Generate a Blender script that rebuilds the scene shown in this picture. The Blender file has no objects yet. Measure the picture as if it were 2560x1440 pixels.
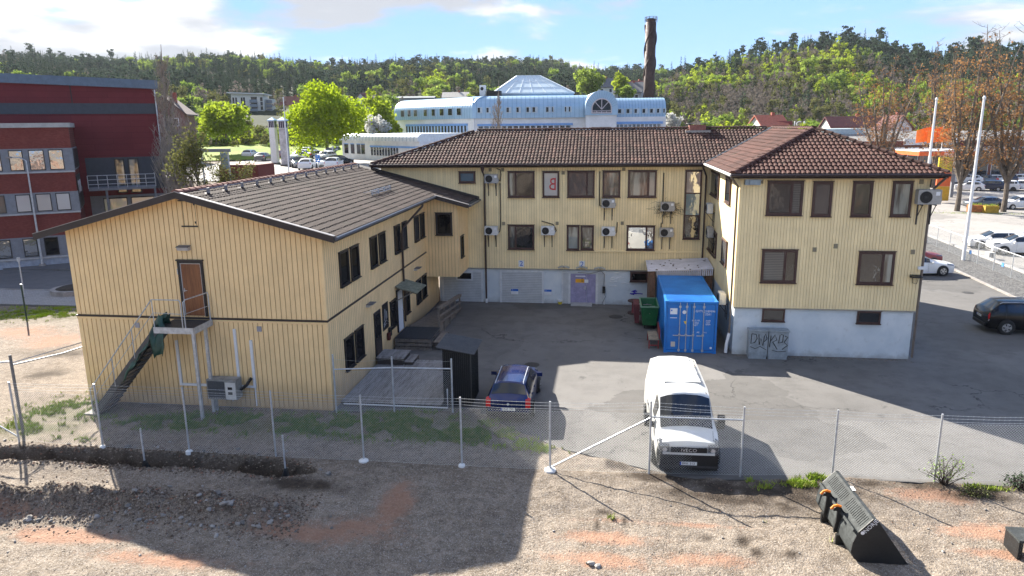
import bpy, bmesh, math, random
from mathutils import Vector, Matrix, noise as mnoise
R_=math.radians
scn=bpy.context.scene
col=scn.collection
rng=random.Random(7)
# ---------------------------------------------------------------- camera
H=10.8; FPX=1799.2; PITCH,ROLL,YAW=0.2230977,-0.01100517,0.13341157
_f0=Vector((-math.sin(YAW),math.cos(YAW),0)); _r0=Vector((math.cos(YAW),math.sin(YAW),0)); _up=Vector((0,0,1))
FWD=_f0*math.cos(PITCH)-_up*math.sin(PITCH); _u=_f0*math.sin(PITCH)+_up*math.cos(PITCH)
RIGHT=_r0*math.cos(ROLL)+_u*math.sin(ROLL); UPV=-_r0*math.sin(ROLL)+_u*math.cos(ROLL)
cd=bpy.data.cameras.new('camera'); cam=bpy.data.objects.new('camera',cd); col.objects.link(cam)
cd.sensor_width=36; cd.lens=36*FPX/2560; cd.clip_start=.1; cd.clip_end=6000
cam.matrix_world=Matrix(((RIGHT.x,UPV.x,-FWD.x,0),(RIGHT.y,UPV.y,-FWD.y,0),(RIGHT.z,UPV.z,-FWD.z,H),(0,0,0,1)))
scn.camera=cam
def ray(px,py): return RIGHT*((px-1280)/FPX)-UPV*((py-720)/FPX)+FWD
def G(px,py,z=0.):
    d=ray(px,py); return Vector((0,0,H))+d*((z-H)/d.z)
def WY(px,py,Y):
    d=ray(px,py); return Vector((0,0,H))+d*(Y/d.y)
def WX(px,py,X):
    d=ray(px,py); return Vector((0,0,H))+d*(X/d.x)
def WD(px,py,D):          # a point at horizontal distance D
    d=ray(px,py); return Vector((0,0,H))+d*(D/math.hypot(d.x,d.y))
# ---------------------------------------------------------------- light
SUN_EL=R_(31.9); SAZ=Vector((-.671,.741,0)).normalized()
SUND=Vector((SAZ.x*math.cos(SUN_EL),SAZ.y*math.cos(SUN_EL),math.sin(SUN_EL)))
sl=bpy.data.lights.new('sun','SUN'); sl.energy=5.0; sl.angle=R_(.55); sl.color=(1,.94,.84)
so=bpy.data.objects.new('sun',sl); col.objects.link(so); so.rotation_euler=SUND.to_track_quat('Z','Y').to_euler(); so.location=(-60,60,60)
w=bpy.data.worlds.new('World'); scn.world=w; w.use_nodes=True
nt=w.node_tree; nt.nodes.clear()
def wn(t,**k):
    n=nt.nodes.new(t)
    for a,b in k.items(): setattr(n,a,b)
    return n
def wl(a,b): nt.links.new(a,b)
def wm(op,a,b=None,c=None,clamp=False):
    n=wn('ShaderNodeMath',operation=op,use_clamp=clamp)
    for i,x in enumerate((a,b,c)):
        if x is None: continue
        if isinstance(x,(int,float)): n.inputs[i].default_value=x
        else: wl(x,n.inputs[i])
    return n.outputs[0]
sky=wn('ShaderNodeTexSky',sky_type='NISHITA'); sky.sun_disc=False; sky.sun_elevation=SUN_EL
sky.sun_rotation=math.atan2(SAZ.x,SAZ.y); sky.air_density=1.0; sky.dust_density=.6; sky.ozone_density=2.5
tc=wn('ShaderNodeTexCoord'); sep=wn('ShaderNodeSeparateXYZ'); wl(tc.outputs['Generated'],sep.inputs[0])
zc=wm('MAXIMUM',sep.outputs[2],0.0)
inv=wm('DIVIDE',1.0,wm('ADD',zc,.34))
cmb=wn('ShaderNodeCombineXYZ'); wl(wm('MULTIPLY',sep.outputs[0],inv),cmb.inputs[0]); wl(wm('MULTIPLY',sep.outputs[1],inv),cmb.inputs[1]); wl(wm('MULTIPLY',zc,7.0),cmb.inputs[2])
def wnoise(scale,det,rough,off=(0,0,0),dist=0.):
    mp=wn('ShaderNodeMapping'); mp.inputs['Location'].default_value=off; wl(cmb.outputs[0],mp.inputs[0])
    n=wn('ShaderNodeTexNoise'); n.inputs['Scale'].default_value=scale; n.inputs['Detail'].default_value=det; n.inputs['Roughness'].default_value=rough; n.inputs['Distortion'].default_value=dist
    wl(mp.outputs[0],n.inputs['Vector']); return n.outputs['Fac']
CO=(-3.3,7.7,1.1)
nA=wnoise(1.5,9,.55,CO,.25); nB=wnoise(1.5,5,.5,(CO[0]+.06,CO[1]-.07,CO[2]+.30),.25)
side=wm('MULTIPLY',sep.outputs[0],-.065)      # more cloud towards the sun's side of the sky
dens=wm('ADD',nA,side)
def wramp(x,a,b):
    n=wn('ShaderNodeMapRange',interpolation_type='SMOOTHSTEP'); n.inputs[1].default_value=a; n.inputs[2].default_value=b; wl(x,n.inputs[0]); return n.outputs[0]
cover=wramp(dens,.45,.56)
thick=wramp(wm('SUBTRACT',nB,wm('MULTIPLY',nA,.35)),.24,.38)
ccol=wn('ShaderNodeMix',data_type='RGBA'); ccol.inputs[6].default_value=(3.5,3.5,3.5,1); ccol.inputs[7].default_value=(1.75,1.85,2.05,1); wl(thick,ccol.inputs[0])
haze_f=wramp(zc,.30,.0)
veil=wn('ShaderNodeMix',data_type='RGBA'); wl(wm('MULTIPLY',haze_f,.16),veil.inputs[0]); skyb=wn('ShaderNodeMix',data_type='RGBA',blend_type='MULTIPLY'); skyb.inputs[0].default_value=1; skyb.inputs[7].default_value=(.42,.66,.98,1)
wl(sky.outputs[0],skyb.inputs[6]); mn=wn('ShaderNodeVectorMath',operation='MINIMUM'); wl(skyb.outputs[2],mn.inputs[0]); mn.inputs[1].default_value=(.92,1.88,3.5); wl(mn.outputs[0],veil.inputs[6]); veil.inputs[7].default_value=(3.0,3.6,4.2,1)
mx=wn('ShaderNodeMix',data_type='RGBA'); wl(cover,mx.inputs[0]); wl(veil.outputs[2],mx.inputs[6]); wl(ccol.outputs[2],mx.inputs[7])
bg=wn('ShaderNodeBackground'); bg.inputs[1].default_value=.096; wl(mx.outputs[2],bg.inputs[0])
wo=wn('ShaderNodeOutputWorld'); wl(bg.outputs[0],wo.inputs[0])
scn.view_settings.view_transform='Standard'; scn.view_settings.look='None'; scn.view_settings.exposure=1.95; scn.view_settings.gamma=1.0
scn.cycles.max_bounces=6; scn.cycles.diffuse_bounces=3; scn.cycles.glossy_bounces=3; scn.cycles.transmission_bounces=3; scn.cycles.transparent_max_bounces=6
scn.cycles.caustics_reflective=False; scn.cycles.caustics_refractive=False
# ---------------------------------------------------------------- helpers
ORG={}
def tag(o,label=None,cat=None,group=None,kind=None):
    if label: o['label']=label
    if cat: o['category']=cat
    if group: o['group']=group
    if kind: o['kind']=kind
    return o
def thing(name,label,cat,loc=(0,0,0),rz=0,group=None,local=False):
    o=bpy.data.objects.new(name,None); col.objects.link(o); o.empty_display_size=.2
    o.location=loc; o.rotation_euler=(0,0,rz); tag(o,label,cat,group)
    ORG[o]=Vector((0,0,0)) if local else Vector(loc); return o
def copy_tree(o,parent=None):
    c=o.copy(); col.objects.link(c); ORG[c]=ORG.get(o,Vector())
    if parent: c.parent=parent
    for ch in o.children:
        if not ch.name.startswith('pipe'): copy_tree(ch,c)
    return c
class MB:
    def __init__(s): s.v=[]; s.f=[]
    def pts(s,ps):
        i=len(s.v); s.v.extend(Vector(p) for p in ps); return list(range(i,i+len(ps)))
    def poly(s,*ps): s.f.append(s.pts(ps)); return s
    def box(s,x0,x1,y0,y1,z0,z1):
        if x0>x1:x0,x1=x1,x0
        if y0>y1:y0,y1=y1,y0
        if z0>z1:z0,z1=z1,z0
        i=s.pts([(x,y,z) for z in (z0,z1) for y in (y0,y1) for x in (x0,x1)]); b=i[0]
        for q in ((0,2,3,1),(4,5,7,6),(0,1,5,4),(1,3,7,5),(3,2,6,7),(2,0,4,6)): s.f.append([b+k for k in q])
        return s
    def obox(s,c,hx,hy,hz,m=None):
        n0=len(s.v); s.box(-hx,hx,-hy,hy,-hz,hz)
        for k in range(n0,len(s.v)): s.v[k]=(m@s.v[k] if m else s.v[k])+Vector(c)
        return s
    def bar(s,a,b,wd,ht,up=(0,0,1)):
        a=Vector(a);b=Vector(b);d=b-a;L=d.length;d.normalize();up=Vector(up)
        sd=d.cross(up)
        if sd.length<1e-4: sd=d.cross(Vector((1,0,0)))
        sd.normalize(); u=sd.cross(d)
        return s.obox((a+b)/2,wd/2,L/2,ht/2,Matrix((sd,d,u)).transposed())
    def prism(s,ps,ax,a0,a1):
        def P(p,a): return {'x':(a,p[0],p[1]),'y':(p[0],a,p[1]),'z':(p[0],p[1],a)}[ax]
        n=len(ps); i=s.pts([P(p,a0) for p in ps])[0]; j=s.pts([P(p,a1) for p in ps])[0]
        ar=sum(ps[k][0]*ps[(k+1)%n][1]-ps[(k+1)%n][0]*ps[k][1] for k in range(n))
        fl=(ar>0)!=(ax=='y')
        A=[i+k for k in range(n)];B=[j+k for k in range(n)]
        fwdd=a1>a0
        s.f.append(A[::-1] if fl==fwdd else A); s.f.append(B if fl==fwdd else B[::-1])
        for k in range(n):
            q=[i+k,i+(k+1)%n,j+(k+1)%n,j+k]; s.f.append(q if fl==fwdd else q[::-1])
        return s
    def tube(s,path,r,n=6,cap=True):
        path=[Vector(p) for p in path]; rs=r if isinstance(r,(list,tuple)) else [r]*len(path)
        rings=[]; prev=None
        for k,p in enumerate(path):
            d=(path[min(k+1,len(path)-1)]-path[max(k-1,0)]).normalized()
            if prev is None:
                a=d.cross(Vector((0,0,1)))
                if a.length<1e-3: a=d.cross(Vector((1,0,0)))
            else: a=prev-d*prev.dot(d)
            a.normalize(); prev=a; b=d.cross(a)
            rings.append(s.pts([p+(a*math.cos(2*math.pi*q/n)+b*math.sin(2*math.pi*q/n))*rs[k] for q in range(n)]))
        for k in range(len(rings)-1):
            A,B=rings[k],rings[k+1]
            for q in range(n): s.f.append([A[q],A[(q+1)%n],B[(q+1)%n],B[q]])
        if cap: s.f.append(rings[0][::-1]); s.f.append(rings[-1])
        return s
    def lathe(s,prof,n=16,c=(0,0,0),ax='z'):
        c=Vector(c); rings=[]
        for r,z in prof:
            ps=[]
            for q in range(n):
                a=2*math.pi*q/n; x,y=r*math.cos(a),r*math.sin(a)
                ps.append(c+Vector({'z':(x,y,z),'y':(x,z,-y) ,'x':(z,x,y)}[ax]))
            rings.append(s.pts(ps))
        for A,B in zip(rings,rings[1:]):
            for q in range(n): s.f.append([A[q],A[(q+1)%n],B[(q+1)%n],B[q]])
        s.f.append(rings[0][::-1]); s.f.append(rings[-1]); return s
    def stone(s,c,r,rg,sub=1,sq=(1,1,.7)):
        bm=bmesh.new(); bmesh.ops.create_icosphere(bm,subdivisions=sub,radius=1)
        m=Matrix.Rotation(rg.random()*6.28,3,'Z')@Matrix.Rotation(rg.uniform(-.5,.5),3,'X')
        i=len(s.v)
        for v in bm.verts: 
            k=r*rg.uniform(.72,1.12); p=Vector((v.co.x*k*sq[0],v.co.y*k*sq[1],v.co.z*k*sq[2])); s.v.append(m@p+Vector(c))
        for f in bm.faces: s.f.append([i+v.index for v in f.verts])
        bm.free(); return s
    def mesh(s,name,off=Vector((0,0,0)),smooth=False):
        me=bpy.data.meshes.new(name); me.from_pydata([tuple(v-off) for v in s.v],[],s.f)
        if smooth: me.polygons.foreach_set('use_smooth',[True]*len(me.polygons))
        me.update(); return me
    def build(s,name,mat,parent=None,smooth=False,kind=None,off=None):
        o_=off if off is not None else (ORG.get(parent,Vector((0,0,0))) if parent else Vector((0,0,0)))
        me=s.mesh(name,o_,smooth); me.materials.append(mat)
        o=bpy.data.objects.new(name,me); col.objects.link(o)
        if parent: o.parent=parent; ORG[o]=o_
        else: ORG[o]=Vector((0,0,0))
        if kind: o['kind']=kind
        return o
def single(mb,name,mat,label,cat,group=None,smooth=False):
    """a thing that is one mesh, its origin moved to the base"""
    xs=[v.x for v in mb.v];ys=[v.y for v in mb.v];zs=[v.z for v in mb.v]
    c=Vector(((min(xs)+max(xs))/2,(min(ys)+max(ys))/2,min(zs)))
    o=mb.build(name,mat,None,smooth,off=c); o.location=c; ORG[o]=c; return tag(o,label,cat,group)
def struct(mb,name,mat,label=None,smooth=False):
    o=mb.build(name,mat,None,smooth); o['kind']='structure'
    if label: o['label']=label
    return o
# materials ------------------------------------------------------
class NT:
    def __init__(s,name):
        s.m=bpy.data.materials.new(name); s.m.use_nodes=True; s.t=s.m.node_tree; s.b=s.t.nodes['Principled BSDF']; s.cc={}
    def n(s,t,**k):
        x=s.t.nodes.new(t)
        for a,b in k.items(): setattr(x,a,b)
        return x
    def l(s,a,b): s.t.links.new(a,b)
    def put(s,sock,x):
        if isinstance(x,(int,float)): sock.default_value=x
        elif isinstance(x,(tuple,list)): sock.default_value=tuple(x)+((1,) if len(x)==3 and len(sock.default_value)==4 else ())
        else: s.l(x,sock)
    def pos(s,k='pos'):
        if k not in s.cc:
            s.cc[k]=s.n('ShaderNodeNewGeometry').outputs['Position'] if k=='pos' else s.n('ShaderNodeTexCoord').outputs['Object']
        return s.cc[k]
    def noise(s,scale,det=4,rough=.55,k='pos',sc=(1,1,1),off=(0,0,0),out='Fac'):
        mp=s.n('ShaderNodeMapping'); mp.inputs['Scale'].default_value=sc; mp.inputs['Location'].default_value=off; s.l(s.pos(k),mp.inputs[0])
        x=s.n('ShaderNodeTexNoise'); x.inputs['Scale'].default_value=scale; x.inputs['Detail'].default_value=det; x.inputs['Roughness'].default_value=rough
        s.l(mp.outputs[0],x.inputs['Vector']); return x.outputs[out]
    def ramp(s,x,a,b,lo=0.,hi=1.):
        n=s.n('ShaderNodeMapRange',interpolation_type='SMOOTHSTEP'); s.l(x,n.inputs[0])
        for i,v in zip((1,2,3,4),(a,b,lo,hi)): n.inputs[i].default_value=v
        return n.outputs[0]
    def mix(s,f,a,b,bt='MIX'):
        n=s.n('ShaderNodeMix',data_type='RGBA',blend_type=bt); s.put(n.inputs[0],f); s.put(n.inputs[6],a); s.put(n.inputs[7],b); return n.outputs[2]
    def math(s,op,a,b=0.):
        n=s.n('ShaderNodeMath',operation=op); s.put(n.inputs[0],a); s.put(n.inputs[1],b); return n.outputs[0]
    def xyz(s,k='pos'):
        n=s.n('ShaderNodeSeparateXYZ'); s.l(s.pos(k),n.inputs[0]); return n.outputs
    def rand(s): return s.n('ShaderNodeObjectInfo').outputs['Random']
    def bump(s,h,strength=.3,dist=.02):
        n=s.n('ShaderNodeBump'); n.inputs['Strength'].default_value=strength; n.inputs['Distance'].default_value=dist; s.put(n.inputs['Height'],h); s.l(n.outputs[0],s.b.inputs['Normal'])
    def fin(s,c,rough=.7,metal=0.,spec=.5,coat=0.):
        s.put(s.b.inputs['Base Color'],c); s.put(s.b.inputs['Roughness'],rough); s.put(s.b.inputs['Metallic'],metal); s.b.inputs['Specular IOR Level'].default_value=spec
        if coat: s.b.inputs['Coat Weight'].default_value=coat; s.b.inputs['Coat Roughness'].default_value=.04
        return s.m
MATS={}
def M(name,c,rough=.65,metal=0.,var=.12,scale=3.,spec=.4,coat=0.,k='pos',bump=0.,bscale=40.):
    """plain painted / solid material with a little uneven wear"""
    if name in MATS: return MATS[name]
    t=NT(name); n=t.noise(scale,5,.6,k); n2=t.noise(scale*6,4,.6,k)
    cc=t.mix(t.ramp(n,.3,.7),tuple(x*(1-var) for x in c),tuple(min(1,x*(1+var*.7)) for x in c))
    cc=t.mix(t.ramp(n2,.35,.75,0,var*1.6),cc,tuple(x*.55 for x in c))
    if bump: t.bump(t.noise(bscale,4,.6,k),bump,.01)
    MATS[name]=t.fin(cc,t.ramp(n2,.3,.7,max(.02,rough-.08),min(1,rough+.1)) if rough>.2 else rough,metal,spec,coat); return MATS[name]
def glassmat(name,tint=(.02,.022,.025),refl=.22,stripes=None,fk=.8):
    t=NT(name); base=t.mix(t.ramp(t.rand(),.35,1.,0,.8),tint,tuple(min(.3,x*4+.03) for x in tint))
    if stripes: 
        base=t.mix(t.ramp(t.noise(3.2,3,.5,'pos',(1,1,.12)),.42,.6),tint,stripes)
    d=t.n('ShaderNodeBsdfDiffuse'); t.put(d.inputs[0],base)
    g=t.n('ShaderNodeBsdfGlossy'); g.inputs['Roughness'].default_value=.015
    bp=t.n('ShaderNodeBump'); bp.inputs['Strength'].default_value=.22; bp.inputs['Distance'].default_value=.06; t.l(t.noise(1.1,3,.5),bp.inputs['Height']); t.l(bp.outputs[0],g.inputs['Normal'])
    fr=t.n('ShaderNodeFresnel'); fr.inputs[0].default_value=1.5
    mxs=t.n('ShaderNodeMixShader'); t.put(mxs.inputs[0],t.math('ADD',t.math('MULTIPLY',fr.outputs[0],fk),refl)); t.l(d.outputs[0],mxs.inputs[1]); t.l(g.outputs[0],mxs.inputs[2])
    t.l(mxs.outputs[0],t.t.nodes['Material Output'].inputs[0]); MATS[name]=t.m; return t.m
# planes of a wall: (axis, position, outward sign)
def pbox(mb,pl,u0,u1,z0,z1,d0,d1):
    ax,c,sg=pl; a,b=c+sg*d0,c+sg*d1
    if ax=='y': mb.box(u0,u1,a,b,z0,z1)
    else: mb.box(a,b,u0,u1,z0,z1)
    return mb
def rect(pl,tl,br):
    F=(lambda p:WY(p[0],p[1],pl[1])) if pl[0]=='y' else (lambda p:WX(p[0],p[1],pl[1]))
    a,b=F(tl),F(br); i=0 if pl[0]=='y' else 1
    return min(a[i],b[i]),max(a[i],b[i]),min(a.z,b.z),max(a.z,b.z)
def zm(ox,oy,s): return lambda x,y:(ox+x/s,oy+y/s)
zA=zm(600,400,3.6); zB=zm(1200,400,3.6); zC=zm(1750,400,3.6); zD=zm(500,750,3.6); zE=zm(0,450,3.6); zF=zm(0,750,3.6); zL=zm(0,150,3.6)
def window(parent,pl,r,fm,pm,mull=(),trans=(),fw=.105,proud=.08,sill=True,name='window',hood=True,label=None):
    u0,u1,z0,z1=r; f=MB()
    pbox(f,pl,u0,u0+fw,z0,z1,.0,proud); pbox(f,pl,u1-fw,u1,z0,z1,.0,proud)
    pbox(f,pl,u0+fw,u1-fw,z1-fw,z1,.0,proud); pbox(f,pl,u0+fw,u1-fw,z0,z0+fw,.0,proud)
    us=[u0+fw]; 
    for m in mull: 
        c=u0+(u1-u0)*m; pbox(f,pl,c-fw*.5,c+fw*.5,z0+fw,z1-fw,0,proud-.012); us+=[c-fw*.5,c+fw*.5]
    us.append(u1-fw); zs=[z0+fw]
    for m in trans:
        c=z0+(z1-z0)*m; 
        pbox(f,pl,u0+fw,u1-fw,c-fw*.35,c+fw*.35,0,proud-.02); zs+=[c-fw*.35,c+fw*.35]
    zs.append(z1-fw)
    o=f.build(name,fm,parent)
    if label: o['label']=label
    k=0
    for i in range(0,len(us),2):
        for j in range(0,len(zs),2):
            g=MB(); pbox(g,pl,us[i]+.002,us[i+1]-.002,zs[j]+.002,zs[j+1]-.002,.036,.046)
            g.build('pane',pm[k%len(pm)] if isinstance(pm,(list,tuple)) else pm,o); k+=1
    if sill:
        s=MB(); pbox(s,pl,u0-.03,u1+.03,z0-.04,z0-.003,0,proud+.05); s.build('sill',fm,o)
    if hood:
        s=MB(); pbox(s,pl,u0-.03,u1+.03,z1+.003,z1+.03,0,proud+.03); s.build('hood',fm,o)
    return o
_tc={}
def text(s,size,mat,parent,name,mtx,depth=.004,sx=1.,align='CENTER',off=None):
    """flat lettering as a thin mesh; mtx places the xy plane of the text"""
    c=bpy.data.curves.new('t','FONT'); c.body=s; c.size=size; c.extrude=depth/2; c.align_x=align; c.align_y='CENTER'; c.resolution_u=2
    o=bpy.data.objects.new('t',c); col.objects.link(o); dg=bpy.context.evaluated_depsgraph_get()
    me=bpy.data.meshes.new_from_object(o.evaluated_get(dg)); bpy.data.objects.remove(o)
    me.transform(Matrix.Diagonal((sx,1,1,1))); me.transform(mtx); me.materials.clear(); me.materials.append(mat); me.name=name
    o_=ORG.get(parent,Vector()) if off is None else off
    me.transform(Matrix.Translation(-o_))
    t=bpy.data.objects.new(name,me); col.objects.link(t); t.parent=parent; ORG[t]=o_; return t
def face_m(origin,xdir,ydir):
    x=Vector(xdir).normalized(); y=Vector(ydir).normalized(); z=x.cross(y).normalized(); y=z.cross(x)
    m=Matrix((x,y,z)).transposed().to_4x4(); m.translation=Vector(origin); return m
# ---------------------------------------------------------------- ground
def sm(x,a,b):
    t=max(0.,min(1.,(x-a)/(b-a))); return t*t*(3-2*t)
def T(x,y): return 5.2*sm(y,57,72)*sm(-x,-22,-8)
def fb(x,y,s,o=4): return mnoise.fractal(Vector((x*s,y*s,3.3)),1.0,2.0,o)
def interp(pl,x):
    if x<=pl[0][0]: return pl[0][1]
    for a,b in zip(pl,pl[1:]):
        if x<=b[0]: return a[1]+(b[1]-a[1])*(x-a[0])/(b[0]-a[0])
    return pl[-1][1]
EDGE=[(p.x,p.y) for p in (G(*q) for q in [(836,1031),(1185,1026),(1225,1045),(1270,1068),(1330,1092),(1420,1128),(1510,1144),(1610,1172),(1700,1192),(1860,1200),(2080,1196),(2330,1207),(2560,1216)])]+[(60,19.5)]
TF=[(p.x,p.y) for p in (G(*q) for q in [(-300,1112),(0,1121),(260,1124),(480,1135),(690,1149),(760,1162),(800,1180)])]
TN=[(p.x,p.y) for p in (G(*q) for q in [(-300,1152),(0,1157),(160,1160),(300,1172),(400,1178),(560,1187),(700,1198),(760,1192),(800,1182)])]
MC=[(p.x,p.y) for p in (G(*q) for q in [(-400,1272),(0,1268),(150,1262),(400,1276),(560,1282),(720,1290)])]
def blob(x,y,q,rx,ry):
    p=G(*q); return math.exp(-(((x-p.x)/rx)**2+((y-p.y)/ry)**2))
PINK=[((150,850),1.6,1.6),((60,830),1.6,1.2),((900,1330),1.3,.9),((990,1260),.5,1.4),((760,1330),1.6,.5),((1560,1350),1.5,.35),((1640,1310),2.0,.16),((1480,1400),1.3,.4),((2480,1330),1.6,.5),((2330,1240),1.3,.5),((1750,1400),1.2,.4),((150,1340),1.8,.4),((420,1400),2.0,.35),((2500,1390),1.0,.25),((40,1290),1.,.3)]
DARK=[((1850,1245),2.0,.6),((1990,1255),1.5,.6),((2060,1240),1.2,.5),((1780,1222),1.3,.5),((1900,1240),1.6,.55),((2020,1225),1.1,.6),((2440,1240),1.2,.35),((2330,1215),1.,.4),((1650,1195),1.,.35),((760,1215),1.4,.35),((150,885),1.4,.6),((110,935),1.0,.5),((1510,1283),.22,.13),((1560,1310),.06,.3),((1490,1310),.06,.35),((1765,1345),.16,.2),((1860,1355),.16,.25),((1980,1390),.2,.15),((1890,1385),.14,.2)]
GRASS=[((700,1065),3.0,.9),((1000,1065),3.0,1.2),((500,1060),2.0,.7),((1290,1110),.9,.5),((165,1030),1.5,1.3),((90,1075),1.6,.6),((1980,1215),.7,.3),((100,785),3.2,1.5),((1150,1075),1.6,.9)]
def dirt(x,y):
    if y>70 or x>40: return 0.
    if x<-10.4: return 1-sm(y,39.2,39.6) if x<-21 else 1.
    return 1-sm(y+.35*fb(x,y,.9,3),interp(EDGE,x)-.15,interp(EDGE,x)+.25)
def gz(x,y):
    d=dirt(x,y); z=T(x,y)-.05
    if d>0 and -60<x<45 and y<46 and y>2:
        z+=d*(.068+.05*fb(x,y,.35,3)+.034*fb(x,y,1.7,4)+.02*fb(x,y,5.,3))
        if x<G(800,1180).x+.3:
            a=interp(TN,x)+.12*fb(x,0,1.5,3); b=interp(TF,x)+.10*fb(x,9,1.5,3)
            e=min(y-a,b-y)
            if e>-.3: z-=.66*sm(e,-.02,.13)*(1+.3*fb(x,y,3.,3))
            if -.7<e<0 and y<a: z+=.08*sm(e,-.7,0)
        c=interp(MC,x); ex=1-sm(x,G(690,1290).x-.8,G(740,1290).x+.3)
        hm=.5*(1+.5*fb(x,0,.7,3))*ex
        q=(y-c)/.92
        if abs(q)<1.3: z+=hm*math.exp(-q*q*2.6)*(1+.35*fb(x,y,2.5,4))
    if y<4: z+=6.*math.exp(-((y+24+.05*x)/5.)**2)*(1+.4*fb(x,y,.07,3))  # added bank behind the camera, unseen, to darken the window reflections
    return z
def axis(segs):
    out=[]
    for a,b,st in segs:
        n=max(1,round((b-a)/st)); out+=[a+(b-a)*i/n for i in range(n)]
    return out+[segs[-1][1]]
gx=axis([(-3000,-300,450),(-300,-60,30),(-60,-27,1.5),(-27,-19,.3),(-19,13,.125),(13,20,.4),(20,60,2),(60,300,30),(300,3000,450)])
gy=axis([(-600,-60,60),(-60,8,2),(8,14,.5),(14,23.5,.105),(23.5,40,.45),(40,90,2.0),(90,300,20),(300,3200,290)])
mb=MB(); nx=len(gx); cols=[]
for y in gy:
    for x in gx:
        mb.v.append(Vector((x,y,gz(x,y))))
        d=dirt(x,y) if (abs(x)<70 and y<60 and y>-60) else 0.
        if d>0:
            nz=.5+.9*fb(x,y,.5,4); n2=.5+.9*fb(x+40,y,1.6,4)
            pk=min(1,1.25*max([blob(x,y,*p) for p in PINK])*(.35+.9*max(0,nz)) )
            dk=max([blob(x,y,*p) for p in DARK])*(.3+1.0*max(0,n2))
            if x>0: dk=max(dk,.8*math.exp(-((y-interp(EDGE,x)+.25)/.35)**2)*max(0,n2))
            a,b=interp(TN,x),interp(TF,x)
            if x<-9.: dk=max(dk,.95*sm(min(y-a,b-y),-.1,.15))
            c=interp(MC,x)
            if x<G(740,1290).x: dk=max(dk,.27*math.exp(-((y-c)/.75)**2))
            if y<4: dk=max(dk,sm(fb(x,y,.16,4)+.35,0,.5)*math.exp(-((y+24)/9.)**2)); pk=max(pk,.9*sm(fb(x+20,y,.12,3),.0,.4))  # dark and pink soil for the added bank
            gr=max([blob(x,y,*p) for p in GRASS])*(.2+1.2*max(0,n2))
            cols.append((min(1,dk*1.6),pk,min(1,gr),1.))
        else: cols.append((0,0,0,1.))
for j in range(len(gy)-1):
    for i in range(nx-1): mb.f.append([j*nx+i,j*nx+i+1,(j+1)*nx+i+1,(j+1)*nx+i])
t=NT('site_dirt')
at=t.n('ShaderNodeVertexColor'); at.layer_name='soil'; sp=t.n('ShaderNodeSeparateColor'); t.l(at.outputs[0],sp.inputs[0])
g1=t.noise(.8,5,.6); g2=t.noise(9,5,.7); vz=t.n('ShaderNodeTexVoronoi'); vz.inputs['Scale'].default_value=16; t.l(t.pos(),vz.inputs['Vector'])
vz2=t.n('ShaderNodeTexVoronoi'); vz2.inputs['Scale'].default_value=45; t.l(t.pos(),vz2.inputs['Vector'])
c=t.mix(t.ramp(g1,.3,.7),(.155,.125,.096),(.228,.192,.154))
c=t.mix(t.ramp(g2,.42,.66,0,.75),c,(.105,.08,.058))
c=t.mix(t.math('MULTIPLY',t.ramp(t.noise(3.0,6,.7),.45,.62),.5),c,(.31,.255,.20))
sv=t.n('ShaderNodeSeparateColor'); t.l(vz2.outputs['Color'],sv.inputs[0])
c=t.mix(t.ramp(sv.outputs[0],.78,.9,0,.65),c,(.38,.34,.30))
c=t.mix(t.ramp(sv.outputs[1],.82,.92,0,.55),c,(.07,.06,.05))
pm_=t.ramp(t.math('ADD',sp.outputs[1],t.math('MULTIPLY',t.noise(3.5,10,.85),2.6)),1.5,2.3); c=t.mix(t.math('MULTIPLY',pm_,.72),c,t.mix(t.ramp(g2,.3,.7),(.25,.12,.072),(.34,.20,.135)))
c=t.mix(t.math('MULTIPLY',sp.outputs[2],.7),c,t.mix(t.ramp(g2,.35,.65),(.05,.065,.02),(.11,.115,.045)))
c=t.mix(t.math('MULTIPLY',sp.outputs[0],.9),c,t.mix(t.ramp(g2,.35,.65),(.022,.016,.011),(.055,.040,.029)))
hh=t.math('ADD',t.math('MULTIPLY',g2,.6),t.math('MULTIPLY',vz.outputs['Distance'],.5)); hh=t.math('ADD',hh,t.math('MULTIPLY',vz2.outputs['Distance'],.35))
t.bump(hh,.55,.07)
DIRT=t.fin(c,.95,0,.15)
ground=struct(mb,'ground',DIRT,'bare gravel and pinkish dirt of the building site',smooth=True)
ca=ground.data.color_attributes.new('soil','FLOAT_COLOR','POINT'); ca.data.foreach_set('color',[q for c4 in cols for q in c4])
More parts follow.
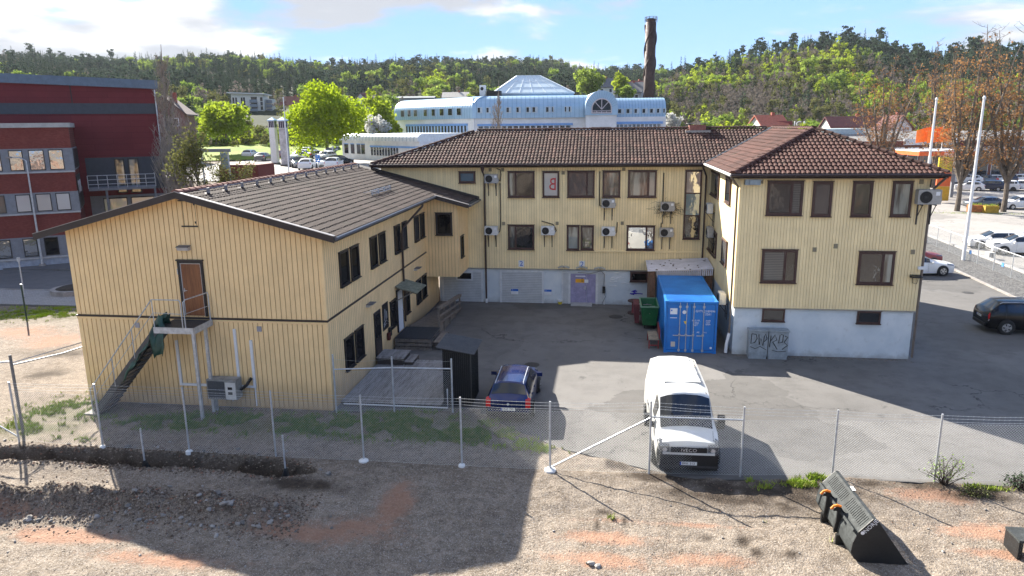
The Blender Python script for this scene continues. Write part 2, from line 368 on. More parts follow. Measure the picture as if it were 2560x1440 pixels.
# asphalt
def asphalt(name,c0,c1,crack=True):
    t=NT(name); a=t.noise(.18,5,.6); b=t.noise(1.1,6,.65); s=t.noise(38,3,.7)
    c=t.mix(t.ramp(a,.3,.7),c0,c1); c=t.mix(t.ramp(b,.42,.7,0,.5),c,tuple(x*.72 for x in c0)); c=t.mix(t.ramp(s,.35,.7,0,.35),c,tuple(x*1.5 for x in c1))
    if crack:
        wv=t.n('ShaderNodeTexVoronoi',feature='DISTANCE_TO_EDGE'); wv.inputs['Scale'].default_value=.13
        mp=t.n('ShaderNodeMix',data_type='VECTOR'); mp.inputs[0].default_value=.28; t.l(t.pos(),mp.inputs[4]); t.l(t.noise(.55,5,.6,out='Color'),mp.inputs[5])
        ad=t.n('ShaderNodeVectorMath',operation='ADD'); sc_=t.n('ShaderNodeVectorMath',operation='SCALE'); sc_.inputs['Scale'].default_value=2.6; t.l(t.noise(.55,5,.6,out='Color'),sc_.inputs[0]); t.l(t.pos(),ad.inputs[0]); t.l(sc_.outputs[0],ad.inputs[1]); t.l(ad.outputs[0],wv.inputs['Vector'])
        ck=t.math('MULTIPLY',t.ramp(wv.outputs['Distance'],.006,.001),t.ramp(t.noise(.3,3,.5,off=(9,2,0)),.45,.6))
        c=t.mix(t.math('MULTIPLY',ck,.85),c,(.03,.03,.03))
        # old patches of other asphalt
        pt=t.n('ShaderNodeTexVoronoi'); pt.inputs['Scale'].default_value=.11; t.l(ad.outputs[0],pt.inputs['Vector']); ps=t.n('ShaderNodeSeparateColor'); t.l(pt.outputs['Color'],ps.inputs[0])
        c=t.mix(t.ramp(ps.outputs[0],.55,.57,0,.34),c,tuple(x*.55 for x in c0)); c=t.mix(t.ramp(ps.outputs[1],.7,.72,0,.25),c,tuple(min(.5,x*1.35) for x in c1))
        # oil drips
        c=t.mix(t.ramp(t.noise(1.1,5,.65,off=(3,7,1)),.62,.72,0,.55),c,(.04,.04,.04))
    t.bump(t.math('ADD',t.math('MULTIPLY',s,.4),b),.25,.02)
    return t.fin(c,t.ramp(b,.3,.7,.82,.95),0,.25)
ASPH=asphalt('yard_asphalt',(.098,.094,.089),(.146,.139,.132))
ROADM=asphalt('road_asphalt',(.11,.112,.12),(.15,.152,.16))
LOTM=asphalt('lot_asphalt',(.20,.19,.178),(.26,.245,.23))
mb=MB()
e=[(x,y) for x,y in EDGE]
pts=[]
for k in range(240):
    x=-10.4+k*(60+10.4)/239; pts.append((x,interp(EDGE,x)+.10*fb(x,3,1.3,4)+.05*fb(x,8,5,2)))
def sheet(name,poly,mat,z,label=None,thick=.03):
    m=MB(); m.prism(poly,'z',z-thick,z); return struct(m,name,mat,label)
yard=sheet('yard',pts+[(60,56),(-10.4,56)],ASPH,0.0,'grey patched asphalt yard between the yellow wings')
# left: road, pavement, lawn strip
def gpt(*q,z=0.): p=G(q[0],q[1],z); return (p.x,p.y)
road=sheet('road',[(-80,43.0),(-21.2,43.0),(-21.2,56.5),(-80,56.5)],ROADM,0.03,'grey road in front of the red building')
pv=NT('paving'); br=pv.n('ShaderNodeTexBrick'); br.inputs['Scale'].default_value=2.5; pv.l(pv.pos(),br.inputs['Vector']); pv.put(br.inputs['Color1'],(.25,.24,.235)); pv.put(br.inputs['Color2'],(.31,.30,.295)); pv.put(br.inputs['Mortar'],(.15,.145,.14)); br.inputs['Mortar Size'].default_value=.012
pv.bump(br.outputs['Fac'],.3,.02); PAVE=pv.fin(br.outputs['Color'],.9,0,.2)
walk=sheet('pavement',[(-60,39.6),(-21.2,39.6),(-21.2,43.4),(-60,43.4)],PAVE,.09,'light grey block pavement along the road',.12)
walk2=sheet('pavement',[(-80,50.2),(-25,50.2),(-25,57.2),(-80,57.2)],ROADM,.13,'asphalt pavement below the red building',.14)
KERB=M('kerb_concrete',(.27,.25,.235),.9,var=.25,scale=2)
for i in range(22):
    x=-21.3-i*1.02-1
    m=MB(); m.box(x,x+1.0,43.4,43.54,0.0,.13); k=m.build('kerb_stone',KERB,walk)
# right: kerb, gravel strip, neighbour lot
KA,KB=G(2376,672),G(2543,750); kd=(KA-KB).normalized(); kn=Vector((kd.y,-kd.x,0))     # towards the lot
if kn.x<0: kn=-kn
K0=KB-kd*26; K1=KA+kd*26
def off(p,d): q=p+kn*d; return (q.x,q.y)
GRAV=NT('grey_gravel'); vg=GRAV.n('ShaderNodeTexVoronoi'); vg.inputs['Scale'].default_value=11; GRAV.l(GRAV.pos(),vg.inputs['Vector']); sg=GRAV.n('ShaderNodeSeparateColor'); GRAV.l(vg.outputs['Color'],sg.inputs[0])
cg=GRAV.mix(sg.outputs[0],(.045,.045,.045),(.19,.185,.18)); GRAV.bump(vg.outputs['Distance'],.9,.08); GRAVM=GRAV.fin(cg,.9,0,.2)
grav=sheet('gravel_strip',[off(K0,.15),off(K1,.15),off(K1,4.2),off(K0,4.2)],GRAVM,.06,'strip of grey gravel along the wire fence',.1)
kp=(K1-K0).length; n=int(kp/1.0)
for i in range(n):
    a=K0+kd*(i*1.0); b=a+kd*.985
    m=MB(); m.bar(a+Vector((0,0,.035))+kn*.07,b+Vector((0,0,.035))+kn*.07,.14,.16); m.build('kerb_stone',KERB,yard)
    if i%2==0:
        m=MB(); m.bar(a+kn*4.3+Vector((0,0,.1)),b+kd*1.0+kn*4.3+Vector((0,0,.1)),.22,.25); m.build('kerb_stone',M('pale_concrete',(.40,.385,.365),.9),grav)
lot=sheet('parking_lot',[off(K0,4.42),off(K1,4.42),(26,76),(26,190),(190,190),(190,10),(40,10)],LOTM,.02,'pale asphalt of the neighbouring car park',.06)
# terrace with the upper car park
up=MB(); up.prism([(-62,73),(8,73),(8,170),(-62,170)],'z',5.2,5.24); upper=struct(up,'upper_parking',LOTM,'pale asphalt of the upper car park beside the white building')
# loose stones, parts of the ground
STONEM=NT('field_stone'); STONEM_=STONEM.fin(STONEM.mix(STONEM.rand(),(.13,.12,.11),(.33,.31,.285)),.85,0,.2)
sr=random.Random(3); smesh=[]
for k in range(5):
    m=MB(); m.stone((0,0,0),1,sr,1 if k<3 else 2,(1,.8,.62)); me=m.mesh('stone'); me.materials.append(STONEM_); smesh.append(me)
def stone(px,py,r):
    p=G(px,py); o=bpy.data.objects.new('stone',smesh[sr.randrange(5)]); col.objects.link(o); o.parent=ground
    z=gz(p.x,p.y); 
    for _ in range(3): p=G(px,py,z); z=gz(p.x,p.y)
    o.location=(p.x,p.y,z+r*.2); o.scale=(r,r*sr.uniform(.7,1),r*sr.uniform(.7,1)); o.rotation_euler=(sr.uniform(-.4,.4),sr.uniform(-.4,.4),sr.random()*6.3)
for px,py,r in [(545,1248,.16),(560,1256,.15),(575,1260,.15),(532,1258,.11),(523,1268,.11),(500,1260,.09),(290,1240,.11),(407,1283,.11),(240,1255,.10),(67,1270,.09),(45,1230,.1),(72,1285,.12),(63,1300,.1),(240,1285,.12),(425,1217,.09),(500,1295,.09),(530,1300,.12),(605,1292,.13),(595,1310,.1),(320,1262,.1),(475,1312,.08),(525,1315,.08),(660,1275,.1),(690,1263,.1),(645,1305,.1),(675,1303,.1),(718,1290,.09),(633,1293,.09),(325,1160,.12),(600,1168,.1),(400,1160,.1),(20,1145,.1),(110,1225,.08),(340,1250,.09),(345,1298,.09),(365,1305,.08),(97,1300,.1),(540,1342,.11),(800,1176,.1),(820,1186,.13),(1480,1412,.14),(1495,1416,.12),(1470,1408,.1),(465,1298,.07),(450,1275,.08),(370,1255,.08),(285,1268,.07),(200,1230,.07),(180,1155,.09),(515,1170,.08),(720,1172,.08),(430,1155,.07)]: stone(px,py,r)
for k in range(150):
    if k<95:
        px=sr.uniform(5,730); py=1250+sr.gauss(0,26)+px*.045
    elif k<115: px=sr.uniform(5,750); py=1158+px*.03+sr.gauss(0,8)
    else: px=sr.uniform(0,2540); py=sr.uniform(1230,1435)
    stone(px,py,sr.uniform(.03,.065))
# fine gravel and clods, too small to pick apart
gvl=MB(); gr5=random.Random(77); OCT=[(1,0,0),(-1,0,0),(0,1,0),(0,-1,0),(0,0,1)]; OF_=[(0,2,4),(2,1,4),(1,3,4),(3,0,4)]
def pebble(x,y,r):
    z=gz(x,y); a=gr5.random()*6.28; ca,sa=math.cos(a),math.sin(a); b=len(gvl.v)
    for ox,oy,oz in OCT: 
        k=r*gr5.uniform(.6,1.2); gvl.v.append(Vector((x+(ox*ca-oy*sa)*k,y+(ox*sa+oy*ca)*k,z-.004+oz*k*.75)))
    gvl.f.extend([[b+q for q in f] for f in OF_])
for _ in range(7000):
    x=gr5.uniform(-17,12); y=14.3+7.5*gr5.random()**1.3
    if dirt(x,y)<.9: continue
    pebble(x,y,gr5.choice((.012,.016,.02,.026)))
for _ in range(9000):
    x=gr5.uniform(-19,-8.2); c_=interp(MC,x); y=c_+gr5.gauss(0,.55); pebble(x,y,gr5.choice((.02,.03,.04,.055)))
for _ in range(5000):
    x=gr5.uniform(-22,-9.3); y=(interp(TN,x) if gr5.random()<.5 else interp(TF,x))+gr5.gauss(0,.14); pebble(x,y,gr5.choice((.02,.03,.045,.06)))
for _ in range(1200):
    x=gr5.uniform(0,11); y=interp(EDGE,x)-abs(gr5.gauss(0,.7))+.05; pebble(x,y,gr5.choice((.015,.02,.03)))
gm_=NT('loose_gravel'); gi_=gm_.n('ShaderNodeNewGeometry').outputs['Random Per Island']; gc=gm_.mix(gm_.ramp(gi_,.2,1.),(.085,.064,.048),(.25,.205,.16)); GVM=gm_.fin(gm_.mix(gm_.ramp(gi_,.0,.12,1,0),gc,(.24,.13,.09)),.95,0,.15)
go_=gvl.build('gravel',GVM); tag(go_,'loose gravel and clods strewn over the site','gravel',kind='stuff')
# grass tufts
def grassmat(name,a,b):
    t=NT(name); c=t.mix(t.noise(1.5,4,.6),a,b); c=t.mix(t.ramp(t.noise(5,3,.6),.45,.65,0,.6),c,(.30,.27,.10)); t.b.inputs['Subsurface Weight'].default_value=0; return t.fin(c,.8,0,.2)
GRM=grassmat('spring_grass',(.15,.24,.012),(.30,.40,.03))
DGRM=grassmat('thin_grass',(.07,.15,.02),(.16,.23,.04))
def grass(name,patches,mat,label,hmin,hmax,seed):
    r=random.Random(seed); m=MB()
    for q,rx,ry,n in patches:
        c=G(*q)
        for _ in range(n):
            a=r.gauss(0,.55); b=r.gauss(0,.55)
            x=c.x+a*rx; y=c.y+b*ry
            if fb(x,y,1.4,3)<-.12+.2*r.random(): continue
            if (-20.75<x<-10.3 and y>24.9): continue
            z=gz(x,y)-.01
            for _ in range(3):
                h=r.uniform(hmin,hmax); an=r.random()*6.28; wd=r.uniform(.008,.018)*(1+h*3); ex=math.cos(an);ey=math.sin(an); lx=r.gauss(0,.45)*h; ly=r.gauss(0,.45)*h; ox=r.gauss(0,.03);oy=r.gauss(0,.03)
                m.poly((x+ox-ex*wd,y+oy-ey*wd,z),(x+ox+ex*wd,y+oy+ey*wd,z),(x+ox+lx,y+oy+ly,z+h))
    o=m.build(name,mat); tag(o,label,'grass',kind='stuff')
grass('grass',[((165,1025),1.5,1.5,1500),((100,1072),1.6,.6,500),((1275,1105),.75,.45,900),((1360,1125),.8,.25,300),((100,785),3.2,1.3,5200),((160,778),1.6,1.0,1500),((170,1100),1.,.2,100)],GRM,'bright spring grass tufts in the sun on the dirt',.05,.15,5)
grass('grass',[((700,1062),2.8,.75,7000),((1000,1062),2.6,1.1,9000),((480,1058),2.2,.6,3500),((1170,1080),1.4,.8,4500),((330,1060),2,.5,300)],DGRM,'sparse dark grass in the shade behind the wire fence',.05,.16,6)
grass('grass',[((1985,1212),.55,.22,420),((2030,1195),.35,.15,200),((1940,1225),.5,.12,150),((2460,1228),.55,.12,300),((1530,1300),.15,.1,8),((2090,1310),.2,.1,25),((2060,1350),.15,.12,30),((1870,1205),.15,.1,30),((1920,1310),.1,.06,10)],GRM,'weedy grass tufts near the loader bucket',.06,.2,8)
# ---------------------------------------------------------------- yellow houses
def paintwood(name,c,dirtc,streak=.5,low=None):
    t=NT(name); a=t.noise(1.2,4,.55); st=t.noise(2.6,5,.65,sc=(2.2,2.2,.10)); fn=t.noise(22,4,.65,sc=(1,1,.25))
    o=t.mix(t.ramp(a,.3,.7),tuple(x*.93 for x in c),tuple(min(1,x*1.06) for x in c))
    isl=t.n('ShaderNodeNewGeometry').outputs['Random Per Island']
    o=t.mix(t.ramp(isl,0,1,0,.30),o,tuple(x*.70 for x in c))
    o=t.mix(t.ramp(st,.5,.75,0,streak),o,dirtc); o=t.mix(t.ramp(fn,.55,.75,0,.25),o,tuple(x*.6 for x in dirtc))
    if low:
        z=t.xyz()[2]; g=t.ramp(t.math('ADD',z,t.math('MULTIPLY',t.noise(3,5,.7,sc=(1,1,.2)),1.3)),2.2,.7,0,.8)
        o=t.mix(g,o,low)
    t.bump(fn,.15,.004); return t.fin(o,.62,0,.35)
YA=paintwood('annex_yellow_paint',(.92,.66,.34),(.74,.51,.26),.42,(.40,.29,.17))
YAB=M('annex_gap_shade',(.50,.35,.19),.8)  # backing in the board gaps: shade put into a darker, dirty yellow
YM=paintwood('main_yellow_paint',(.90,.725,.41),(.70,.54,.30),.45)
YMB=M('main_gap_shade',(.46,.36,.20),.8)  # main house gaps: darker dirty yellow, painted as shade between the boards
BROWN=M('brown_frame_paint',(.062,.030,.025),.5,var=.2); DBROWN=M('dark_brown_metal',(.035,.026,.025),.45,var=.15)
BLKF=M('dark_window_frame',(.018,.016,.018),.45)
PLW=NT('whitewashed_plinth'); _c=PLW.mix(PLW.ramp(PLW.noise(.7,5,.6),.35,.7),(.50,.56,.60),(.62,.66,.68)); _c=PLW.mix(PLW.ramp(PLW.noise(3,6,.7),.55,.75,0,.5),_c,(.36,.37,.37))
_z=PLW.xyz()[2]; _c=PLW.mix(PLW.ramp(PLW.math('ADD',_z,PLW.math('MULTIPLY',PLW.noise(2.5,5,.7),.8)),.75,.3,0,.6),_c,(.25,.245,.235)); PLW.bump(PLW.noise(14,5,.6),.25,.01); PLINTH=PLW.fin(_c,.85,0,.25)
GLASS=glassmat('window_glass',(.014,.015,.018),.08); GBLI=NT('blind_glass'); GDARK=glassmat('dark_glass',(.006,.006,.007),.02,fk=.25); GCUR=glassmat('curtain_glass',(.05,.05,.048),.10,(.26,.28,.25)); GPALE=glassmat('paper_glass',(.46,.47,.46),.10); GBLUE=glassmat('blue_glass',(.03,.10,.16),.12)
_w=GBLI.n('ShaderNodeTexWave',wave_type='BANDS',bands_direction='Z'); _w.inputs['Scale'].default_value=4.; _w.inputs['Distortion'].default_value=.6; GBLI.l(GBLI.pos(),_w.inputs['Vector'])
GBLI=GBLI.fin(GBLI.mix(_w.outputs['Fac'],(.06,.06,.06),(.12,.118,.112)),.08,0,.8)
GREF=glassmat('mirror_glass',(.10,.10,.10),.30)
CREAM=M('cream_soffit',(.46,.37,.22),.7)
def tilemat(name,a,b,lich=.35):
    t=NT(name); isl=t.n('ShaderNodeNewGeometry').outputs['Random Per Island']; r2=t.math('ADD',t.math('MULTIPLY',isl,.75),t.math('MULTIPLY',t.rand(),.35))
    c=t.mix(r2,a,b); c=t.mix(t.ramp(isl,.90,.94,0,.55),c,tuple(min(1,x*1.7) for x in b)); c=t.mix(t.ramp(isl,.0,.07,.6,0),c,tuple(x*.45 for x in a)); c=t.mix(t.ramp(t.noise(.9,5,.7,off=(4,1,2)),.60,.72,0,.5),c,(.055,.06,.035)); c=t.mix(t.ramp(t.noise(.5,4,.6),.4,.7,0,.45),c,tuple(x*.62 for x in a)); c=t.mix(t.ramp(t.noise(9,5,.7),.55,.75,0,lich),c,(.115,.088,.078))
    t.bump(t.noise(40,3,.6),.2,.006); return t.fin(c,.85,0,.25)
TILM=tilemat('brown_roof_tile',(.036,.018,.014),(.095,.048,.037)); TILR=tilemat('red_brown_roof_tile',(.05,.022,.0175),(.11,.050,.039)); TILA=tilemat('grey_brown_roof_tile',(.038,.025,.020),(.070,.048,.040),.25)
RIDR=tilemat('red_ridge_tile',(.17,.075,.058),(.25,.12,.095),.2)
def tilemesh(wt,lt,hump,lift,sh=True):
    us=(0,.10,.28,.5,.72,.90,1.0); hs=(0,.25,.85,1.,.85,.25,0)
    m=MB(); A=m.pts([(u*wt,0,h*hump+lift) for u,h in zip(us,hs)]); B=m.pts([(u*wt,lt,h*hump*.92) for u,h in zip(us,hs)]); C=m.pts([(u*wt,.002,h*hump+lift-.028) for u,h in zip(us,hs)])
    for k in range(6):
        m.f.append([A[k],A[k+1],B[k+1],B[k]]); m.f.append([C[k],C[k+1],A[k+1],A[k]])
    return m
def tiles(roof,O,u,v,wt,gauge,rows,inside,mat,hump,npart,key,name='roof_tile',seed=1,lift=.045):
    r=random.Random(seed); O=Vector(O);u=Vector(u).normalized();v=Vector(v).normalized();n=u.cross(v).normalized()
    tm=tilemesh(wt,gauge*1.1,hump,lift); me=tm.mesh(name); me.materials.append(mat); lst=[]
    for j in range(*rows):
        for i in range(-60,140):
            if inside((i+.5)*wt,(j+.5)*gauge): lst.append((i,j))
    lst.sort(key=lambda q:key(O+u*(q[0]*wt)+v*(q[1]*gauge)))
    o_=ORG[roof]; rest=MB()
    for k,(i,j) in enumerate(lst):
        mt=face_m(O+u*(i*wt+r.uniform(-.006,.006))+v*(j*gauge+r.uniform(-.008,.008))+n*r.uniform(0,.008),u,v)@Matrix.Rotation(r.uniform(-.012,.012),4,'Z')
        if k<npart:
            o=bpy.data.objects.new(name,me); col.objects.link(o); o.parent=roof; o.matrix_basis=Matrix.Translation(-o_)@mt
        else:
            b=len(rest.v); rest.v.extend(mt@q for q in tm.v); rest.f.extend([[b+q for q in f] for f in tm.f])
    if rest.v: rest.build(name+'_field',mat,roof,smooth=False,kind='stuff')
    return len(lst)
def ridgecaps(roof,a,b,mat,rad=.13,step=.38,name='ridge_tile',up=(0,0,1)):
    a=Vector(a);b=Vector(b);d=(b-a);L=d.length;d.normalize(); sd=d.cross(Vector(up)).normalized(); un=sd.cross(d)
    m=MB(); n=6; r0,r1=rad,rad*.86
    A=m.pts([(math.cos(math.pi*q/n)*r0*1.1,0,math.sin(math.pi*q/n)*r0*.8) for q in range(n+1)]); B=m.pts([(math.cos(math.pi*q/n)*r1*1.1,step*1.08,math.sin(math.pi*q/n)*r1*.8-.012) for q in range(n+1)])
    for q in range(n): m.f.append([A[q],A[q+1],B[q+1],B[q]])
    m.f.append(A[::-1]); me=m.mesh(name); me.materials.append(mat)
    for k in range(int(L/step)):
        o=bpy.data.objects.new(name,me); col.objects.link(o); o.parent=roof
        o.matrix_basis=Matrix.Translation(-ORG[roof])@(Matrix.Translation(a+d*(k*step))@Matrix((sd,d,un)).transposed().to_4x4())
def cladding(mb,pl,u0,u1,zf0,zf1,w=.13,gap=.02,d0=0.,d1=.02):
    n=max(1,round((u1-u0)/(w+gap))); p=(u1-u0)/n
    for i in range(n):
        a=u0+i*p+gap/2; b=u0+(i+1)*p-gap/2; pbox(mb,pl,a,b,zf0((a+b)/2),zf1((a+b)/2),d0,d1)
# ---- annex -----------------------------------------------------
AX0,AX1,AY,AYB=-20.7,-10.4,25.0,43.0; RX,RZ=-15.6,8.50; SL=.2665
def az(x): return RZ-abs(x-RX)*SL-.12      # underside of the roof
annex=thing('yellow_annex','yellow board-clad gabled annex with an outside steel stair and brown door','building',((AX0+AX1)/2,34,0))
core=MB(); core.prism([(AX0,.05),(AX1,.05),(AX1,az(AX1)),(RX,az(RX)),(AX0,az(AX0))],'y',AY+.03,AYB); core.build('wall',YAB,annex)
pl=MB(); pl.box(AX0+.04,AX1-.03,AY+.06,AYB-.5,-.6,.16); pl.build('plinth',M('grey_concrete',(.28,.28,.29),.9,var=.25),annex)
front=annex.children[0]
PF=('y',AY+.03,-1); PR=('x',AX1-.03,1)
n=52; p=(AX1-AX0)/n; DOOR=rect(PF,(445,651),(523,790))
bmesh_cache={}
for i in range(n):
    a=AX0+i*p; b=a+p; g=.016
    for lo in (True,False):
        m=MB()
        if lo: z0,za,zb=.12,3.52,3.52
        else:  z0,za,zb=3.70,az(a+g)-.01,az(b-g)-.01
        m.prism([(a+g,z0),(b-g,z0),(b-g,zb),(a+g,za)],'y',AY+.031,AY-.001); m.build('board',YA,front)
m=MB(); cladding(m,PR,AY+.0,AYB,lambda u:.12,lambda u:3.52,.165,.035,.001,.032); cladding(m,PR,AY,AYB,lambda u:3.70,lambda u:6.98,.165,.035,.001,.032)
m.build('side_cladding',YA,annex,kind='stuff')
m=MB(); m.box(AX0-.005,AX1+.05,AY-.05,AY+.02,3.62,3.68); m.box(AX1+.0,AX1+.05,AY+.02,40.1,3.62,3.68); m.build('belt_flashing',DBROWN,annex)
m=MB(); m.box(AX0,AX1+.03,AY-.022,AY+.02,3.525,3.612); m.box(AX1,AX1+.03,AY+.02,40.1,3.525,3.612); m.build('belt_board',YA,annex)
m=MB(); m.box(AX1-.1,AX1+.022,AY-.024,AY+.1,.12,3.52); m.box(AX1-.1,AX1+.022,AY-.024,AY+.1,3.7,6.85); m.build('corner_board',YA,annex)
# bay
BY0,BX1,BZ0=40.13,-8.5,2.24
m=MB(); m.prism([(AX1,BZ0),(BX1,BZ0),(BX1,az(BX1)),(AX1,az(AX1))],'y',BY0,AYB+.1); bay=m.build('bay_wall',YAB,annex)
PB=('y',BY0,-1); PBX=('x',BX1,1)
m=MB()
nb=10; pp=(BX1-AX1)/nb
for i in range(nb):
    a=AX1+i*pp+.014; b=AX1+(i+1)*pp-.014; mm=MB(); mm.prism([(a,BZ0-.03),(b,BZ0-.03),(b,az(b)),(a,az(a))],'y',BY0-.001,BY0-.028); mm.build('board',YA,bay)
m=MB(); cladding(m,PBX,BY0,43.1,lambda u:BZ0-.03,lambda u:az(BX1)-.02,.17,.02,.001,.026); m.build('side_cladding',YA,bay,kind='stuff')
# roof
EXR=-9.68; EXL=-21.56; FY=24.4; BXE=-7.72
def rz(x): return RZ-abs(x-RX)*SL
m=MB(); 
m.prism([(EXL,rz(EXL)-.10),(RX,RZ-.10),(EXR,rz(EXR)-.10),(EXR,rz(EXR)),(RX,RZ),(EXL,rz(EXL))],'y',FY+.05,43.06)
m.prism([(EXR,rz(EXR)-.10),(BXE,rz(BXE)-.10),(BXE,rz(BXE)),(EXR,rz(EXR))],'y',39.72,43.06)
m.box(AX0-.1,-14.2,43.06,44.1,6.5,7.2)
m.prism([(EXL,rz(EXL)-.10),(RX,RZ-.10),(-14.3,rz(-14.3)-.10),(-14.3,rz(-14.3)),(RX,RZ),(EXL,rz(EXL))],'y',43.06,44.1)
aroof=m.build('roof',M('roof_underlay',(.05,.045,.04),.9),annex)
m=MB()
m.prism([(EXL,rz(EXL)-.19),(RX,RZ-.19),(RX,RZ+.05),(EXL,rz(EXL)+.05)],'y',FY,FY+.045); m.build('barge_board',DBROWN,aroof); m=MB(); m.prism([(RX,RZ-.19),(EXR,rz(EXR)-.19),(EXR,rz(EXR)+.05),(RX,RZ+.05)],'y',FY,FY+.045); m.build('barge_board',DBROWN,aroof); m=MB()
m.prism([(EXR,rz(EXR)-.16),(BXE,rz(BXE)-.16),(BXE,rz(BXE)+.05),(EXR,rz(EXR)+.05)],'y',39.66,39.715)
m.build('barge_board',DBROWN,aroof)
m=MB(); m.prism([(RX,RZ+.053),(EXR,rz(EXR)+.053),(EXR,rz(EXR)+.075),(RX,RZ+.075)],'y',FY-.02,FY+.16); m.build('verge_flashing',M('pale_sheet_metal',(.40,.38,.37),.4,.6,var=.1),aroof); m=MB(); m.prism([(EXL,rz(EXL)+.053),(RX,RZ+.053),(RX,RZ+.07),(EXL,rz(EXL)+.07)],'y',FY-.02,FY+.16); m.build('verge_flashing',MATS['pale_sheet_metal'],aroof); m=MB()
m.prism([(EXR,rz(EXR)+.053),(BXE,rz(BXE)+.053),(BXE,rz(BXE)+.075),(EXR,rz(EXR)+.075)],'y',39.64,39.8); m.build('verge_flashing',M('pale_sheet_metal',(.40,.38,.37),.4,.6,var=.1),aroof)
m=MB(); m.prism([(AX0,az(AX0)+.005),(RX,az(RX)+.005),(AX1,az(AX1)+.005),(AX1,az(AX1)-.015),(RX,az(RX)-.015),(AX0,az(AX0)-.015)],'y',FY+.05,AY); m.build('soffit',M('ochre_soffit',(.5,.29,.08),.7),aroof)
sv=Vector((-1,0,SL)).normalized(); gl=.37*.98
cosv=1/math.sqrt(1+SL*SL)
Lr=(EXR-RX)*-1/cosv; Lr=abs(Lr)
def inA(u,v):
    y=FY+.15+u
    if y>43.0: return False
    return v<Lr-.15 and (v>0 or (y>39.8 and v>-abs(BXE-EXR)/cosv+.05)) and u>0
NA=tiles(aroof,(EXR,FY+.15,rz(EXR)),(0,1,0),sv,.21,.36,(-7,18),inA,TILA,.030,300,lambda p:p.y-p.x*.15,seed=4,lift=.024)
ridgecaps(aroof,(RX,FY+.05,RZ+.02),(RX,43.8,RZ+.02),RIDR,.15,.40)
m=MB(); m.tube([(EXR+.07,FY+.02,rz(EXR)-.03),(EXR+.07,39.6,rz(EXR)-.03)],.07,8); m.tube([(BXE+.06,39.75,rz(BXE)-.02),(BXE+.06,43.0,rz(BXE)-.02)],.065,8); m.build('gutter',M('grey_gutter',(.10,.105,.125),.35,.3),aroof)
m=MB(); m.box(EXR+.02,EXR+.03,FY,39.6,rz(EXR)-.16,rz(EXR)+.02); m.build('eave_board',DBROWN,aroof)
GALV=M('galvanised_steel',(.50,.52,.54),.45,.35,var=.2,scale=6); GREYM=M('grey_bracket',(.27,.26,.27),.5,.5)
for k in range(14):
    y=25.6+k*1.3; x=RX+.62; m=MB(); z=rz(x)+.05; m.box(x-.02,x+.02,y-.09,y+.09,z,z+.22); m.box(x-.25,x+.02,y-.09,y+.09,z+.0,z+.02); m.build('roof_bracket',GREYM,aroof)
m=MB(); m.tube([(RX+.62,25,rz(RX+.62)+.24),(RX+.62,43,rz(RX+.62)+.24)],.018,5); m.build('roof_rail',GREYM,aroof)
q0=WY(950,500,36); 
m=MB()
for dz in (.10,.19,.28): m.tube([(-11.55,34.4,rz(-11.55)+dz),(-11.55,37.6,rz(-11.55)+dz)],.02,5)
for y in (34.5,35.5,36.5,37.5): m.box(-11.57,-11.53,y-.03,y+.03,rz(-11.55)+.03,rz(-11.55)+.3); m.bar((-11.55,y,rz(-11.55)+.26),(-12.0,y,rz(-12)+.06),.04,.02)
m.build('snow_guard',GALV,aroof)
m=MB(); m.prism([(-14.4,rz(-14.4)+.0),(BXE,rz(BXE)+.0),(BXE,rz(BXE)+.19),(-14.4,rz(-14.4)+.19)],'y',43.0,43.07); m.build('wall_flashing',DBROWN,aroof)
# downpipe on the annex
dp=rect(PR,zA(1430,480),zA(1480,1300)); yd=WX(*zA(1440,700),AX1).y
m=MB(); m.tube([(EXR+.06,yd+1.8,rz(EXR)-.1),(EXR+.04,yd+1.7,rz(EXR)-.25),(AX1+.12,yd+.15,5.75),(AX1+.1,yd,5.5),(AX1+.1,yd,.9)],.055,8); m.build('downpipe',M('brown_pipe',(.05,.03,.025),.5),annex)
# windows on the annex side
for a,b in [((875,850),(975,1095)),((978,805),(1065,1035)),((1155,712),(1230,945)),((1235,685),(1303,895)),((1375,600),(1435,815)),((1447,580),(1495,775)),((1555,510),(1603,710)),((1608,490),(1653,680))]:
    r=rect(PR,zA(*a),zA(*b)); window(annex,PR,(r[0],r[1],4.62,5.98),BLKF,GDARK,fw=.06,proud=.10)
for a,b in [((1285,345),(1380,560)),((1380,270),(1468,480))]:
    r=rect(PR,zD(*a),zD(*b)); window(annex,PR,(r[0],r[1],1.12,2.45),BLKF,GDARK,fw=.06,proud=.10)
zG=zm(880,640,4.5)
for a,b in [((412,495),(490,735)),((590,450),(640,590)),((708,255),(768,440)),((775,205),(830,400))]:
    r=rect(PR,zG(*a),zG(*b)); window(annex,PR,(r[0],r[1],1.15,2.45),BLKF,GDARK,fw=.06,proud=.10)
window(annex,PB,rect(PB,zA(1760,475),zA(1915,675)),DBROWN,GDARK,fw=.09,proud=.1)
window(annex,PBX,rect(PBX,zA(1978,690),zA(2008,860)),BLKF,GDARK,fw=.06)
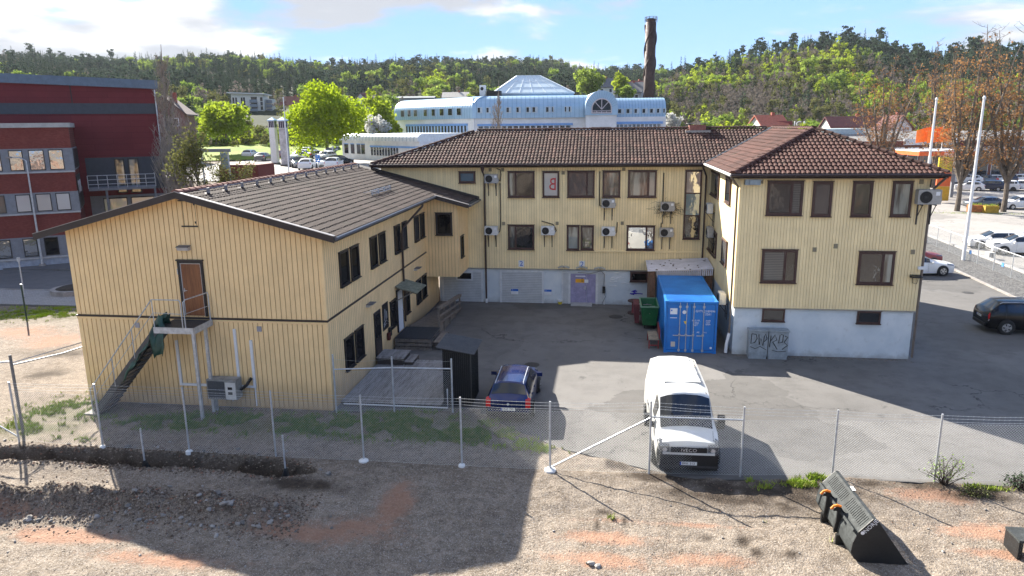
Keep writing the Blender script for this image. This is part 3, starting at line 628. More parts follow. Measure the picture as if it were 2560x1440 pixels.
# doors
r=DOOR; m=MB(); f=.09
pbox(m,PF,r[0],r[0]+f,r[2],r[3],.03,.10);pbox(m,PF,r[1]-f,r[1],r[2],r[3],.03,.10);pbox(m,PF,r[0]+f,r[1]-f,r[3]-f,r[3],.03,.10); fr=m.build('door',BLKF,annex); fr['label']='brown wooden door at the top of the steel stair'
wt=NT('brown_wood_door'); wt_=wt.fin(wt.mix(wt.ramp(wt.noise(3,6,.7,sc=(6,6,.35)),.3,.7),(.13,.045,.018),(.27,.11,.045)),.45,0,.4)
m=MB(); pbox(m,PF,r[0]+f+.035,r[1]-f-.035,r[2]+.02,r[3]-f-.035,.03,.06); m.build('door_leaf',wt_,fr)
m=MB(); 
for a,b in ((r[0]+f+.003,r[0]+f+.03),(r[1]-f-.03,r[1]-f-.003)): pbox(m,PF,a,b,r[2]+.02,r[3]-f-.005,.03,.075)
pbox(m,PF,r[0]+f+.03,r[1]-f-.03,r[3]-f-.03,r[3]-f-.005,.03,.075); m.build('door_jamb',M('pale_grey_paint',(.55,.54,.52),.6),fr)
m=MB(); pbox(m,PF,r[0]+f+.07,r[0]+f+.10,r[2]+.95,r[2]+1.1,.061,.075); pbox(m,PF,r[0]+f+.07,r[0]+f+.2,r[2]+1.0,r[2]+1.02,.075,.1); m.build('handle',GALV,fr)
m=MB(); pbox(m,PF,r[0]-.03,r[1]+.03,r[3]+.002,r[3]+.05,.03,.14); m.build('hood',DBROWN,fr)
r=rect(PR,zD(1553,125),zD(1632,510)); yD0,yD1=r[0],r[1]
m=MB(); pbox(m,PR,r[0],r[1],.42,2.55,.03,.08); dd=m.build('door',BLKF,annex); dd['label']='dark glazed door on the side of the annex'
m=MB(); pbox(m,PR,r[0]+.1,r[1]-.1,1.35,2.4,.082,.088); m.build('pane',GDARK,dd); m=MB(); pbox(m,PR,r[0]+.12,r[1]-.12,.55,1.2,.081,.092); m.build('panel',DBROWN,dd)
r=rect(PR,zG(490,440),zG(568,890)); yW0,yW1=r[0],r[1]
m=MB(); pbox(m,PR,r[0],r[1],.62,2.72,.03,.09); wd_=m.build('door',M('white_door_paint',(.68,.70,.74),.5,var=.05),annex); wd_['label']='white door under the small canopy'
m=MB(); pbox(m,PR,r[0]-.07,r[0]-.002,.62,2.8,.03,.11); pbox(m,PR,r[1]+.002,r[1]+.07,.62,2.8,.03,.11); pbox(m,PR,r[0],r[1],2.722,2.8,.03,.11); m.build('frame',BLKF,wd_)
m=MB(); pbox(m,PR,r[1]-.16,r[1]-.05,1.62,1.65,.09,.13); m.build('handle',GALV,wd_)
# poster with a drawn tower emblem
r=rect(PR,zG(318,430),zG(398,640)); po=thing('poster','tall black poster with a white line drawing on the annex wall','poster',(AX1+.03,(r[0]+r[1])/2,r[2]))
m=MB(); pbox(m,PR,r[0],r[1],1.35,2.62,.033,.05); m.build('board',M('black_print',(.008,.008,.01),.4),po)
yc=(r[0]+r[1])/2; hw=(r[1]-r[0])/2; WHP=M('white_print',(.75,.75,.75),.6,var=.03); m=MB(); d=.053
def ln(a,b,w=.012): m.bar((AX1-.03+d,yc+a[0]*hw,a[1]),(AX1-.03+d,yc+b[0]*hw,b[1]),.004,w*1.6,up=(1,0,0))
for s in (-1,1):
    ln((-.15+s*.28,1.80),(-.15+s*.05,2.35)); ln((.35+s*.2,1.85),(.35+s*.03,2.2))
for k in range(8):
    a=-.75+k*.2; ln((a,1.62+.14*math.cos(a*2)),(a+.2,1.62+.14*math.cos((a+.2)*2)),.02); ln((a,1.52+.1*math.cos(a*2)),(a+.2,1.52+.1*math.cos((a+.2)*2)),.016)
m.build('line_drawing',WHP,po)
# small canopy over the white door
m=MB(); c0,c1=yW0-.25,yW1+.75; 
can=thing('door_canopy','small weathered corrugated canopy over the white annex door','canopy',(AX1,(c0+c1)/2,2.75))
nn=14
for i in range(nn):
    a=c0+(c1-c0)*i/nn; b=c0+(c1-c0)*(i+.55)/nn
    m.prism([(a,0),(b,0),(b,.03),(a,.03)],'z',0,1) if False else None
    x0,z0,x1,z1=AX1+.04,3.02,AX1+1.15,2.72
    i0=m.pts([(x0,a,z0),(x1,a,z1),(x1,b,z1),(x0,b,z0),(x0,a,z0+.035),(x1,a,z1+.035),(x1,b,z1+.035),(x0,b,z0+.035)])[0]
    for q in ((0,1,2,3),(7,6,5,4),(0,4,5,1),(1,5,6,2),(2,6,7,3),(3,7,4,0)): m.f.append([i0+k for k in q])
m.poly((AX1+.04,c0,3.015),(AX1+1.15,c0,2.715),(AX1+1.15,c1,2.715),(AX1+.04,c1,3.015))
m.build('sheet',M('mossy_sheet',(.26,.27,.2),.8,var=.4,scale=5),can)
m=MB(); 
for y in (c0+.1,c1-.1): m.bar((AX1+.04,y,2.3),(AX1+.9,y,2.74),.05,.05); m.bar((AX1+.04,y,2.97),(AX1+1.1,y,2.68),.05,.05)
m.build('bracket',M('grey_wood',(.2,.18,.16),.9),can)
# wall lamps
def walllamp(p,pl,label,big=1.):
    t_=thing('wall_lamp',label,'lamp',p); m=MB(); x,y,z=p
    if pl=='x': m.box(x,x+.14*big,y-.3*big,y+.3*big,z,z+.09*big); n2=MB().box(x+.02,x+.30*big,y-.28*big,y+.28*big,z+.095*big,z+.13*big)
    else: m.prism([(y,z),(y-.17*big,z-.0),(y-.22*big,z+.12*big),(y,z+.16*big)],'x',x-.22*big,x+.22*big); n2=MB().prism([(y,z+.162*big),(y-.235*big,z+.122*big),(y-.235*big,z+.14*big),(y,z+.19*big)],'x',x-.24*big,x+.24*big)
    m.build('housing',M('lamp_housing',(.5,.5,.52),.4,.3),t_); n2.build('visor',M('lamp_visor',(.13,.13,.14),.5),t_); return t_
walllamp(WY(463,625,AY),'y','grey floodlight above the brown door on the gable')
walllamp(WX(*zG(180,560),AX1),'x','grey lamp beside the black poster'); walllamp(WX(*zG(712,155),AX1),'x','grey lamp above the paired windows near the bay')
# hatch outline, vents and sockets on the gable
m=MB(); a=rect(PF,zE(1640,190),zE(1775,415)); pbox(m,PF,a[0]-.1,a[1]+.05,a[2]-.03,a[2]+.02,.03,.07); pbox(m,PF,a[0]-.15,a[1]-.2,a[3],a[3]+.04,.03,.07)
for z in (a[2]+.1,a[3]-.15): pbox(m,PF,a[1]-.05,a[1]-.01,z,z+.08,.03,.05)
pbox(m,PF,a[0],a[0]+.012,a[2],a[3],.03,.036);pbox(m,PF,a[1],a[1]+.012,a[2],a[3],.03,.036); m.build('loft_hatch',DBROWN,annex)
for q in (zF(1238,225),zD(535,260)):
    c=WY(*q,AY); m=MB(); m.box(c.x-.09,c.x+.09,AY-.03,AY-.002,c.z-.1,c.z+.1); m.build('vent_cover',M('zinc',(.34,.34,.4),.5,.4),annex)
c=WY(*zE(1612,825),AY); m=MB(); m.box(c.x-.05,c.x+.06,AY-.06,AY-.002,c.z-.1,c.z+.12); m.build('card_reader',M('pale_plastic',(.5,.5,.5),.5),annex)
# white ducts and AC on the gable
WHT=M('white_plastic',(.72,.73,.74),.45,var=.06); OFFW=M('offwhite_plastic',(.62,.61,.57),.5,var=.12)
m=MB(); 
def duct(x0,z0,x1,z1,d=.06,w=.1):
    m.box(min(x0,x1)-w/2,max(x0,x1)+w/2,AY-.002-d,AY-.002,min(z0,z1),max(z0,z1))
D1=WY(437,850,AY);D2=WY(586,822,AY);D3=WY(628,850,AY); zb=WY(455,962,AY).z; xb=WY(455,962,AY).x; x2=WY(600,960,AY).x; x3=WY(638,960,AY).x
duct(xb,zb,xb,D1.z); m.build('cable_duct',WHT,annex); m=MB(); duct(x2,zb,x2,D2.z); m.build('cable_duct',WHT,annex); m=MB(); duct(x3,zb,x3,D3.z); m.build('cable_duct',WHT,annex)
m=MB(); m.box(xb+.052,WY(525,965,AY).x,AY-.06,AY-.004,zb,zb+.09); m.box(x2+.052,x3-.052,AY-.06,AY-.004,zb,zb+.09); m.box(x3-.02,x3+.02,AY-.04,AY-.004,.15,zb-.002); m.build('cable_duct',WHT,annex)

c=WX(*zG(400,880),AX1); t_=thing('letter_boxes','red and black letter boxes on the annex wall beside the dark door','letter box',(AX1,c.y,c.z)); m=MB(); m.box(AX1+.03,AX1+.16,c.y-.2,c.y+.02,c.z-.25,c.z+.1); m.build('red_box',M('letterbox_red',(.10,.02,.015),.5),t_); m=MB(); m.box(AX1+.03,AX1+.14,c.y+.05,c.y+.3,c.z-.12,c.z+.3); m.build('black_box',BLKF,t_)
# ---- main L-shaped house ----------------------------------------
MY=43.1; RY=33.85; RX0,RX1=5.95,14.0; EZ=8.52; RG=10.42
house=thing('yellow_house','long pale yellow board-clad house with brown tiled hip roof around the yard','building',(0,43,0))
GDARK2=glassmat('green_dark_glass',(.03,.035,.03),.09)
PM=('y',MY,-1); PRF=('y',RY,-1); PRL=('x',RX0,-1)
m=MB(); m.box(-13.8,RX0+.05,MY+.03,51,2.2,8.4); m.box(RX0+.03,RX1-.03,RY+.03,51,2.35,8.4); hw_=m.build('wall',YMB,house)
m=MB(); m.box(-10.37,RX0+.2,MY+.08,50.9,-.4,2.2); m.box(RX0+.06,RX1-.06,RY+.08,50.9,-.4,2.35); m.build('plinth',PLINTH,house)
m=MB(); cladding(m,('y',MY+.03,-1),-13.8,RX0,lambda u:2.18,lambda u:8.4,.14,.014,.001,.03); cladding(m,('y',RY+.03,-1),RX0,RX1,lambda u:2.33,lambda u:8.4,.12,.014,.001,.03); cladding(m,('x',RX0+.03,-1),RY,MY,lambda u:2.33,lambda u:8.4,.12,.014,.001,.03); cladding(m,('x',RX1-.03,1),RY,51,lambda u:2.33,lambda u:8.4,.4,.02,.001,.03)
m.build('cladding',YM,house,kind='stuff')
m=MB(); pbox(m,('y',MY+.08,-1),-10.3,RX0-.02,2.12,2.175,0,.1); pbox(m,('y',RY+.08,-1),RX0,RX1,2.27,2.325,0,.1); m.build('drip_board',M('drip_grey',(.33,.31,.26),.8),house)
# roof deck
A=(-14.26,42.5,EZ);B=(5.47,42.5,EZ);C=(9.97,47,RG);D=(-8.45,47,RG);E_=(5.47,33.3,EZ);F_=(14.47,33.3,EZ);P_=(9.97,37.8,RG);Q=(14.47,51.5,EZ);S=(-14.26,51.5,EZ)
m=MB()
for ps in ((A,B,C,D),(S,A,D),(Q,S,D,C),(B,E_,P_,C),(E_,F_,P_),(F_,Q,C,P_)): m.poly(*ps)
m.prism([(-14.26,42.5),(5.47,42.5),(5.47,33.3),(14.47,33.3),(14.47,51.5),(-14.26,51.5)],'z',8.36,8.515)
hroof=m.build('roof',M('roof_underlay_main',(.03,.022,.02),.9),house)
m=MB(); m.prism([(-13.9,42.95),(5.8,42.95),(5.8,33.55),(14.2,33.55),(14.2,51),(-13.9,51)],'z',8.30,8.355); m.build('soffit',CREAM,hroof)
slv=Vector((0,4.5,RG-EZ)).normalized(); Ls=math.hypot(4.5,RG-EZ); k45=4.5/Ls
def inM(u,v):
    x=-14.26+u; q=v/Ls
    return v<Ls-.05 and x>-14.26+5.81*q+.05 and x<5.47+4.5*q-.05
tiles(hroof,(-14.26,42.5,EZ+.01),(1,0,0),slv,.21,.37,(0,13),inM,TILM,.052,0,lambda p:0,seed=2)
def inF(u,v):
    q=v/Ls; x=u; return v<Ls and x>4.5*q+.0 and x<9.0-4.5*q
tiles(hroof,(5.47,33.3,EZ+.01),(1,0,0),slv,.21,.37,(0,13),inF,TILR,.055,300,lambda p:p.z,seed=3)
def inL(u,v):
    q=v/Ls; y=42.5-u; return v<Ls-.05 and y>33.3+4.5*q and y<42.5+4.5*q-.02
tiles(hroof,(5.47,42.5,EZ+.01),(0,-1,0),Vector((4.5,0,RG-EZ)),.21,.37,(0,13),inL,TILR,.03,0,lambda p:0,seed=5)
ridgecaps(hroof,(-8.45,47,RG+.05),(9.8,47,RG+.05),TILM,.15,.4); ridgecaps(hroof,(9.97,37.8,RG+.05),(9.97,47,RG+.05),TILR,.15,.4)
ridgecaps(hroof,(5.5,33.35,EZ+.07),(9.97,37.8,RG+.07),TILR,.15,.4); ridgecaps(hroof,(14.45,33.35,EZ+.07),(9.97,37.8,RG+.07),TILM,.15,.4); ridgecaps(hroof,(-14.2,42.55,EZ+.07),(-8.45,47,RG+.07),TILM,.15,.4)
m=MB(); m.bar(Vector(B)+Vector((0,0,.10)),Vector(C)+Vector((0,0,.10)),.16,.02); m.build('valley_gutter',M('valley_metal',(.06,.065,.075),.4,.5),hroof)
GUT=M('dark_gutter',(.045,.03,.028),.45,.2)
m=MB(); m.tube([(-14.3,42.42,EZ-.02),(5.45,42.42,EZ-.02)],.07,8); m.tube([(5.4,33.22,EZ-.02),(14.5,33.22,EZ-.02)],.07,8); m.build('gutter',GUT,hroof)
m=MB(); m.tube([(5.4,33.22,EZ-.02),(5.4,42.45,EZ-.02)],.07,8); m.build('gutter',M('white_gutter',(.6,.58,.55),.4),hroof)
for x in [5.9+.75*k for k in range(12)]:
    m=MB(); m.box(x-.012,x+.012,33.13,33.3,EZ-.10,EZ+.01); m.build('gutter_hook',GUT,hroof)
# chimney
cc=WY(1742,322,47); m=MB(); m.box(cc.x-.5,cc.x+.5,46.6,47.3,RG-.2,RG+.25); ch=m.build('chimney',M('red_brick_chimney',(.32,.13,.10),.8,var=.25,scale=8),hroof)
m=MB(); m.box(cc.x-.62,cc.x+.62,46.5,47.4,RG+.33,RG+.36); m.build('cap',M('cap_metal',(.35,.33,.3),.5,.5),ch)
m=MB()
for sx in (-.45,.45): m.box(cc.x+sx-.02,cc.x+sx+.02,46.7,46.75,RG+.25,RG+.33)
m.tube([(cc.x+.1,47,RG+.36),(cc.x+.1,47,RG+.85)],.015,5); m.build('aerial',GUT,ch)
m=MB(); m.prism([(cc.x-.75,46.3),(cc.x+.75,46.3),(cc.x+.75,46.6),(cc.x-.75,46.6)],'z',RG-.22,RG-.08); m.build('flashing',M('cap_metal',(.35,.33,.3)),ch)
# windows, main wing
def mw(tl,br,mull=(),pm=GLASS,tr=(),z=zB,pl=PM,**k): return window(house,pl,rect(pl,z(*tl),z(*br)),BROWN,pm,mull,tr,**k)
mw((250,103),(492,335),(.29,),[GCUR,GLASS]); w2=mw((563,103),(713,335),(),GPALE); w2['label']='window papered white with a red letter B'
mw((787,100),(1030,335),(.72,),[GLASS,GBLI]); mw((1105,98),(1260,333),(),GCUR); mw((1335,95),(1585,335),(.71,),GCUR)
r=rect(PM,zB(1850,93),zB(1972,710)); window(house,PM,(r[0],r[1],r[2],r[3]),BROWN,[GLASS,GBLUE,GREF],(),(.345,.67),fw=.09)['label']='tall three-part stairwell window'
mw((1970,105),(2120,205),(),GBLUE,z=zA); mw((252,583),(490,803),(.29,),[GCUR,GLASS]); mw((782,587),(893,810),(),GCUR); mw((908,590),(1022,808),(),GCUR); mw((1322,590),(1568,812),(.70,),GREF)
mw((1352,1005),(1508,1095),(),GDARK)
r=rect(PM,zB(563,103),zB(713,335)); RED=M('red_marker',(.45,.04,.05),.6)
text('B',1.05,RED,w2,'lettering',face_m(((r[0]+r[1])/2+.12,MY-.05,(r[2]+r[3])/2-.02),(-1,0,0),(0,0,1)),sx=.8)
# right wing windows
for tl,br,mu,pm_ in [((610,190),(912,497),(.68,),[GLASS,GBLI]),((1022,195),(1172,507),(),GLASS),((1380,193),(1530,508),(),GDARK2),((1738,193),(1884,508),(),GCUR),((560,805),(858,1105),(.66,),[GBLI,GLASS]),((1432,822),(1727,1120),(.68,),[GLASS,GCUR])]:
    mw(tl,br,mu,pm_,z=zC,pl=PRF,fw=.11)
PP=('y',RY+.08,-1)
zH=zm(1960,500,3.6)
window(house,PP,rect(PP,(1906,771),(1960,803)),BROWN,GLASS,fw=.07); window(house,PP,rect(PP,zH(660,998),zH(860,1112)),BROWN,GLASS,fw=.07)
# left side of the right wing
for tl,br in [((2090,95),(2150,350)),((2225,150),(2255,400)),((2062,590),(2125,880)),((2190,700),(2220,960))]:
    r=rect(PRL,zB(*tl),zB(*br)); window(house,PRL,r,BROWN,GLASS,fw=.08)
# garage doors and yard door in the plinth
PPM=('y',MY+.08,-1); GARM=M('grey_white_door',(.50,.52,.53),.6,var=.08); WTR=M('white_trim',(.60,.62,.63),.6,var=.1)
def garage(r,label,win=None):
    m=MB(); pbox(m,PPM,r[0]-.12,r[0],0,r[3]+.12,0,.06);pbox(m,PPM,r[1],r[1]+.12,0,r[3]+.12,0,.06);pbox(m,PPM,r[0],r[1],r[3],r[3]+.12,0,.06); g=m.build('garage_door',WTR,house); g['label']=label
    n=18; h=r[3]/n
    me=None
    for i in range(n):
        m=MB(); pbox(m,PPM,r[0]+.005,r[1]-.005,i*h+.006,(i+1)*h-.012,.005,.03); m.build('slat',GARM,g)
    m=MB(); pbox(m,PPM,r[0]+.005,r[1]-.005,0.01,r[3]-.005,.001,.006); m.build('backing',M('door_gap',(.2,.2,.2),.8),g); return g
r=rect(PPM,zB(195,1005),zB(557,1290)); garage((r[0],r[1],0,r[3]),'grey slatted garage door between the plinth piers')
r=rect(PPM,zA(1815,1000),zA(2175,1275)); gl_=garage((-10.1,r[1],0,r[3]),'grey slatted garage door below the bay')
r=rect(PPM,zA(1945,1000),zA(2098,1082)); window(house,('y',MY+.04,-1),r,WTR,GDARK,fw=.09,sill=False,hood=False)
r=rect(PPM,zB(735,1000),zB(1125,1300)); ra=rect(PPM,zB(815,1018),zB(1040,1293)); LAV=M('lavender_door_paint',(.30,.28,.44),.5,var=.18,scale=4)
m=MB(); pbox(m,PPM,r[0],r[0]+.1,0,r[3],0,.06);pbox(m,PPM,r[1]-.1,r[1],0,r[3],0,.06);pbox(m,PPM,r[0]+.1,r[1]-.1,r[3]-.1,r[3],0,.06);pbox(m,PPM,ra[0]-.12,ra[0],0,r[3]-.1,0,.05);pbox(m,PPM,ra[1],ra[1]+.12,0,r[3]-.1,0,.05)
dj=m.build('yard_door',WTR,house); dj['label']='lavender double steel door with a yellow sign'
n=14; h=(r[3]-.1)/n
for i in range(n):
    for a,b in ((r[0]+.1,ra[0]-.12),(ra[1]+.12,r[1]-.1)):
        m=MB(); pbox(m,PPM,a+.005,b-.005,i*h+.006,(i+1)*h-.01,.003,.03); m.build('slat',GARM,dj)
xm=ra[0]+(ra[1]-ra[0])*.64
m=MB(); pbox(m,PPM,ra[0]+.01,xm-.008,.08,r[3]-.16,.01,.05); dl=m.build('door_leaf',LAV,dj); m=MB(); pbox(m,PPM,xm+.008,ra[1]-.01,.08,r[3]-.16,.01,.05); m.build('door_leaf',LAV,dj)
m=MB(); pbox(m,PPM,xm-.2,xm-.05,1.0,1.03,.05,.11); pbox(m,PPM,xm-.12,xm-.06,.9,1.15,.05,.06); m.build('handle',GALV,dl)
YS=M('yellow_sign',(.75,.36,.02),.5,var=.04); rs=rect(PPM,zB(860,1068),zB(938,1103)); m=MB(); pbox(m,PPM,rs[0],rs[1],rs[2],rs[3],.052,.06); m.build('sign_plate',YS,dj)
m=MB()
for k in range(3): pbox(m,PPM,rs[0]+.35,rs[1]-.05,rs[2]+.06+k*.09,rs[2]+.09+k*.09,.061,.064)
m.build('sign_lines',DBROWN,dj)
m=MB(); pbox(m,PPM,rs[1]+.02,rs[1]+.25,rs[2],rs[2]+.2,.052,.058); pbox(m,PPM,rs[0],rs[0]+.6,rs[3]+.14,rs[3]+.2,.052,.056); m.build('notice',WHT,dj)
m=MB(); m.box(ra[0]+.05,ra[1]-.2,MY-.55,MY+.08,0,.10); m.build('threshold_step',M('step_concrete',(.4,.4,.4),.9),house)
# numbered plates
for q,s in (((372,932),.44),((918,938),.44)):
    c=WY(*zB(*q),MY); ts=thing('number_plate','blue number 2 on a white plate above the '+('garage door' if q[0]<500 else 'lavender door'),'sign',(c.x,MY,c.z)); m=MB(); m.box(c.x-.17,c.x+.17,MY-.025,MY-.002,c.z-.2,c.z+.2); m.build('plate',WHT,ts)
    text('2',.44,M('blue_print',(.01,.12,.5),.5),ts,'numeral',face_m((c.x,MY-.028,c.z),(1,0,0),(0,0,1)),sx=1.1)
for q in ((312,1185),(612,1190)):
    c=WY(*zB(*q),MY); ts=thing('parking_notice','small blue and white parking notice on the '+('garage door' if q[0]<500 else 'plinth beside the garage door'),'sign',(c.x,MY,c.z)); m=MB(); m.box(c.x-.22,c.x+.22,MY+.0,MY+.03,c.z-.16,c.z+.03); m.build('plate',WHT,ts); m=MB(); m.box(c.x-.22,c.x+.22,MY-.0,MY+.03,c.z+.032,c.z+.16); m.build('header',M('blue_print',(.01,.12,.5),.5),ts)
    text('P',.1,WHT,ts,'lettering',face_m((c.x-.13,MY-.003,c.z+.095),(1,0,0),(0,0,1)))
# conduit and vents
m=MB(); a=WY(*zB(915,818),MY); b=WY(*zB(2005,830),MY); m.box(a.x,b.x,MY-.07,MY-.002,b.z-.05,b.z+.05); m.build('conduit',YM,house)
VENT=M('vent_grey',(.24,.21,.14),.7)
for q in [(92,88),(205,88),(748,115),(1294,82),(213,572),(694,570),(1280,568)]:
    c=WY(*zB(*q),MY); m=MB(); m.box(c.x-.09,c.x+.09,MY-.03,MY-.001,c.z-.1,c.z+.1); m.build('vent_cover',VENT,house)
for q in [(552,192),(1030,806),(1914,827),(1220,775),(1993,195)]:
    c=WY(*zC(*q),RY); m=MB(); m.box(c.x-.085,c.x+.085,RY-.03,RY-.001,c.z-.1,c.z+.1); m.build('vent_cover',VENT,house)
# downpipes
BP=M('brown_pipe',(.05,.03,.025),.5); 
xp=WY(*zB(45,400),MY).x; m=MB(); m.lathe([(.14,8.42),(.12,8.3),(.05,8.05)],8,(xp,42.45,0)); m.tube([(xp,42.5,8.1),(xp+.03,MY-.1,7.75),(xp,MY-.1,7.4),(xp,MY-.1,.25)],.055,8); m.build('downpipe',BP,house)
m=MB(); m.tube([(xp,MY-.1,.26),(xp,MY-.1,0)],.07,8); m.build('pipe_shoe',WHT,house)
m=MB(); m.tube([(5.3,42.45,8.42),(5.45,MY-.4,8.1),(5.6,MY-.1,7.8),(5.6,MY-.1,0.3)],.055,8); m.build('downpipe',BP,house)
m=MB(); m.tube([(5.42,33.3,8.42),(5.85,33.95,7.95),(5.85,34.05,7.8),(5.85,34.05,1.0)],.05,8); m.build('downpipe',M('grey_pipe',(.16,.13,.11),.5,.2),house)
m=MB(); m.tube([(5.85,34.05,1.0),(5.75,34.0,.5),(5.72,33.95,.05)],.075,8); m.build('pipe_shoe',WHT,house)
m=MB(); m.tube([(14.4,33.3,8.42),(14.2,RY-.05,7.95),(14.08,RY+.05,7.7),(14.08,RY+.05,.1)],.055,8); m.build('downpipe',M('grey_pipe',(.16,.13,.11)),house)
# ---- air conditioners ------------------------------------------
ACW=M('ac_white',(.62,.62,.60),.5,var=.1,k='obj'); ACG=M('ac_grey',(.36,.35,.33),.55,var=.2,k='obj'); ACB=M('ac_black',(.012,.012,.013),.5); BRK=M('bracket_steel',(.045,.042,.045),.5,.3)
def ac_proto(cm):
    t_=thing('air_conditioner','','air conditioner',(0,0,0),local=True); w,h,d=.79,.52,.30
    m=MB(); m.box(-w/2,w/2,-.42,-.12,0,h); c=m.build('casing',cm,t_)
    m=MB(); m.lathe([(.215,-.432),(.215,-.419)],20,(-.13,0,h/2),'y'); fn=m.build('fan_grille',ACB,c)
    m=MB(); 
    for rr in (.08,.14,.2): m.lathe([(rr,-.436),(rr,-.4325)],20,(-.13,0,h/2),'y') if False else m.tube([(-.13+rr*math.cos(a*.4189),-.437,h/2+rr*math.sin(a*.4189)) for a in range(16)],.004,4,False)
    m.lathe([(.045,-.445),(.045,-.433)],10,(-.13,0,h/2),'y'); m.build('guard_ring',BRK,fn)
    m=MB(); m.box(w/2-.2,w/2-.06,-.426,-.421,h-.2,h-.06); m.build('badge',WHT,c)
    m=MB(); m.box(-w/2+.02,w/2-.02,-.40,-.14,h+.001,h+.012); m.build('lid',cm,c)
    m=MB(); m.box(w/2+.001,w/2+.05,-.34,-.2,.08,.26); m.build('valve_cover',cm,c)
    for x in (-.22,.24):
        m=MB(); m.box(x-.022,x+.022,-.04,-.005,-.78,.06); m.box(x-.02,x+.02,-.45,-.04,-.045,-.005); m.bar((x,-.03,-.5),(x,-.4,-.045),.025,.02); m.build('bracket',BRK,t_)
    return t_
acp={}
def ac(q0,q1,pl,label,cm=ACW,pipe=None,z=zB,scale=1.,pipes=None):
    k=cm.name
    if k not in acp: acp[k]=ac_proto(cm); o=acp[k]
    else: o=copy_tree(acp[k])
    r=rect(pl,z(*q0),z(*q1)) if q0 else q1
    ax,c,sg=pl
    if ax=='y': o.location=((r[0]+r[1])/2,c,r[2]); o.rotation_euler=(0,0,0)
    else: o.location=(c,(r[0]+r[1])/2,r[2]); o.rotation_euler=(0,0,R_(-90 if sg<0 else 90))
    o['label']=label; o['category']='air conditioner'; o['group']='air conditioners on the yellow house walls'; o.scale=(scale,)*3
    if pipes:
        m=MB(); m.tube(pipes,.028,6); m.build('pipe',ACB,o)
    return o
ac((48,130),(170,205),PM,'grey air conditioner high up beside the left downpipe of the yard',ACG,pipes=[(.42,-.2,.2),(.5,-.1,.1),(.55,-.06,.5),(.5,-.05,.78),(.28,-.04,.85)])
ac((48,587),(168,668),PM,'white air conditioner low beside the left downpipe, linked by a black pipe',ACW,pipes=[(.4,-.2,.1),(.5,-.1,.2),(.54,-.05,.6),(.54,-.05,3.1)])
ac((552,583),(675,668),PM,'white air conditioner on the lower row left of the paired windows',ACW,pipes=[(.4,-.2,.1),(.5,-.15,.25),(.42,-.08,.42),(.3,-.04,.6),(-.4,-.04,.8)])
ac((1095,347),(1215,425),PM,'grey air conditioner on the upper row under the single window',ACG,pipes=[(-.4,-.2,.1),(-.52,-.05,.1),(-.52,-.05,2.1)])
ac((1093,592),(1215,675),PM,'white air conditioner on the lower row between two brown windows',ACW,pipes=[(.4,-.2,.1),(.5,-.1,.2),(.53,-.04,.78)])
ac((1622,375),(1745,455),PM,'grey air conditioner with a messy bird nest of twigs behind it',ACG,pipes=[(-.25,-.1,.5),(-.25,-.05,2.2)])
ac((1615,605),(1733,685),PM,'grey air conditioner on the lower row left of the tall stairwell window',ACG,pipes=[(-.3,-.1,.5),(-.3,-.05,.8)])
ac(None,(41.2,42.0,WX(*zB(2125,490),RX0).z,0),PRL,'small white air conditioner high on the sunlit side wall',ACW)
ac(None,(40.6,41.4,WX(*zB(2120,700),RX0).z,0),PRL,'small grey air conditioner lower on the sunlit side wall',ACG)
ac(None,(35.3,36.1,WX(*zB(2200,1270),RX0).z+.1,0),PRL,'white air conditioner near the ground behind the container',ACW)
o=ac((1938,290),(2110,390),PRF,'large air conditioner on the outer corner of the right wing',ACG,z=zC,scale=1.2,pipes=[(.1,-.1,.6),(.15,-.05,1.1)])
# twigs of the nest
m=MB(); c=WY(*zB(1700,430),MY); tr=random.Random(2)
for k in range(170):
    p0=Vector((c.x+tr.gauss(0,.36),MY-.1-tr.random()*.25,c.z+tr.gauss(-.05,.2))); an=tr.gauss(0,.8); L=tr.uniform(.2,.5); p1=p0+Vector((math.cos(an)*L*tr.choice((-1,1)),tr.gauss(0,.06),math.sin(an)*L-.08)); m.tube([p0,p1],.006,3)
single(m,'bird_nest',M('twigs',(.05,.042,.035),.9),'untidy bird nest of dark twigs around an air conditioner','nest')
# exhaust box on right wing, floodlight
c=WY(*zC(468,185),RY); t_=thing('exhaust_box','grey metal exhaust hood high on the right wing left corner','vent',(c.x,RY,c.z-.2)); m=MB(); m.box(c.x-.33,c.x+.33,RY-.28,RY-.001,c.z-.18,c.z+.18); m.build('housing',M('zinc_box',(.27,.33,.38),.45,.5),t_); m=MB(); m.box(c.x-.15,c.x+.2,RY-.36,RY-.281,c.z-.15,c.z+.06); m.build('cowl',M('zinc_box',(.27,.33,.38)),t_)
m=MB(); m.tube([(c.x+.42,RY-.1,c.z+.3),(c.x+.42,RY-.1,c.z+.05),(c.x+.3,RY-.1,c.z)],.04,6); m.build('hose',GALV,t_)
c=WY(*zC(1930,1045),RY); t_=thing('floodlight','black floodlight at the outer corner of the right wing','lamp',(c.x,RY,c.z)); m=MB(); m.prism([(RY-.05,c.z-.06),(RY-.38,c.z-.02),(RY-.38,c.z+.04),(RY-.05,c.z+.08)],'x',c.x-.22,c.x+.2); m.build('head',ACB,t_); m=MB(); m.tube([(c.x+.18,RY-.05,c.z),(c.x+.1,RY-.05,c.z-.35),(c.x-.08,RY-.05,c.z-.3),(c.x-.1,RY-.05,c.z-.05)],.012,5); m.build('cable',ACB,t_)
c=WY(*zC(1980,965),RY); t_=thing('security_camera','small white camera on an arm at the right wing corner','camera',(c.x,RY,c.z)); m=MB(); m.box(c.x-.18,c.x+.18,RY-.3,RY-.18,c.z-.05,c.z+.07); m.build('body',WHT,t_); m=MB(); m.box(c.x-.03,c.x+.03,RY-.18,RY-.001,c.z-.03,c.z+.03); m.build('arm',WHT,t_)
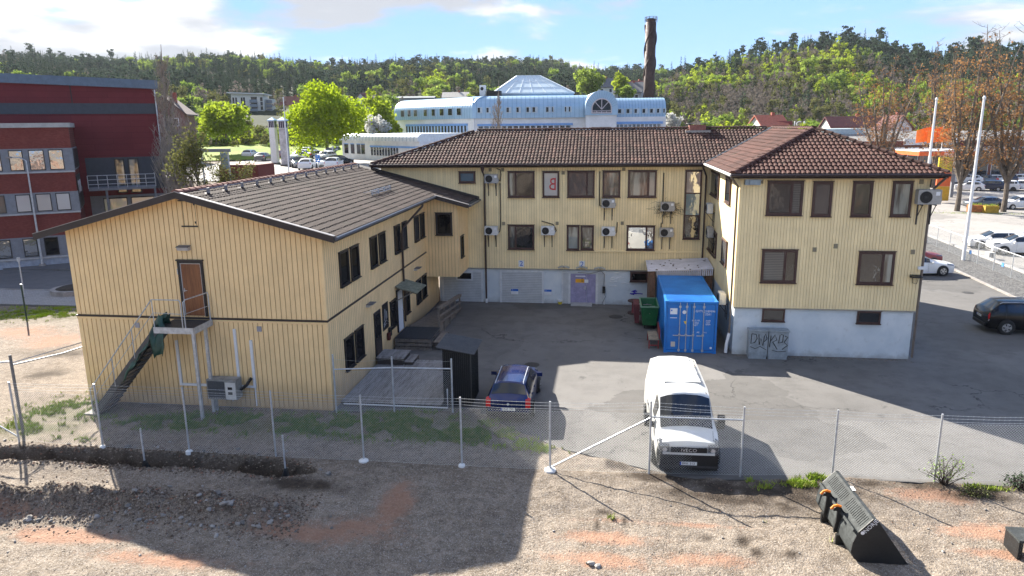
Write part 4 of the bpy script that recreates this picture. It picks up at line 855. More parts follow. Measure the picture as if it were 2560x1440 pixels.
for q in [(755,955),(918,958),(1078,965)]:
    c=WY(*zB(*q),MY); t_=thing('wall_spotlight','twin spotlight on the plinth ledge '+{755:'left of',918:'above',1078:'right of'}[q[0]]+' the lavender door','lamp',(c.x,MY,c.z)); 
    m=MB(); m.box(c.x-.05,c.x+.05,MY-.25,MY-.001,c.z-.05,c.z+.03); m.build('arm',M('grey_plastic',(.4,.4,.36),.6),t_)
    for s in (-1,1): m=MB(); m.obox((c.x+s*.2,MY-.27,c.z),.15,.1,.035,Matrix.Rotation(s*.35,3,'Y')); m.build('spot_head',M('grey_plastic',(.4,.4,.36)),t_)
c=WY(*zB(1115,1165),MY+.08); t_=thing('hanging_cable','black cable and box hanging beside the lavender door','cable',(c.x,MY,0)); m=MB(); m.box(c.x-.09,c.x+.09,MY-.08,MY+.05,c.z-.2,c.z+.2); m.build('box',ACB,t_); m=MB(); m.tube([(c.x,MY-.02,c.z+.2),(c.x+.02,MY-.02,1.9),(c.x-.2,MY-.02,2.1),(c.x-.8,MY-.05,1.95),(c.x-1.6,MY-.05,2.0)],.012,5); m.tube([(c.x,MY-.02,c.z-.2),(c.x+.1,MY-.02,.5),(c.x-.1,MY-.02,.05)],.012,5); m.build('lead',ACB,t_)

# grit and small weeds along the walls of the yard
gt=MB(); g7=random.Random(17); _keep=gvl; gvl=gt
def grit(x,y,r):
    a=g7.random()*6.28; ca,sa=math.cos(a),math.sin(a); b=len(gt.v)
    for ox,oy,oz in OCT: k=r*g7.uniform(.6,1.2); gt.v.append(Vector((x+(ox*ca-oy*sa)*k,y+(ox*sa+oy*ca)*k,.001+oz*k*.7)))
    gt.f.extend([[b+q for q in f] for f in OF_])
for _ in range(900): grit(g7.uniform(-10.2,5.7),43.1-abs(g7.gauss(0,.22)),g7.choice((.012,.018,.03)))
for _ in range(600): grit(g7.uniform(6,14),33.85-abs(g7.gauss(0,.2)),g7.choice((.012,.018,.03)))
for _ in range(500): grit(-10.3+abs(g7.gauss(0,.2)),g7.uniform(31.5,43),g7.choice((.012,.02,.03)))
for _ in range(900): grit(g7.uniform(-8,14),g7.uniform(24,42),g7.choice((.01,.014,.02)))
gvl=_keep
tag(gt.build('grit',GVM),'grit and crumbs strewn along the yard walls','grit',kind='stuff')
# ---------------------------------------------------------------- things in and around the yard
# outside stair
LZ=3.60; ST=thing('steel_stair','galvanised outdoor stair with railings up to the brown gable door','stair',(-17,24,0))
lx0,lx1,ly0,ly1=-16.55,-15.02,23.72,24.96
m=MB(); m.box(lx0,lx1,ly0,ly1,LZ-.03,LZ); lan=m.build('landing',M('dark_grating',(.05,.05,.055),.6,.3),ST)
m=MB(); m.box(lx0-.05,lx1+.02,ly0-.03,ly0-.001,LZ-.2,LZ+.03); m.box(lx1+.002,lx1+.04,ly0-.03,ly1,LZ-.2,LZ+.03); m.build('landing_frame',GALV,lan)
for (x,y) in ((lx1-.05,ly0+.03),(lx1-.02,ly1-.45)):
    m=MB(); m.box(x-.05,x+.05,y-.05,y+.05,-.1,LZ-.031); m.build('support_post',GALV,ST)
fx,fz=-19.45,.05
for y in (ly0,ly0+.98):
    m=MB(); m.bar((lx0,y,LZ-.12),(fx,y,fz+.1),.04,.24); m.build('stringer',M('dark_steel',(.085,.09,.10),.5,.4),ST)
nst=18
for k in range(nst):
    q=(k+.5)/nst; x=lx0+(fx-lx0)*q; z=LZ-.05+(fz-LZ)*q
    m=MB(); m.box(x-.13,x+.13,ly0+.03,ly0+.95,z-.02,z+.012); m.build('tread',M('tread_grating',(.06,.065,.075),.5,.4),ST)
y=ly0-.01
m=MB(); f0=Vector((fx-.1,y,fz+1.02)); t0=Vector((lx0,y,LZ+1.08)); m.tube([(fx-.12,y,fz-.1),f0,t0,(lx1-.45,y,LZ+1.08),(lx1-.4,y,LZ+1.0),(lx1-.4,y,LZ)],.022,6); m.build('handrail',GALV,ST)
m=MB(); m.tube([(fx-.1,y,fz+.55),(lx0,y,LZ+.58),(lx1-.4,y,LZ+.55)],.012,5); m.build('mid_rail',GALV,ST)
for q in (.0,.33,.66):
    b=Vector((lx0,y,LZ-.05)).lerp(Vector((fx,y,fz)),q); m=MB(); m.tube([b,b+Vector((0,0,1.1))],.018,5); m.build('baluster',GALV,ST)
m=MB(); m.tube([(lx1-.3,ly0,LZ),(lx1-.3,ly0,LZ+1.0),(lx1-.25,ly0+.05,LZ+1.08),(lx1-.02,ly1-.05,LZ+1.1),(lx1-.02,ly1-.03,LZ+1.05),(lx1-.02,ly1-.03,LZ)],.022,6); m.build('handrail',GALV,ST)
m=MB(); m.tube([(lx1-.3,ly0,LZ+.55),(lx1-.02,ly1-.05,LZ+.58)],.012,5); m.build('mid_rail',GALV,ST)
m=MB(); m.box(fx-.45,fx+.1,ly0-.1,ly0+1.1,-.2,.1); m.build('foot_slab',KERB,ST)
# green tarp over the stair
tp=MB(); nu,nv=26,22; rr=random.Random(5)
for i in range(nu+1):
    for j in range(nv+1):
        u=i/nu; v=j/nv; x=-16.30-1.75*u; base=LZ-.05+(fz-LZ)*(min(1,max(0,(x-lx0)/(fx-lx0))))
        w_=v*2-1; bulge=(1-w_*w_)**.5*(.34*(1-.45*u)*(.75+.45*math.sin(u*7+1)))
        hang=max(0,-w_-.15)*(1.25 if u<.22 else .28+.12*math.sin(u*21))
        y=ly0+.32+w_*.36-(.10 if w_<-.5 else 0); fold=.05*math.sin(u*23+v*9)+.04*math.sin(v*31+u*7)+.03*math.sin(u*47-v*13)
        tp.v.append(Vector((x+.06*math.sin(v*12)+fold*.5,y+fold*.6,base+.06+bulge-hang+fold)))
for i in range(nu):
    for j in range(nv): q=i*(nv+1)+j; tp.f.append([q,q+1,q+nv+2,q+nv+1])
o=single(tp,'tarpaulin',M('green_tarp',(.012,.06,.045),.45,var=.4,scale=5,spec=.5),'dark green tarpaulin crumpled over the steel stair','tarpaulin',smooth=True)
md=o.modifiers.new('thick','SOLIDIFY'); md.thickness=.02
# old AC on the gable
c0=WY(520,942,24.55); c1=WY(600,1002,24.55); t_=thing('air_conditioner','old boxy weathered air conditioner low on the gable between white ducts','air conditioner',((c0.x+c1.x)/2,24.8,c1.z))
x0,x1,z0,z1=-15.18,-13.98,.58,1.38
m=MB(); m.box(x0,x1,24.42,24.86,z0,z1); cs=m.build('casing',M('old_casing',(.30,.30,.28),.6,var=.3),t_)
m=MB(); m.box(x0+.04,x0+.72,24.41,24.419,z0+.05,z1-.06); gr_=m.build('grille',M('grille_dark',(.06,.065,.07),.6),cs)
for k in range(17): m=MB(); m.box(x0+.06+k*.038,x0+.072+k*.038,24.402,24.4095,z0+.06,z1-.07); m.build('louvre',M('louvre_grey',(.14,.15,.16),.5),gr_)
m=MB(); m.box(x0+.76,x1-.03,24.405,24.419,z0+.02,z1-.1); m.build('front_panel',OFFW,cs)
for z in (.22,.42): m=MB(); m.box(x0+.86,x1-.16,24.395,24.404,z0+z,z0+z+.1); m.build('handle_slot',ACB,cs)
m=MB(); m.tube([(x1,24.7,z0+.3),(x1+.25,24.75,z0+.5),(x1+.4,24.9,z0+.75)],.06,7); m.build('lagged_hose',ACB,cs)
for x in (x0+.2,x1-.2): m=MB(); m.box(x-.02,x+.02,24.45,24.97,z0-.05,z0-.001); m.build('bracket',GALV,t_)
m=MB(); m.box(-15.05,-14.95,24.6,24.7,0,z0-.051); m.build('prop',GALV,t_)
# ---- wire fence in front
WIRE=M('fence_wire',(.52,.53,.52),.45,.4,var=.1); POSTM=GALV
FP=[((258,1120),2.36),((474,1132),2.38),((690,1145),2.39),((910,1155),2.35),((1155,1168),2.41),((1375,1178),2.37),((1622,1187),2.47),((1850,1192),2.33),((2080,1190),2.2),((2335,1203),2.2)]
P=[(G(*q),h) for q,h in FP]; P=[(Vector((-20.56,21.21,0)),2.25)]+P+[(Vector((13.2,21.9,0)),2.2),(Vector((16.3,22.0,0)),2.2)]
FN=thing('wire_fence','long galvanised chain-link fence with barbed wire across the foreground','fence',(-2,21.1,0))
def gpost(p,h,parent=FN,mat=POSTM,r=.032,deep=.3):
    m=MB(); z=gz(p.x,p.y); m.tube([(p.x,p.y,-deep),(p.x,p.y,h)],r,8); return m.build('post',mat,parent,smooth=False)
for k,(p,h) in enumerate(P): gpost(p,h)
FOAM=M('white_footing',(.75,.75,.73),.9,var=.1)
for k,r in ((1,.1),(2,.12),(4,.17),(5,.12),(6,.2)):
    p=P[k][0]; m=MB(); m.lathe([(r,-.06),(r*.95,.05),(r*.5,.09)],9,(p.x,p.y-.02,gz(p.x,p.y-.02))); m.build('post_footing',FOAM,FN)
def chain(parent,a,b,z0,z1,pitch=.085,r=.0024,name='wire_mesh'):
    a=Vector(a);b=Vector(b);d=b-a;L=d.length;d.normalize(); hgt=z1-z0; m=MB(); nrm=Vector((-d.y,d.x,0))*.004
    n=int((L+hgt)/pitch)
    for s in (0,1):
        for i in range(n+1):
            t0=i*pitch-hgt; t1=t0+hgt; u0,u1=max(0,t0),min(L,t1)
            if u1-u0<.02: continue
            za=z0+(u0-t0); zb=z0+(u1-t0)
            if s: za,zb=z1-(u0-t0),z1-(u1-t0)
            off_=nrm*(1 if s else -1)
            m.tube([a+d*u0+Vector((0,0,za))+off_,a+d*u1+Vector((0,0,zb))+off_],r,3,False)
    for z in (z0,z1): m.tube([a+Vector((0,0,z)),b+Vector((0,0,z))],r*1.2,3,False)
    return m.build(name,WIRE,parent,kind='stuff')
for (p,h),(q,h2) in zip(P,P[1:]):
    chain(FN,p,q,.06,min(h,h2)-.32)
    for dz in (.05,.15,.25):
        m=MB(); mid=(p+q)/2; sag=rng.uniform(.0,.05); m.tube([p+Vector((0,0,h-dz)),mid+Vector((0,0,(h+h2)/2-dz-sag)),q+Vector((0,0,h2-dz))],.0045,3,False)
        L=(q-p).length; 
        for t in [i*.15/L for i in range(1,int(L/.15))]:
            c=p.lerp(q,t); zz=h+(h2-h)*t-dz-sag*(1-abs(2*t-1)); m.tube([c+Vector((-.012,0,zz-.018)),c+Vector((.012,0,zz+.018))],.0022,3,False)
        m.build('barbed_wire',WIRE,FN)
m=MB(); a,b=P[6][0],P[7][0]; m.tube([a+Vector((0,0,.12)),b+Vector((0,0,1.92))],.025,7); m.build('brace',POSTM,FN)
a,b=P[7][0],P[8][0]; m=MB(); m.tube([a+Vector((0,0,1.95)),b+Vector((0,0,1.9))],.025,7); m.build('top_rail',POSTM,FN)
a=P[0][0]; m=MB(); m.tube([a+Vector((0,0,.2)),a+Vector((-2.3,.3,1.2))],.025,7); m.build('brace',POSTM,FN)
# short tubes in the trench with black bags
for q,tq in (((350,1165),1.27),((705,1185),1.28)):
    p=G(*q); p.y+=.25; t_=thing('trench_post','steel tube standing in a black bag in the trench, '+('left one' if q[0]<500 else 'right one'),'post',(p.x,p.y,-.6)); m=MB(); m.tube([(p.x,p.y,-.6),(p.x,p.y,1.22)],.03,8); m.build('tube',POSTM,t_)
    m=MB(); rr=random.Random(int(p.x)); prof=[(.22,-.62),(.2,-.45),(.13,-.2),(.06,.02),(.045,.08)]; m.lathe(prof,9,(p.x,p.y,0))
    for v in m.v: v.x+=rr.gauss(0,.015); v.y+=rr.gauss(0,.015)
    m.build('bag',ACB,t_)
# older fence on the left
OF=thing('old_fence','rusty old fence posts with a rail on the left behind the annex corner','fence',(-23,21.9,0))
for x,h in ((-21.0,3.0),(-26.5,2.4)): m=MB(); m.tube([(x,21.9,-.3),(x,21.9,h)],.05,8); m.build('post',M('weathered_post',(.2,.19,.18),.8,.2),OF)
m=MB(); m.tube([(-26.5,21.9,2.25),(-21.0,21.9,2.75)],.03,6); m.build('rail',GALV,OF)
m=MB(); m.tube([(-21.0,21.9,2.62),(-20.7,24.0,2.4),(-20.75,25.2,2.3)],.028,6); m.build('rail',GALV,OF)
m=MB(); m.tube([(-21.0,21.9,2.7),(-20.62,24.9,2.55)],.02,5); m.build('rail',GALV,OF)
p=G(68,805); t_=thing('green_post','dark green fence post standing in the grass on the left','post',(p.x,p.y,0)); m=MB(); m.tube([(p.x,p.y,-.2),(p.x,p.y,2.2)],.045,8); m.build('tube',M('green_paint',(.01,.035,.025),.5),t_); m=MB(); m.tube([(p.x,p.y,2.2),(p.x,p.y,2.24)],.055,8); m.build('cap',GALV,t_)
p=G(62,745); t_=thing('steel_post','tall thin galvanised post beside the pavement','post',(p.x,p.y,0)); m=MB(); m.tube([(p.x,p.y,-.2),(p.x,p.y,2.6)],.04,8); m.build('tube',GALV,t_); m=MB(); m.box(p.x-.07,p.x+.07,p.y-.07,p.y+.07,2.45,2.72); m.build('bracket',GALV,t_)
# deck fence
DP=[(-10.22,24.88,2.4),(-8.05,25.3,2.25),(-5.76,25.4,2.2)]
DF=thing('deck_fence','short chain-link fence with a rail in front of the wooden deck','fence',(-8,25.2,0))
for x,y,h in DP: gpost(Vector((x,y,0)),h,DF,POSTM,.035,.2)
for a,b in zip(DP,DP[1:]):
    chain(DF,(a[0],a[1],0),(b[0],b[1],0),.1,1.7)
    m=MB(); m.tube([(a[0],a[1],1.8),(b[0],b[1],1.8)],.028,7); m.build('rail',GALV,DF)
m=MB(); m.tube([(DP[0][0],DP[0][1],2.2),((DP[0][0]+DP[1][0])/2,25.1,2.08),(DP[1][0],DP[1][1],2.15),((DP[1][0]+DP[2][0])/2,25.35,2.02),(DP[2][0],DP[2][1],2.1)],.003,3,False); m.build('barbed_wire',WIRE,DF)
# deck
WOODG=NT('grey_decking'); isl=WOODG.n('ShaderNodeNewGeometry').outputs['Random Per Island']; rd=WOODG.rand(); cw=WOODG.mix(rd,(.17,.155,.145),(.27,.255,.24)); cw=WOODG.mix(WOODG.ramp(WOODG.noise(2.2,5,.65,sc=(3,.4,1)),.35,.65,0,.7),cw,(.36,.35,.34)); cw=WOODG.mix(WOODG.ramp(WOODG.noise(9,4,.6,sc=(4,.3,1)),.5,.7,0,.6),cw,(.09,.08,.07)); WOODG_=WOODG.fin(cw,.9,0,.2)
WOODB=M('weathered_wood',(.21,.175,.145),.9,var=.3,scale=4)
DK=thing('wooden_deck','grey weathered wooden deck of long boards beside the annex','deck',(-8.4,28.5,0))
m=MB(); m.box(-10.35,-6.3,25.75,31.0,.02,.16); m.build('joists',M('dark_wood',(.06,.05,.045),.9),DK)
bw=.135; k=0; x=-10.33; me=None
while x<-6.4:
    m=MB(); y0=25.7+rng.uniform(-.02,.02); m.box(x,x+bw-.012,y0,31.05+rng.uniform(-.03,.03),.162,.19+rng.uniform(0,.006)); m.build('plank',WOODG_,DK); x+=bw
m=MB(); m.tube([(-10.2,25.62,.12),(-6.0,25.62,.12),(-6.0,25.62,.9)],.03,6); m.build('edge_pipe',WHT,DK)
# low platform by the dark door
def platform(name,label,x0,x1,y0,y1,z,along='y',steps=()):
    t_=thing(name,label,'platform',((x0+x1)/2,(y0+y1)/2,0)); m=MB(); m.box(x0+.05,x1-.05,y0+.05,y1-.05,0,z-.04); m.build('frame',M('dark_wood',(.06,.05,.045),.9),t_)
    n=max(2,round(((y1-y0) if along=='x' else (x1-x0))/.14)); 
    for i in range(n):
        m=MB()
        if along=='x': a=y0+(y1-y0)*i/n; m.box(x0,x1,a,a+(y1-y0)/n-.012,z-.035,z)
        else: a=x0+(x1-x0)*i/n; m.box(a,a+(x1-x0)/n-.012,y0,y1,z-.035,z)
        m.build('plank',WOODG_,t_)
    for (sx0,sx1,sy0,sy1,sz) in steps:
        m=MB(); m.box(sx0,sx1,sy0,sy1,0,sz-.04); st_=m.build('step',M('dark_wood',(.06,.05,.045),.9),t_)
        for q in range(2): m=MB(); w_=(sx1-sx0)/2; m.box(sx0+q*w_,sx0+(q+1)*w_-.015,sy0,sy1,sz-.038,sz); m.build('plank',WOODG_,st_)
    return t_
platform('door_step','low slatted wooden platform in front of the dark annex door',AX1+.05,AX1+1.35,yD0-.15,yD1+.25,.52,'x',[(AX1+1.36,AX1+1.75,yD0-.05,yD1+.15,.35)])
# pallets stacked as a landing at the white door
PL0,PL1=yW0-.9,yW1+.35
t_=thing('pallet_landing','stack of old pallets with a dark mat as a landing by the white door','pallets',(AX1+1.0,(PL0+PL1)/2,0))
for lv in range(3):
    z=lv*.2
    for q in range(3): m=MB(); a=PL0+(PL1-PL0-.1)*q/2; m.box(AX1+.1,AX1+1.95-lv*.02,a,a+.1,z,z+.13); m.build('bearer',WOODB,t_)
    for q in range(7): m=MB(); a=PL0+(PL1-PL0-.12)*q/6; m.box(AX1+.08,AX1+1.98-lv*.02,a,a+.115,z+.131,z+.158) if False else m.box(AX1+.08+q*.27,AX1+.08+q*.27+.2,PL0,PL1,z+.132,z+.158); m.build('deck_board',WOODB,t_)
m=MB(); m.box(AX1+.1,AX1+1.9,PL0+.02,PL1-.05,.562,.60); m.build('mat',M('dark_mat',(.03,.033,.038),.9),t_)
for q,(xx,zz) in enumerate(((AX1+2.02,.42),(AX1+2.42,.22))):
    m=MB(); m.box(xx,xx+.36,PL0+.1,PL1-.15,zz-.2,zz-.03); st_=m.build('step',M('dark_wood',(.06,.05,.045)),t_)
    for w_ in range(2): m=MB(); m.box(xx+w_*.19,xx+w_*.19+.17,PL0+.08,PL1-.13,zz-.028,zz); m.build('plank',WOODB,st_)
# ramp with rail
RB0=PL1+.02; RB1=40.9; rx0,rx1=AX1+.25,AX1+1.75
t_=thing('wooden_ramp','wooden wheelchair ramp with a slatted handrail up to the white door','ramp',((rx0+rx1)/2,(RB0+RB1)/2,0))
m=MB(); n=26
for i in range(n):
    a=RB0+(RB1-RB0)*i/n; b=RB0+(RB1-RB0)*(i+1)/n-.02; za=.6*(1-i/n)+.02; zb_=.6*(1-(i+1)/n)+.02
    m=MB(); m.prism([(a,za-.035),(b,zb_-.035),(b,zb_),(a,za)],'x',rx0,rx1); m.build('plank',WOODB,t_)
for x in (rx0+.03,rx1-.03):
    m=MB(); m.prism([(RB0,0.005),(RB1,0.005),(RB1,.01),(RB0,.57)],'x',x-.03,x+.03); m.build('stringer',WOODB,t_)
for i in range(5):
    y=RB0+.1+(RB1-RB0-.3)*i/4; z=.6*(1-(y-RB0)/(RB1-RB0)); m=MB(); m.box(rx1+.002,rx1+.09,y-.045,y+.045,0,z+.95); m.build('rail_post',WOODB,t_)
for dz in (.25,.6,.97):
    m=MB(); m.bar((rx1+.13,RB0,.6+dz-.02),(rx1+.13,RB1-.15,dz-.02),.04,.12); m.build('rail',WOODB,t_)
m=MB(); m.bar((rx1+.05,RB0,1.62),(rx1+.05,RB1-.1,1.02),.2,.03); m.build('handrail',WOODB,t_)
# black shed
SX0,SX1,SY0,SY1=-6.28,-5.17,26.15,27.75
BLK=M('black_sheet',(.010,.012,.016),.45,var=.2); t_=thing('black_shed','narrow black corrugated shed with a sloping metal roof beside the deck','shed',((SX0+SX1)/2,(SY0+SY1)/2,0))
m=MB(); m.prism([(SX0,0),(SX1,0),(SX1,2.2),(SX0,2.42)],'y',SY0,SY1); wl_=m.build('wall',BLK,t_)
m=MB()
for i in range(14): a=SX0+(SX1-SX0)*(i+.2)/14; m.box(a,a+.03,SY0-.018,SY0-.001,.02,2.2)
for i in range(18): a=SY0+(SY1-SY0)*(i+.2)/18; m.box(SX1+.001,SX1+.018,a,a+.03,.02,2.17)
m.build('corrugation',BLK,wl_,kind='stuff')
m=MB(); m.box(SX1+.001,SX1+.022,SY0-.02,SY0+.03,0,2.2); m.build('corner_trim',M('trim_grey',(.1,.1,.1),.5,.4),t_)
m=MB(); d=Vector((SX1+.22-(SX0-.18),0,2.18-2.47))
m.prism([(SX0-.18,2.44),(SX1+.2,2.2),(SX1+.2,2.225),(SX0-.18,2.465)],'y',SY0-.25,SY1+.12); rf=m.build('roof',M('shed_roof_metal',(.05,.052,.06),.45,.4),t_)
m=MB()
for i in range(18): a=SY0-.24+(SY1-SY0+.36)*i/18; m.prism([(SX0-.19,2.466),(SX1+.21,2.226),(SX1+.21,2.25),(SX0-.19,2.49)],'y',a,a+.035)
m.build('ribs',M('shed_rib_metal',(.12,.125,.14),.45,.4),rf,kind='stuff')
# ---- shipping container
CB=NT('container_blue'); cb=CB.mix(CB.ramp(CB.noise(1.1,5,.6,'obj'),.3,.7),(.006,.13,.43),(.012,.18,.54)); cb=CB.mix(CB.ramp(CB.noise(5,6,.7,'obj'),.62,.74,0,.55),cb,(.10,.09,.08)); CBM=CB.fin(cb,.5,0,.4)
CN=thing('shipping_container','blue steel shipping container with double doors in the yard corner','container',(4.03,36.9,0))
X0,X1,Y0,Y1,HC=2.81,5.25,33.87,39.93,2.55
m=MB(); m.box(X0+.06,X1-.06,Y0+.1,Y1-.05,.12,HC-.06); bd=m.build('body',CBM,CN)
m=MB(); n=26
for i in range(n):
    a=Y0+.2+(Y1-Y0-.35)*i/n; m.prism([(a,HC-.06),(a+.17,HC-.06),(a+.14,HC+.005),(a+.03,HC+.005)],'x',X0+.1,X1-.1)
m.build('roof_corrugation',CBM,bd,kind='stuff')
m=MB()
for i in range(n):
    a=Y0+.2+(Y1-Y0-.35)*i/n
    m.prism([(X0+.06,a),(X0+.06,a+.19),(X0+.025,a+.15),(X0+.025,a+.04)],'z',.2,HC-.12); m.prism([(X1-.06,a),(X1-.06,a+.19),(X1-.025,a+.15),(X1-.025,a+.04)],'z',.2,HC-.12)
m.build('side_corrugation',CBM,bd,kind='stuff')
m=MB()
for x in (X0,X1-.1):
    for y in (Y0,Y1-.1): m.box(x,x+.1,y,y+.1,0,HC)
for z in (.02,HC-.12):
    m.box(X0+.1,X1-.1,Y0+.005,Y0+.095,z,z+.12); m.box(X0+.1,X1-.1,Y1-.095,Y1-.005,z,z+.12); m.box(X0+.005,X0+.095,Y0+.1,Y1-.1,z,z+.12); m.box(X1-.095,X1-.005,Y0+.1,Y1-.1,z,z+.12)
m.build('frame',CBM,CN)
for x in (X0-.01,X1-.17):
    for z in (0,HC-.11): m=MB(); m.box(x,x+.18,Y0-.012,Y0+.17,z-.0,z+.118); m.build('corner_casting',CBM,CN)
xc=(X0+X1)/2
LIV=M('white_livery',(.72,.74,.76),.6,var=.05)
for s in (0,1):
    a,b=(X0+.12,xc-.015) if s==0 else (xc+.015,X1-.12)
    m=MB(); m.box(a,b,Y0+.02,Y0+.07,.16,HC-.14); dr=m.build('door',CBM,CN)
    for k in range(3): m=MB(); z=.55+k*.6; m.box(a+.12,b-.12,Y0+.008,Y0+.019,z,z+.16); m.build('rib',CBM,dr)
    for x in (a+.33*(b-a)+ (0.22 if s==0 else -.25),a+(b-a)*.82 if s==0 else a+(b-a)*.52):
        m=MB(); m.tube([(x,Y0-.02,.06),(x,Y0-.02,HC-.06)],.02,6); m.build('locking_bar',GALV,dr); m=MB(); m.box(x-.3,x+.02,Y0-.045,Y0-.025,.86,.9); m.build('bar_handle',GALV,dr)
        for z in (.1,.86,HC-.3): m=MB(); m.box(x-.05,x+.05,Y0-.045,Y0+.02,z,z+.09); m.build('bracket',GALV,dr)
    if s==0:
        m=MB(); m.box(a+.12,a+.45,Y0+.012,Y0+.0195,1.72,2.2); nt_=m.build('notice',LIV,dr); m=MB(); m.box(a+.15,a+.22,Y0+.008,Y0+.0115,2.06,2.13); m.build('emblem',M('blue_print',(.01,.12,.5)),dr)
        m=MB(); m.lathe([(.09,.012),(.09,.0195)],16,(a+.78,Y0,2.02),'y'); m.build('disc',LIV,dr)
        m=MB(); m.prism([(a+.76,1.58),(a+.92,1.58),(a+.84,1.42)],'y',Y0+.012,Y0+.0195); m.build('warning_triangle',M('warn_yellow',(.8,.55,.02),.5),dr)
        m=MB(); m.box(a+.2,a+.4,Y0+.012,Y0+.0195,.3,.55); m.build('patch',M('beige_patch',(.55,.5,.42),.7),dr)
    else:
        for st_,x,z,sz in (('GVTU',a+.38,2.08,.15),('218999',a+.80,2.08,.15),('8',a+1.06,2.08,.13),('2261',a+.78,1.94,.15),('M.G.W.',a+.23,1.62,.12),('TARE',a+.22,1.5,.11),('NET',a+.21,1.39,.11),('30480',a+.78,1.62,.09),('2200',a+.78,1.53,.09),('28280',a+.78,1.44,.09),('C',a+.12,1.04,.11),('AP.',a+.35,1.04,.11),('33.2',a+.66,1.04,.09)):
            text(st_,sz,LIV,dr,'lettering',face_m((x,Y0+.008,z),(1,0,0),(0,0,1)))
        m=MB(); m.lathe([(.055,.012),(.055,.0195)],14,(b-.12,Y0,.28),'y'); m.build('disc',LIV,dr)
text('CONTAINER',.5,LIV,bd,'lettering',face_m((X0+.02,Y0+1.35,1.35),(0,0,1),(0,1,0)),sx=.62) if False else None
# wall canopy behind the container
cbl=WY(1620,655,43.02); cbr=WY(1766,645,43.02); cfr=WY(1786,667,40.4); cfl=WY(1628,674,40.4)
t_=thing('lean_to','pale lilac corrugated lean-to roof behind the blue container','canopy',(4.1,41.7,0))
m=MB(); n=22; LIL=M('lilac_sheet',(.66,.66,.74),.55,var=.15,scale=2)
fl=Vector((2.3,40.35,2.66)); fr=Vector((5.9,40.35,2.86)); bl=Vector((2.3,43.0,2.80)); brr=Vector((5.9,43.0,3.0))
up_=Vector((0,0,.02)); i0=m.pts([fl,fr,brr,bl,fl+up_,fr+up_,brr+up_,bl+up_])[0]
for q in ((3,2,1,0),(4,5,6,7),(0,1,5,4),(1,2,6,5),(2,3,7,6),(3,0,4,7)): m.f.append([i0+k for k in q])
sh=m.build('roof_sheet',LIL,t_)
m=MB()
for i in range(30):
    a=fl.lerp(fr,.14+.86*i/30); b=fl.lerp(fr,.14+.86*(i+.6)/30); m.box(a.x,b.x,40.30,40.345,a.z-.36,a.z)
m.build('skirt',LIL,t_,kind='stuff')
rr=random.Random(8); m=MB()
for k in range(22):
    u,v=rr.random(),rr.random(); p=fl.lerp(fr,u).lerp(bl.lerp(brr,u),v)+Vector((0,0,.035)); m.stone(p,rr.uniform(.02,.06),rr,1,(1.6,1,.4))
m.build('leaf_litter',M('leaf_brown',(.05,.035,.025),.9),t_,kind='stuff')
m=MB(); m.box(2.45,2.75,40.45,43.0,0,2.62); m.box(5.5,5.9,40.5,40.6,0,2.7); m.build('side_boards',M('brown_planks',(.20,.11,.07),.8,var=.3,scale=6),t_)
# dumpster
def frustum(m,b,t,z0,z1,wall=None):
    i=m.pts([(b[0],b[2],z0),(b[1],b[2],z0),(b[1],b[3],z0),(b[0],b[3],z0),(t[0],t[2],z1),(t[1],t[2],z1),(t[1],t[3],z1),(t[0],t[3],z1)])[0]
    for q in ((3,2,1,0),(0,1,5,4),(1,2,6,5),(2,3,7,6),(3,0,4,7)): m.f.append([i+k for k in q])
    return m
GRN=M('green_skip_paint',(.01,.13,.04),.45,var=.2); t_=thing('green_skip','green steel waste skip beside the blue container','skip',(2.2,38.6,0))
m=MB(); b=(1.98,2.68,37.85,39.4); tt=(1.86,2.78,37.6,39.6); frustum(m,b,tt,.22,1.3); frustum(m,(b[0]+.05,b[1]-.05,b[2]+.05,b[3]-.05),(tt[0]+.05,tt[1]-.05,tt[2]+.05,tt[3]-.05),.28,1.3); m.build('body',GRN,t_)
m=MB(); m.box(1.83,2.80,37.55,37.62,1.26,1.33);m.box(1.83,2.80,39.58,39.65,1.26,1.33);m.box(1.83,1.89,37.62,39.58,1.26,1.33);m.box(2.74,2.80,37.62,39.58,1.26,1.33); m.build('rim',M('green_rim',(.16,.32,.2),.5),t_)
for x in (2.08,2.58):
    for y in (38.0,39.2): m=MB(); m.lathe([(.1,-.03),(.1,.03)],12,(x,y,.1),'x'); m.build('castor',ACB,t_)
m=MB(); rr=random.Random(3)
for k in range(16): p=Vector((rr.uniform(2.05,2.55),rr.uniform(38,39.3),rr.uniform(.7,1.05))); m.bar(p,p+Vector((rr.gauss(0,.3),rr.gauss(0,.3),rr.gauss(0,.1))),rr.uniform(.02,.15),.02)
m.build('rubbish',M('rubbish_grey',(.3,.32,.3),.7,var=.4,scale=9),t_)
m=MB(); frustum(m,(1.58,1.82,38.6,39.6),(1.5,1.82,38.5,39.7),.12,1.15); m.box(1.5,1.82,38.5,39.7,1.15,1.19); single(m,'red_skip',M('dull_red_paint',(.13,.03,.04),.6,var=.3),'dull red bin half hidden behind the green skip','skip')
# cable reel
p=G(1588,783); t_=thing('cable_reel','wooden cable reel with red core standing by the plinth','reel',(p.x,p.y,0))
for z in (0,.72): m=MB(); m.lathe([(.45,z),(.45,z+.05)],20,(p.x,p.y,0)); m.build('flange',M('reel_dark',(.075,.045,.04),.8,var=.3,scale=8),t_)
m=MB(); m.lathe([(.22,.05),(.20,.38),(.22,.72)],14,(p.x,p.y,0)); m.build('core',M('reel_red',(.27,.06,.07),.7,var=.3),t_)
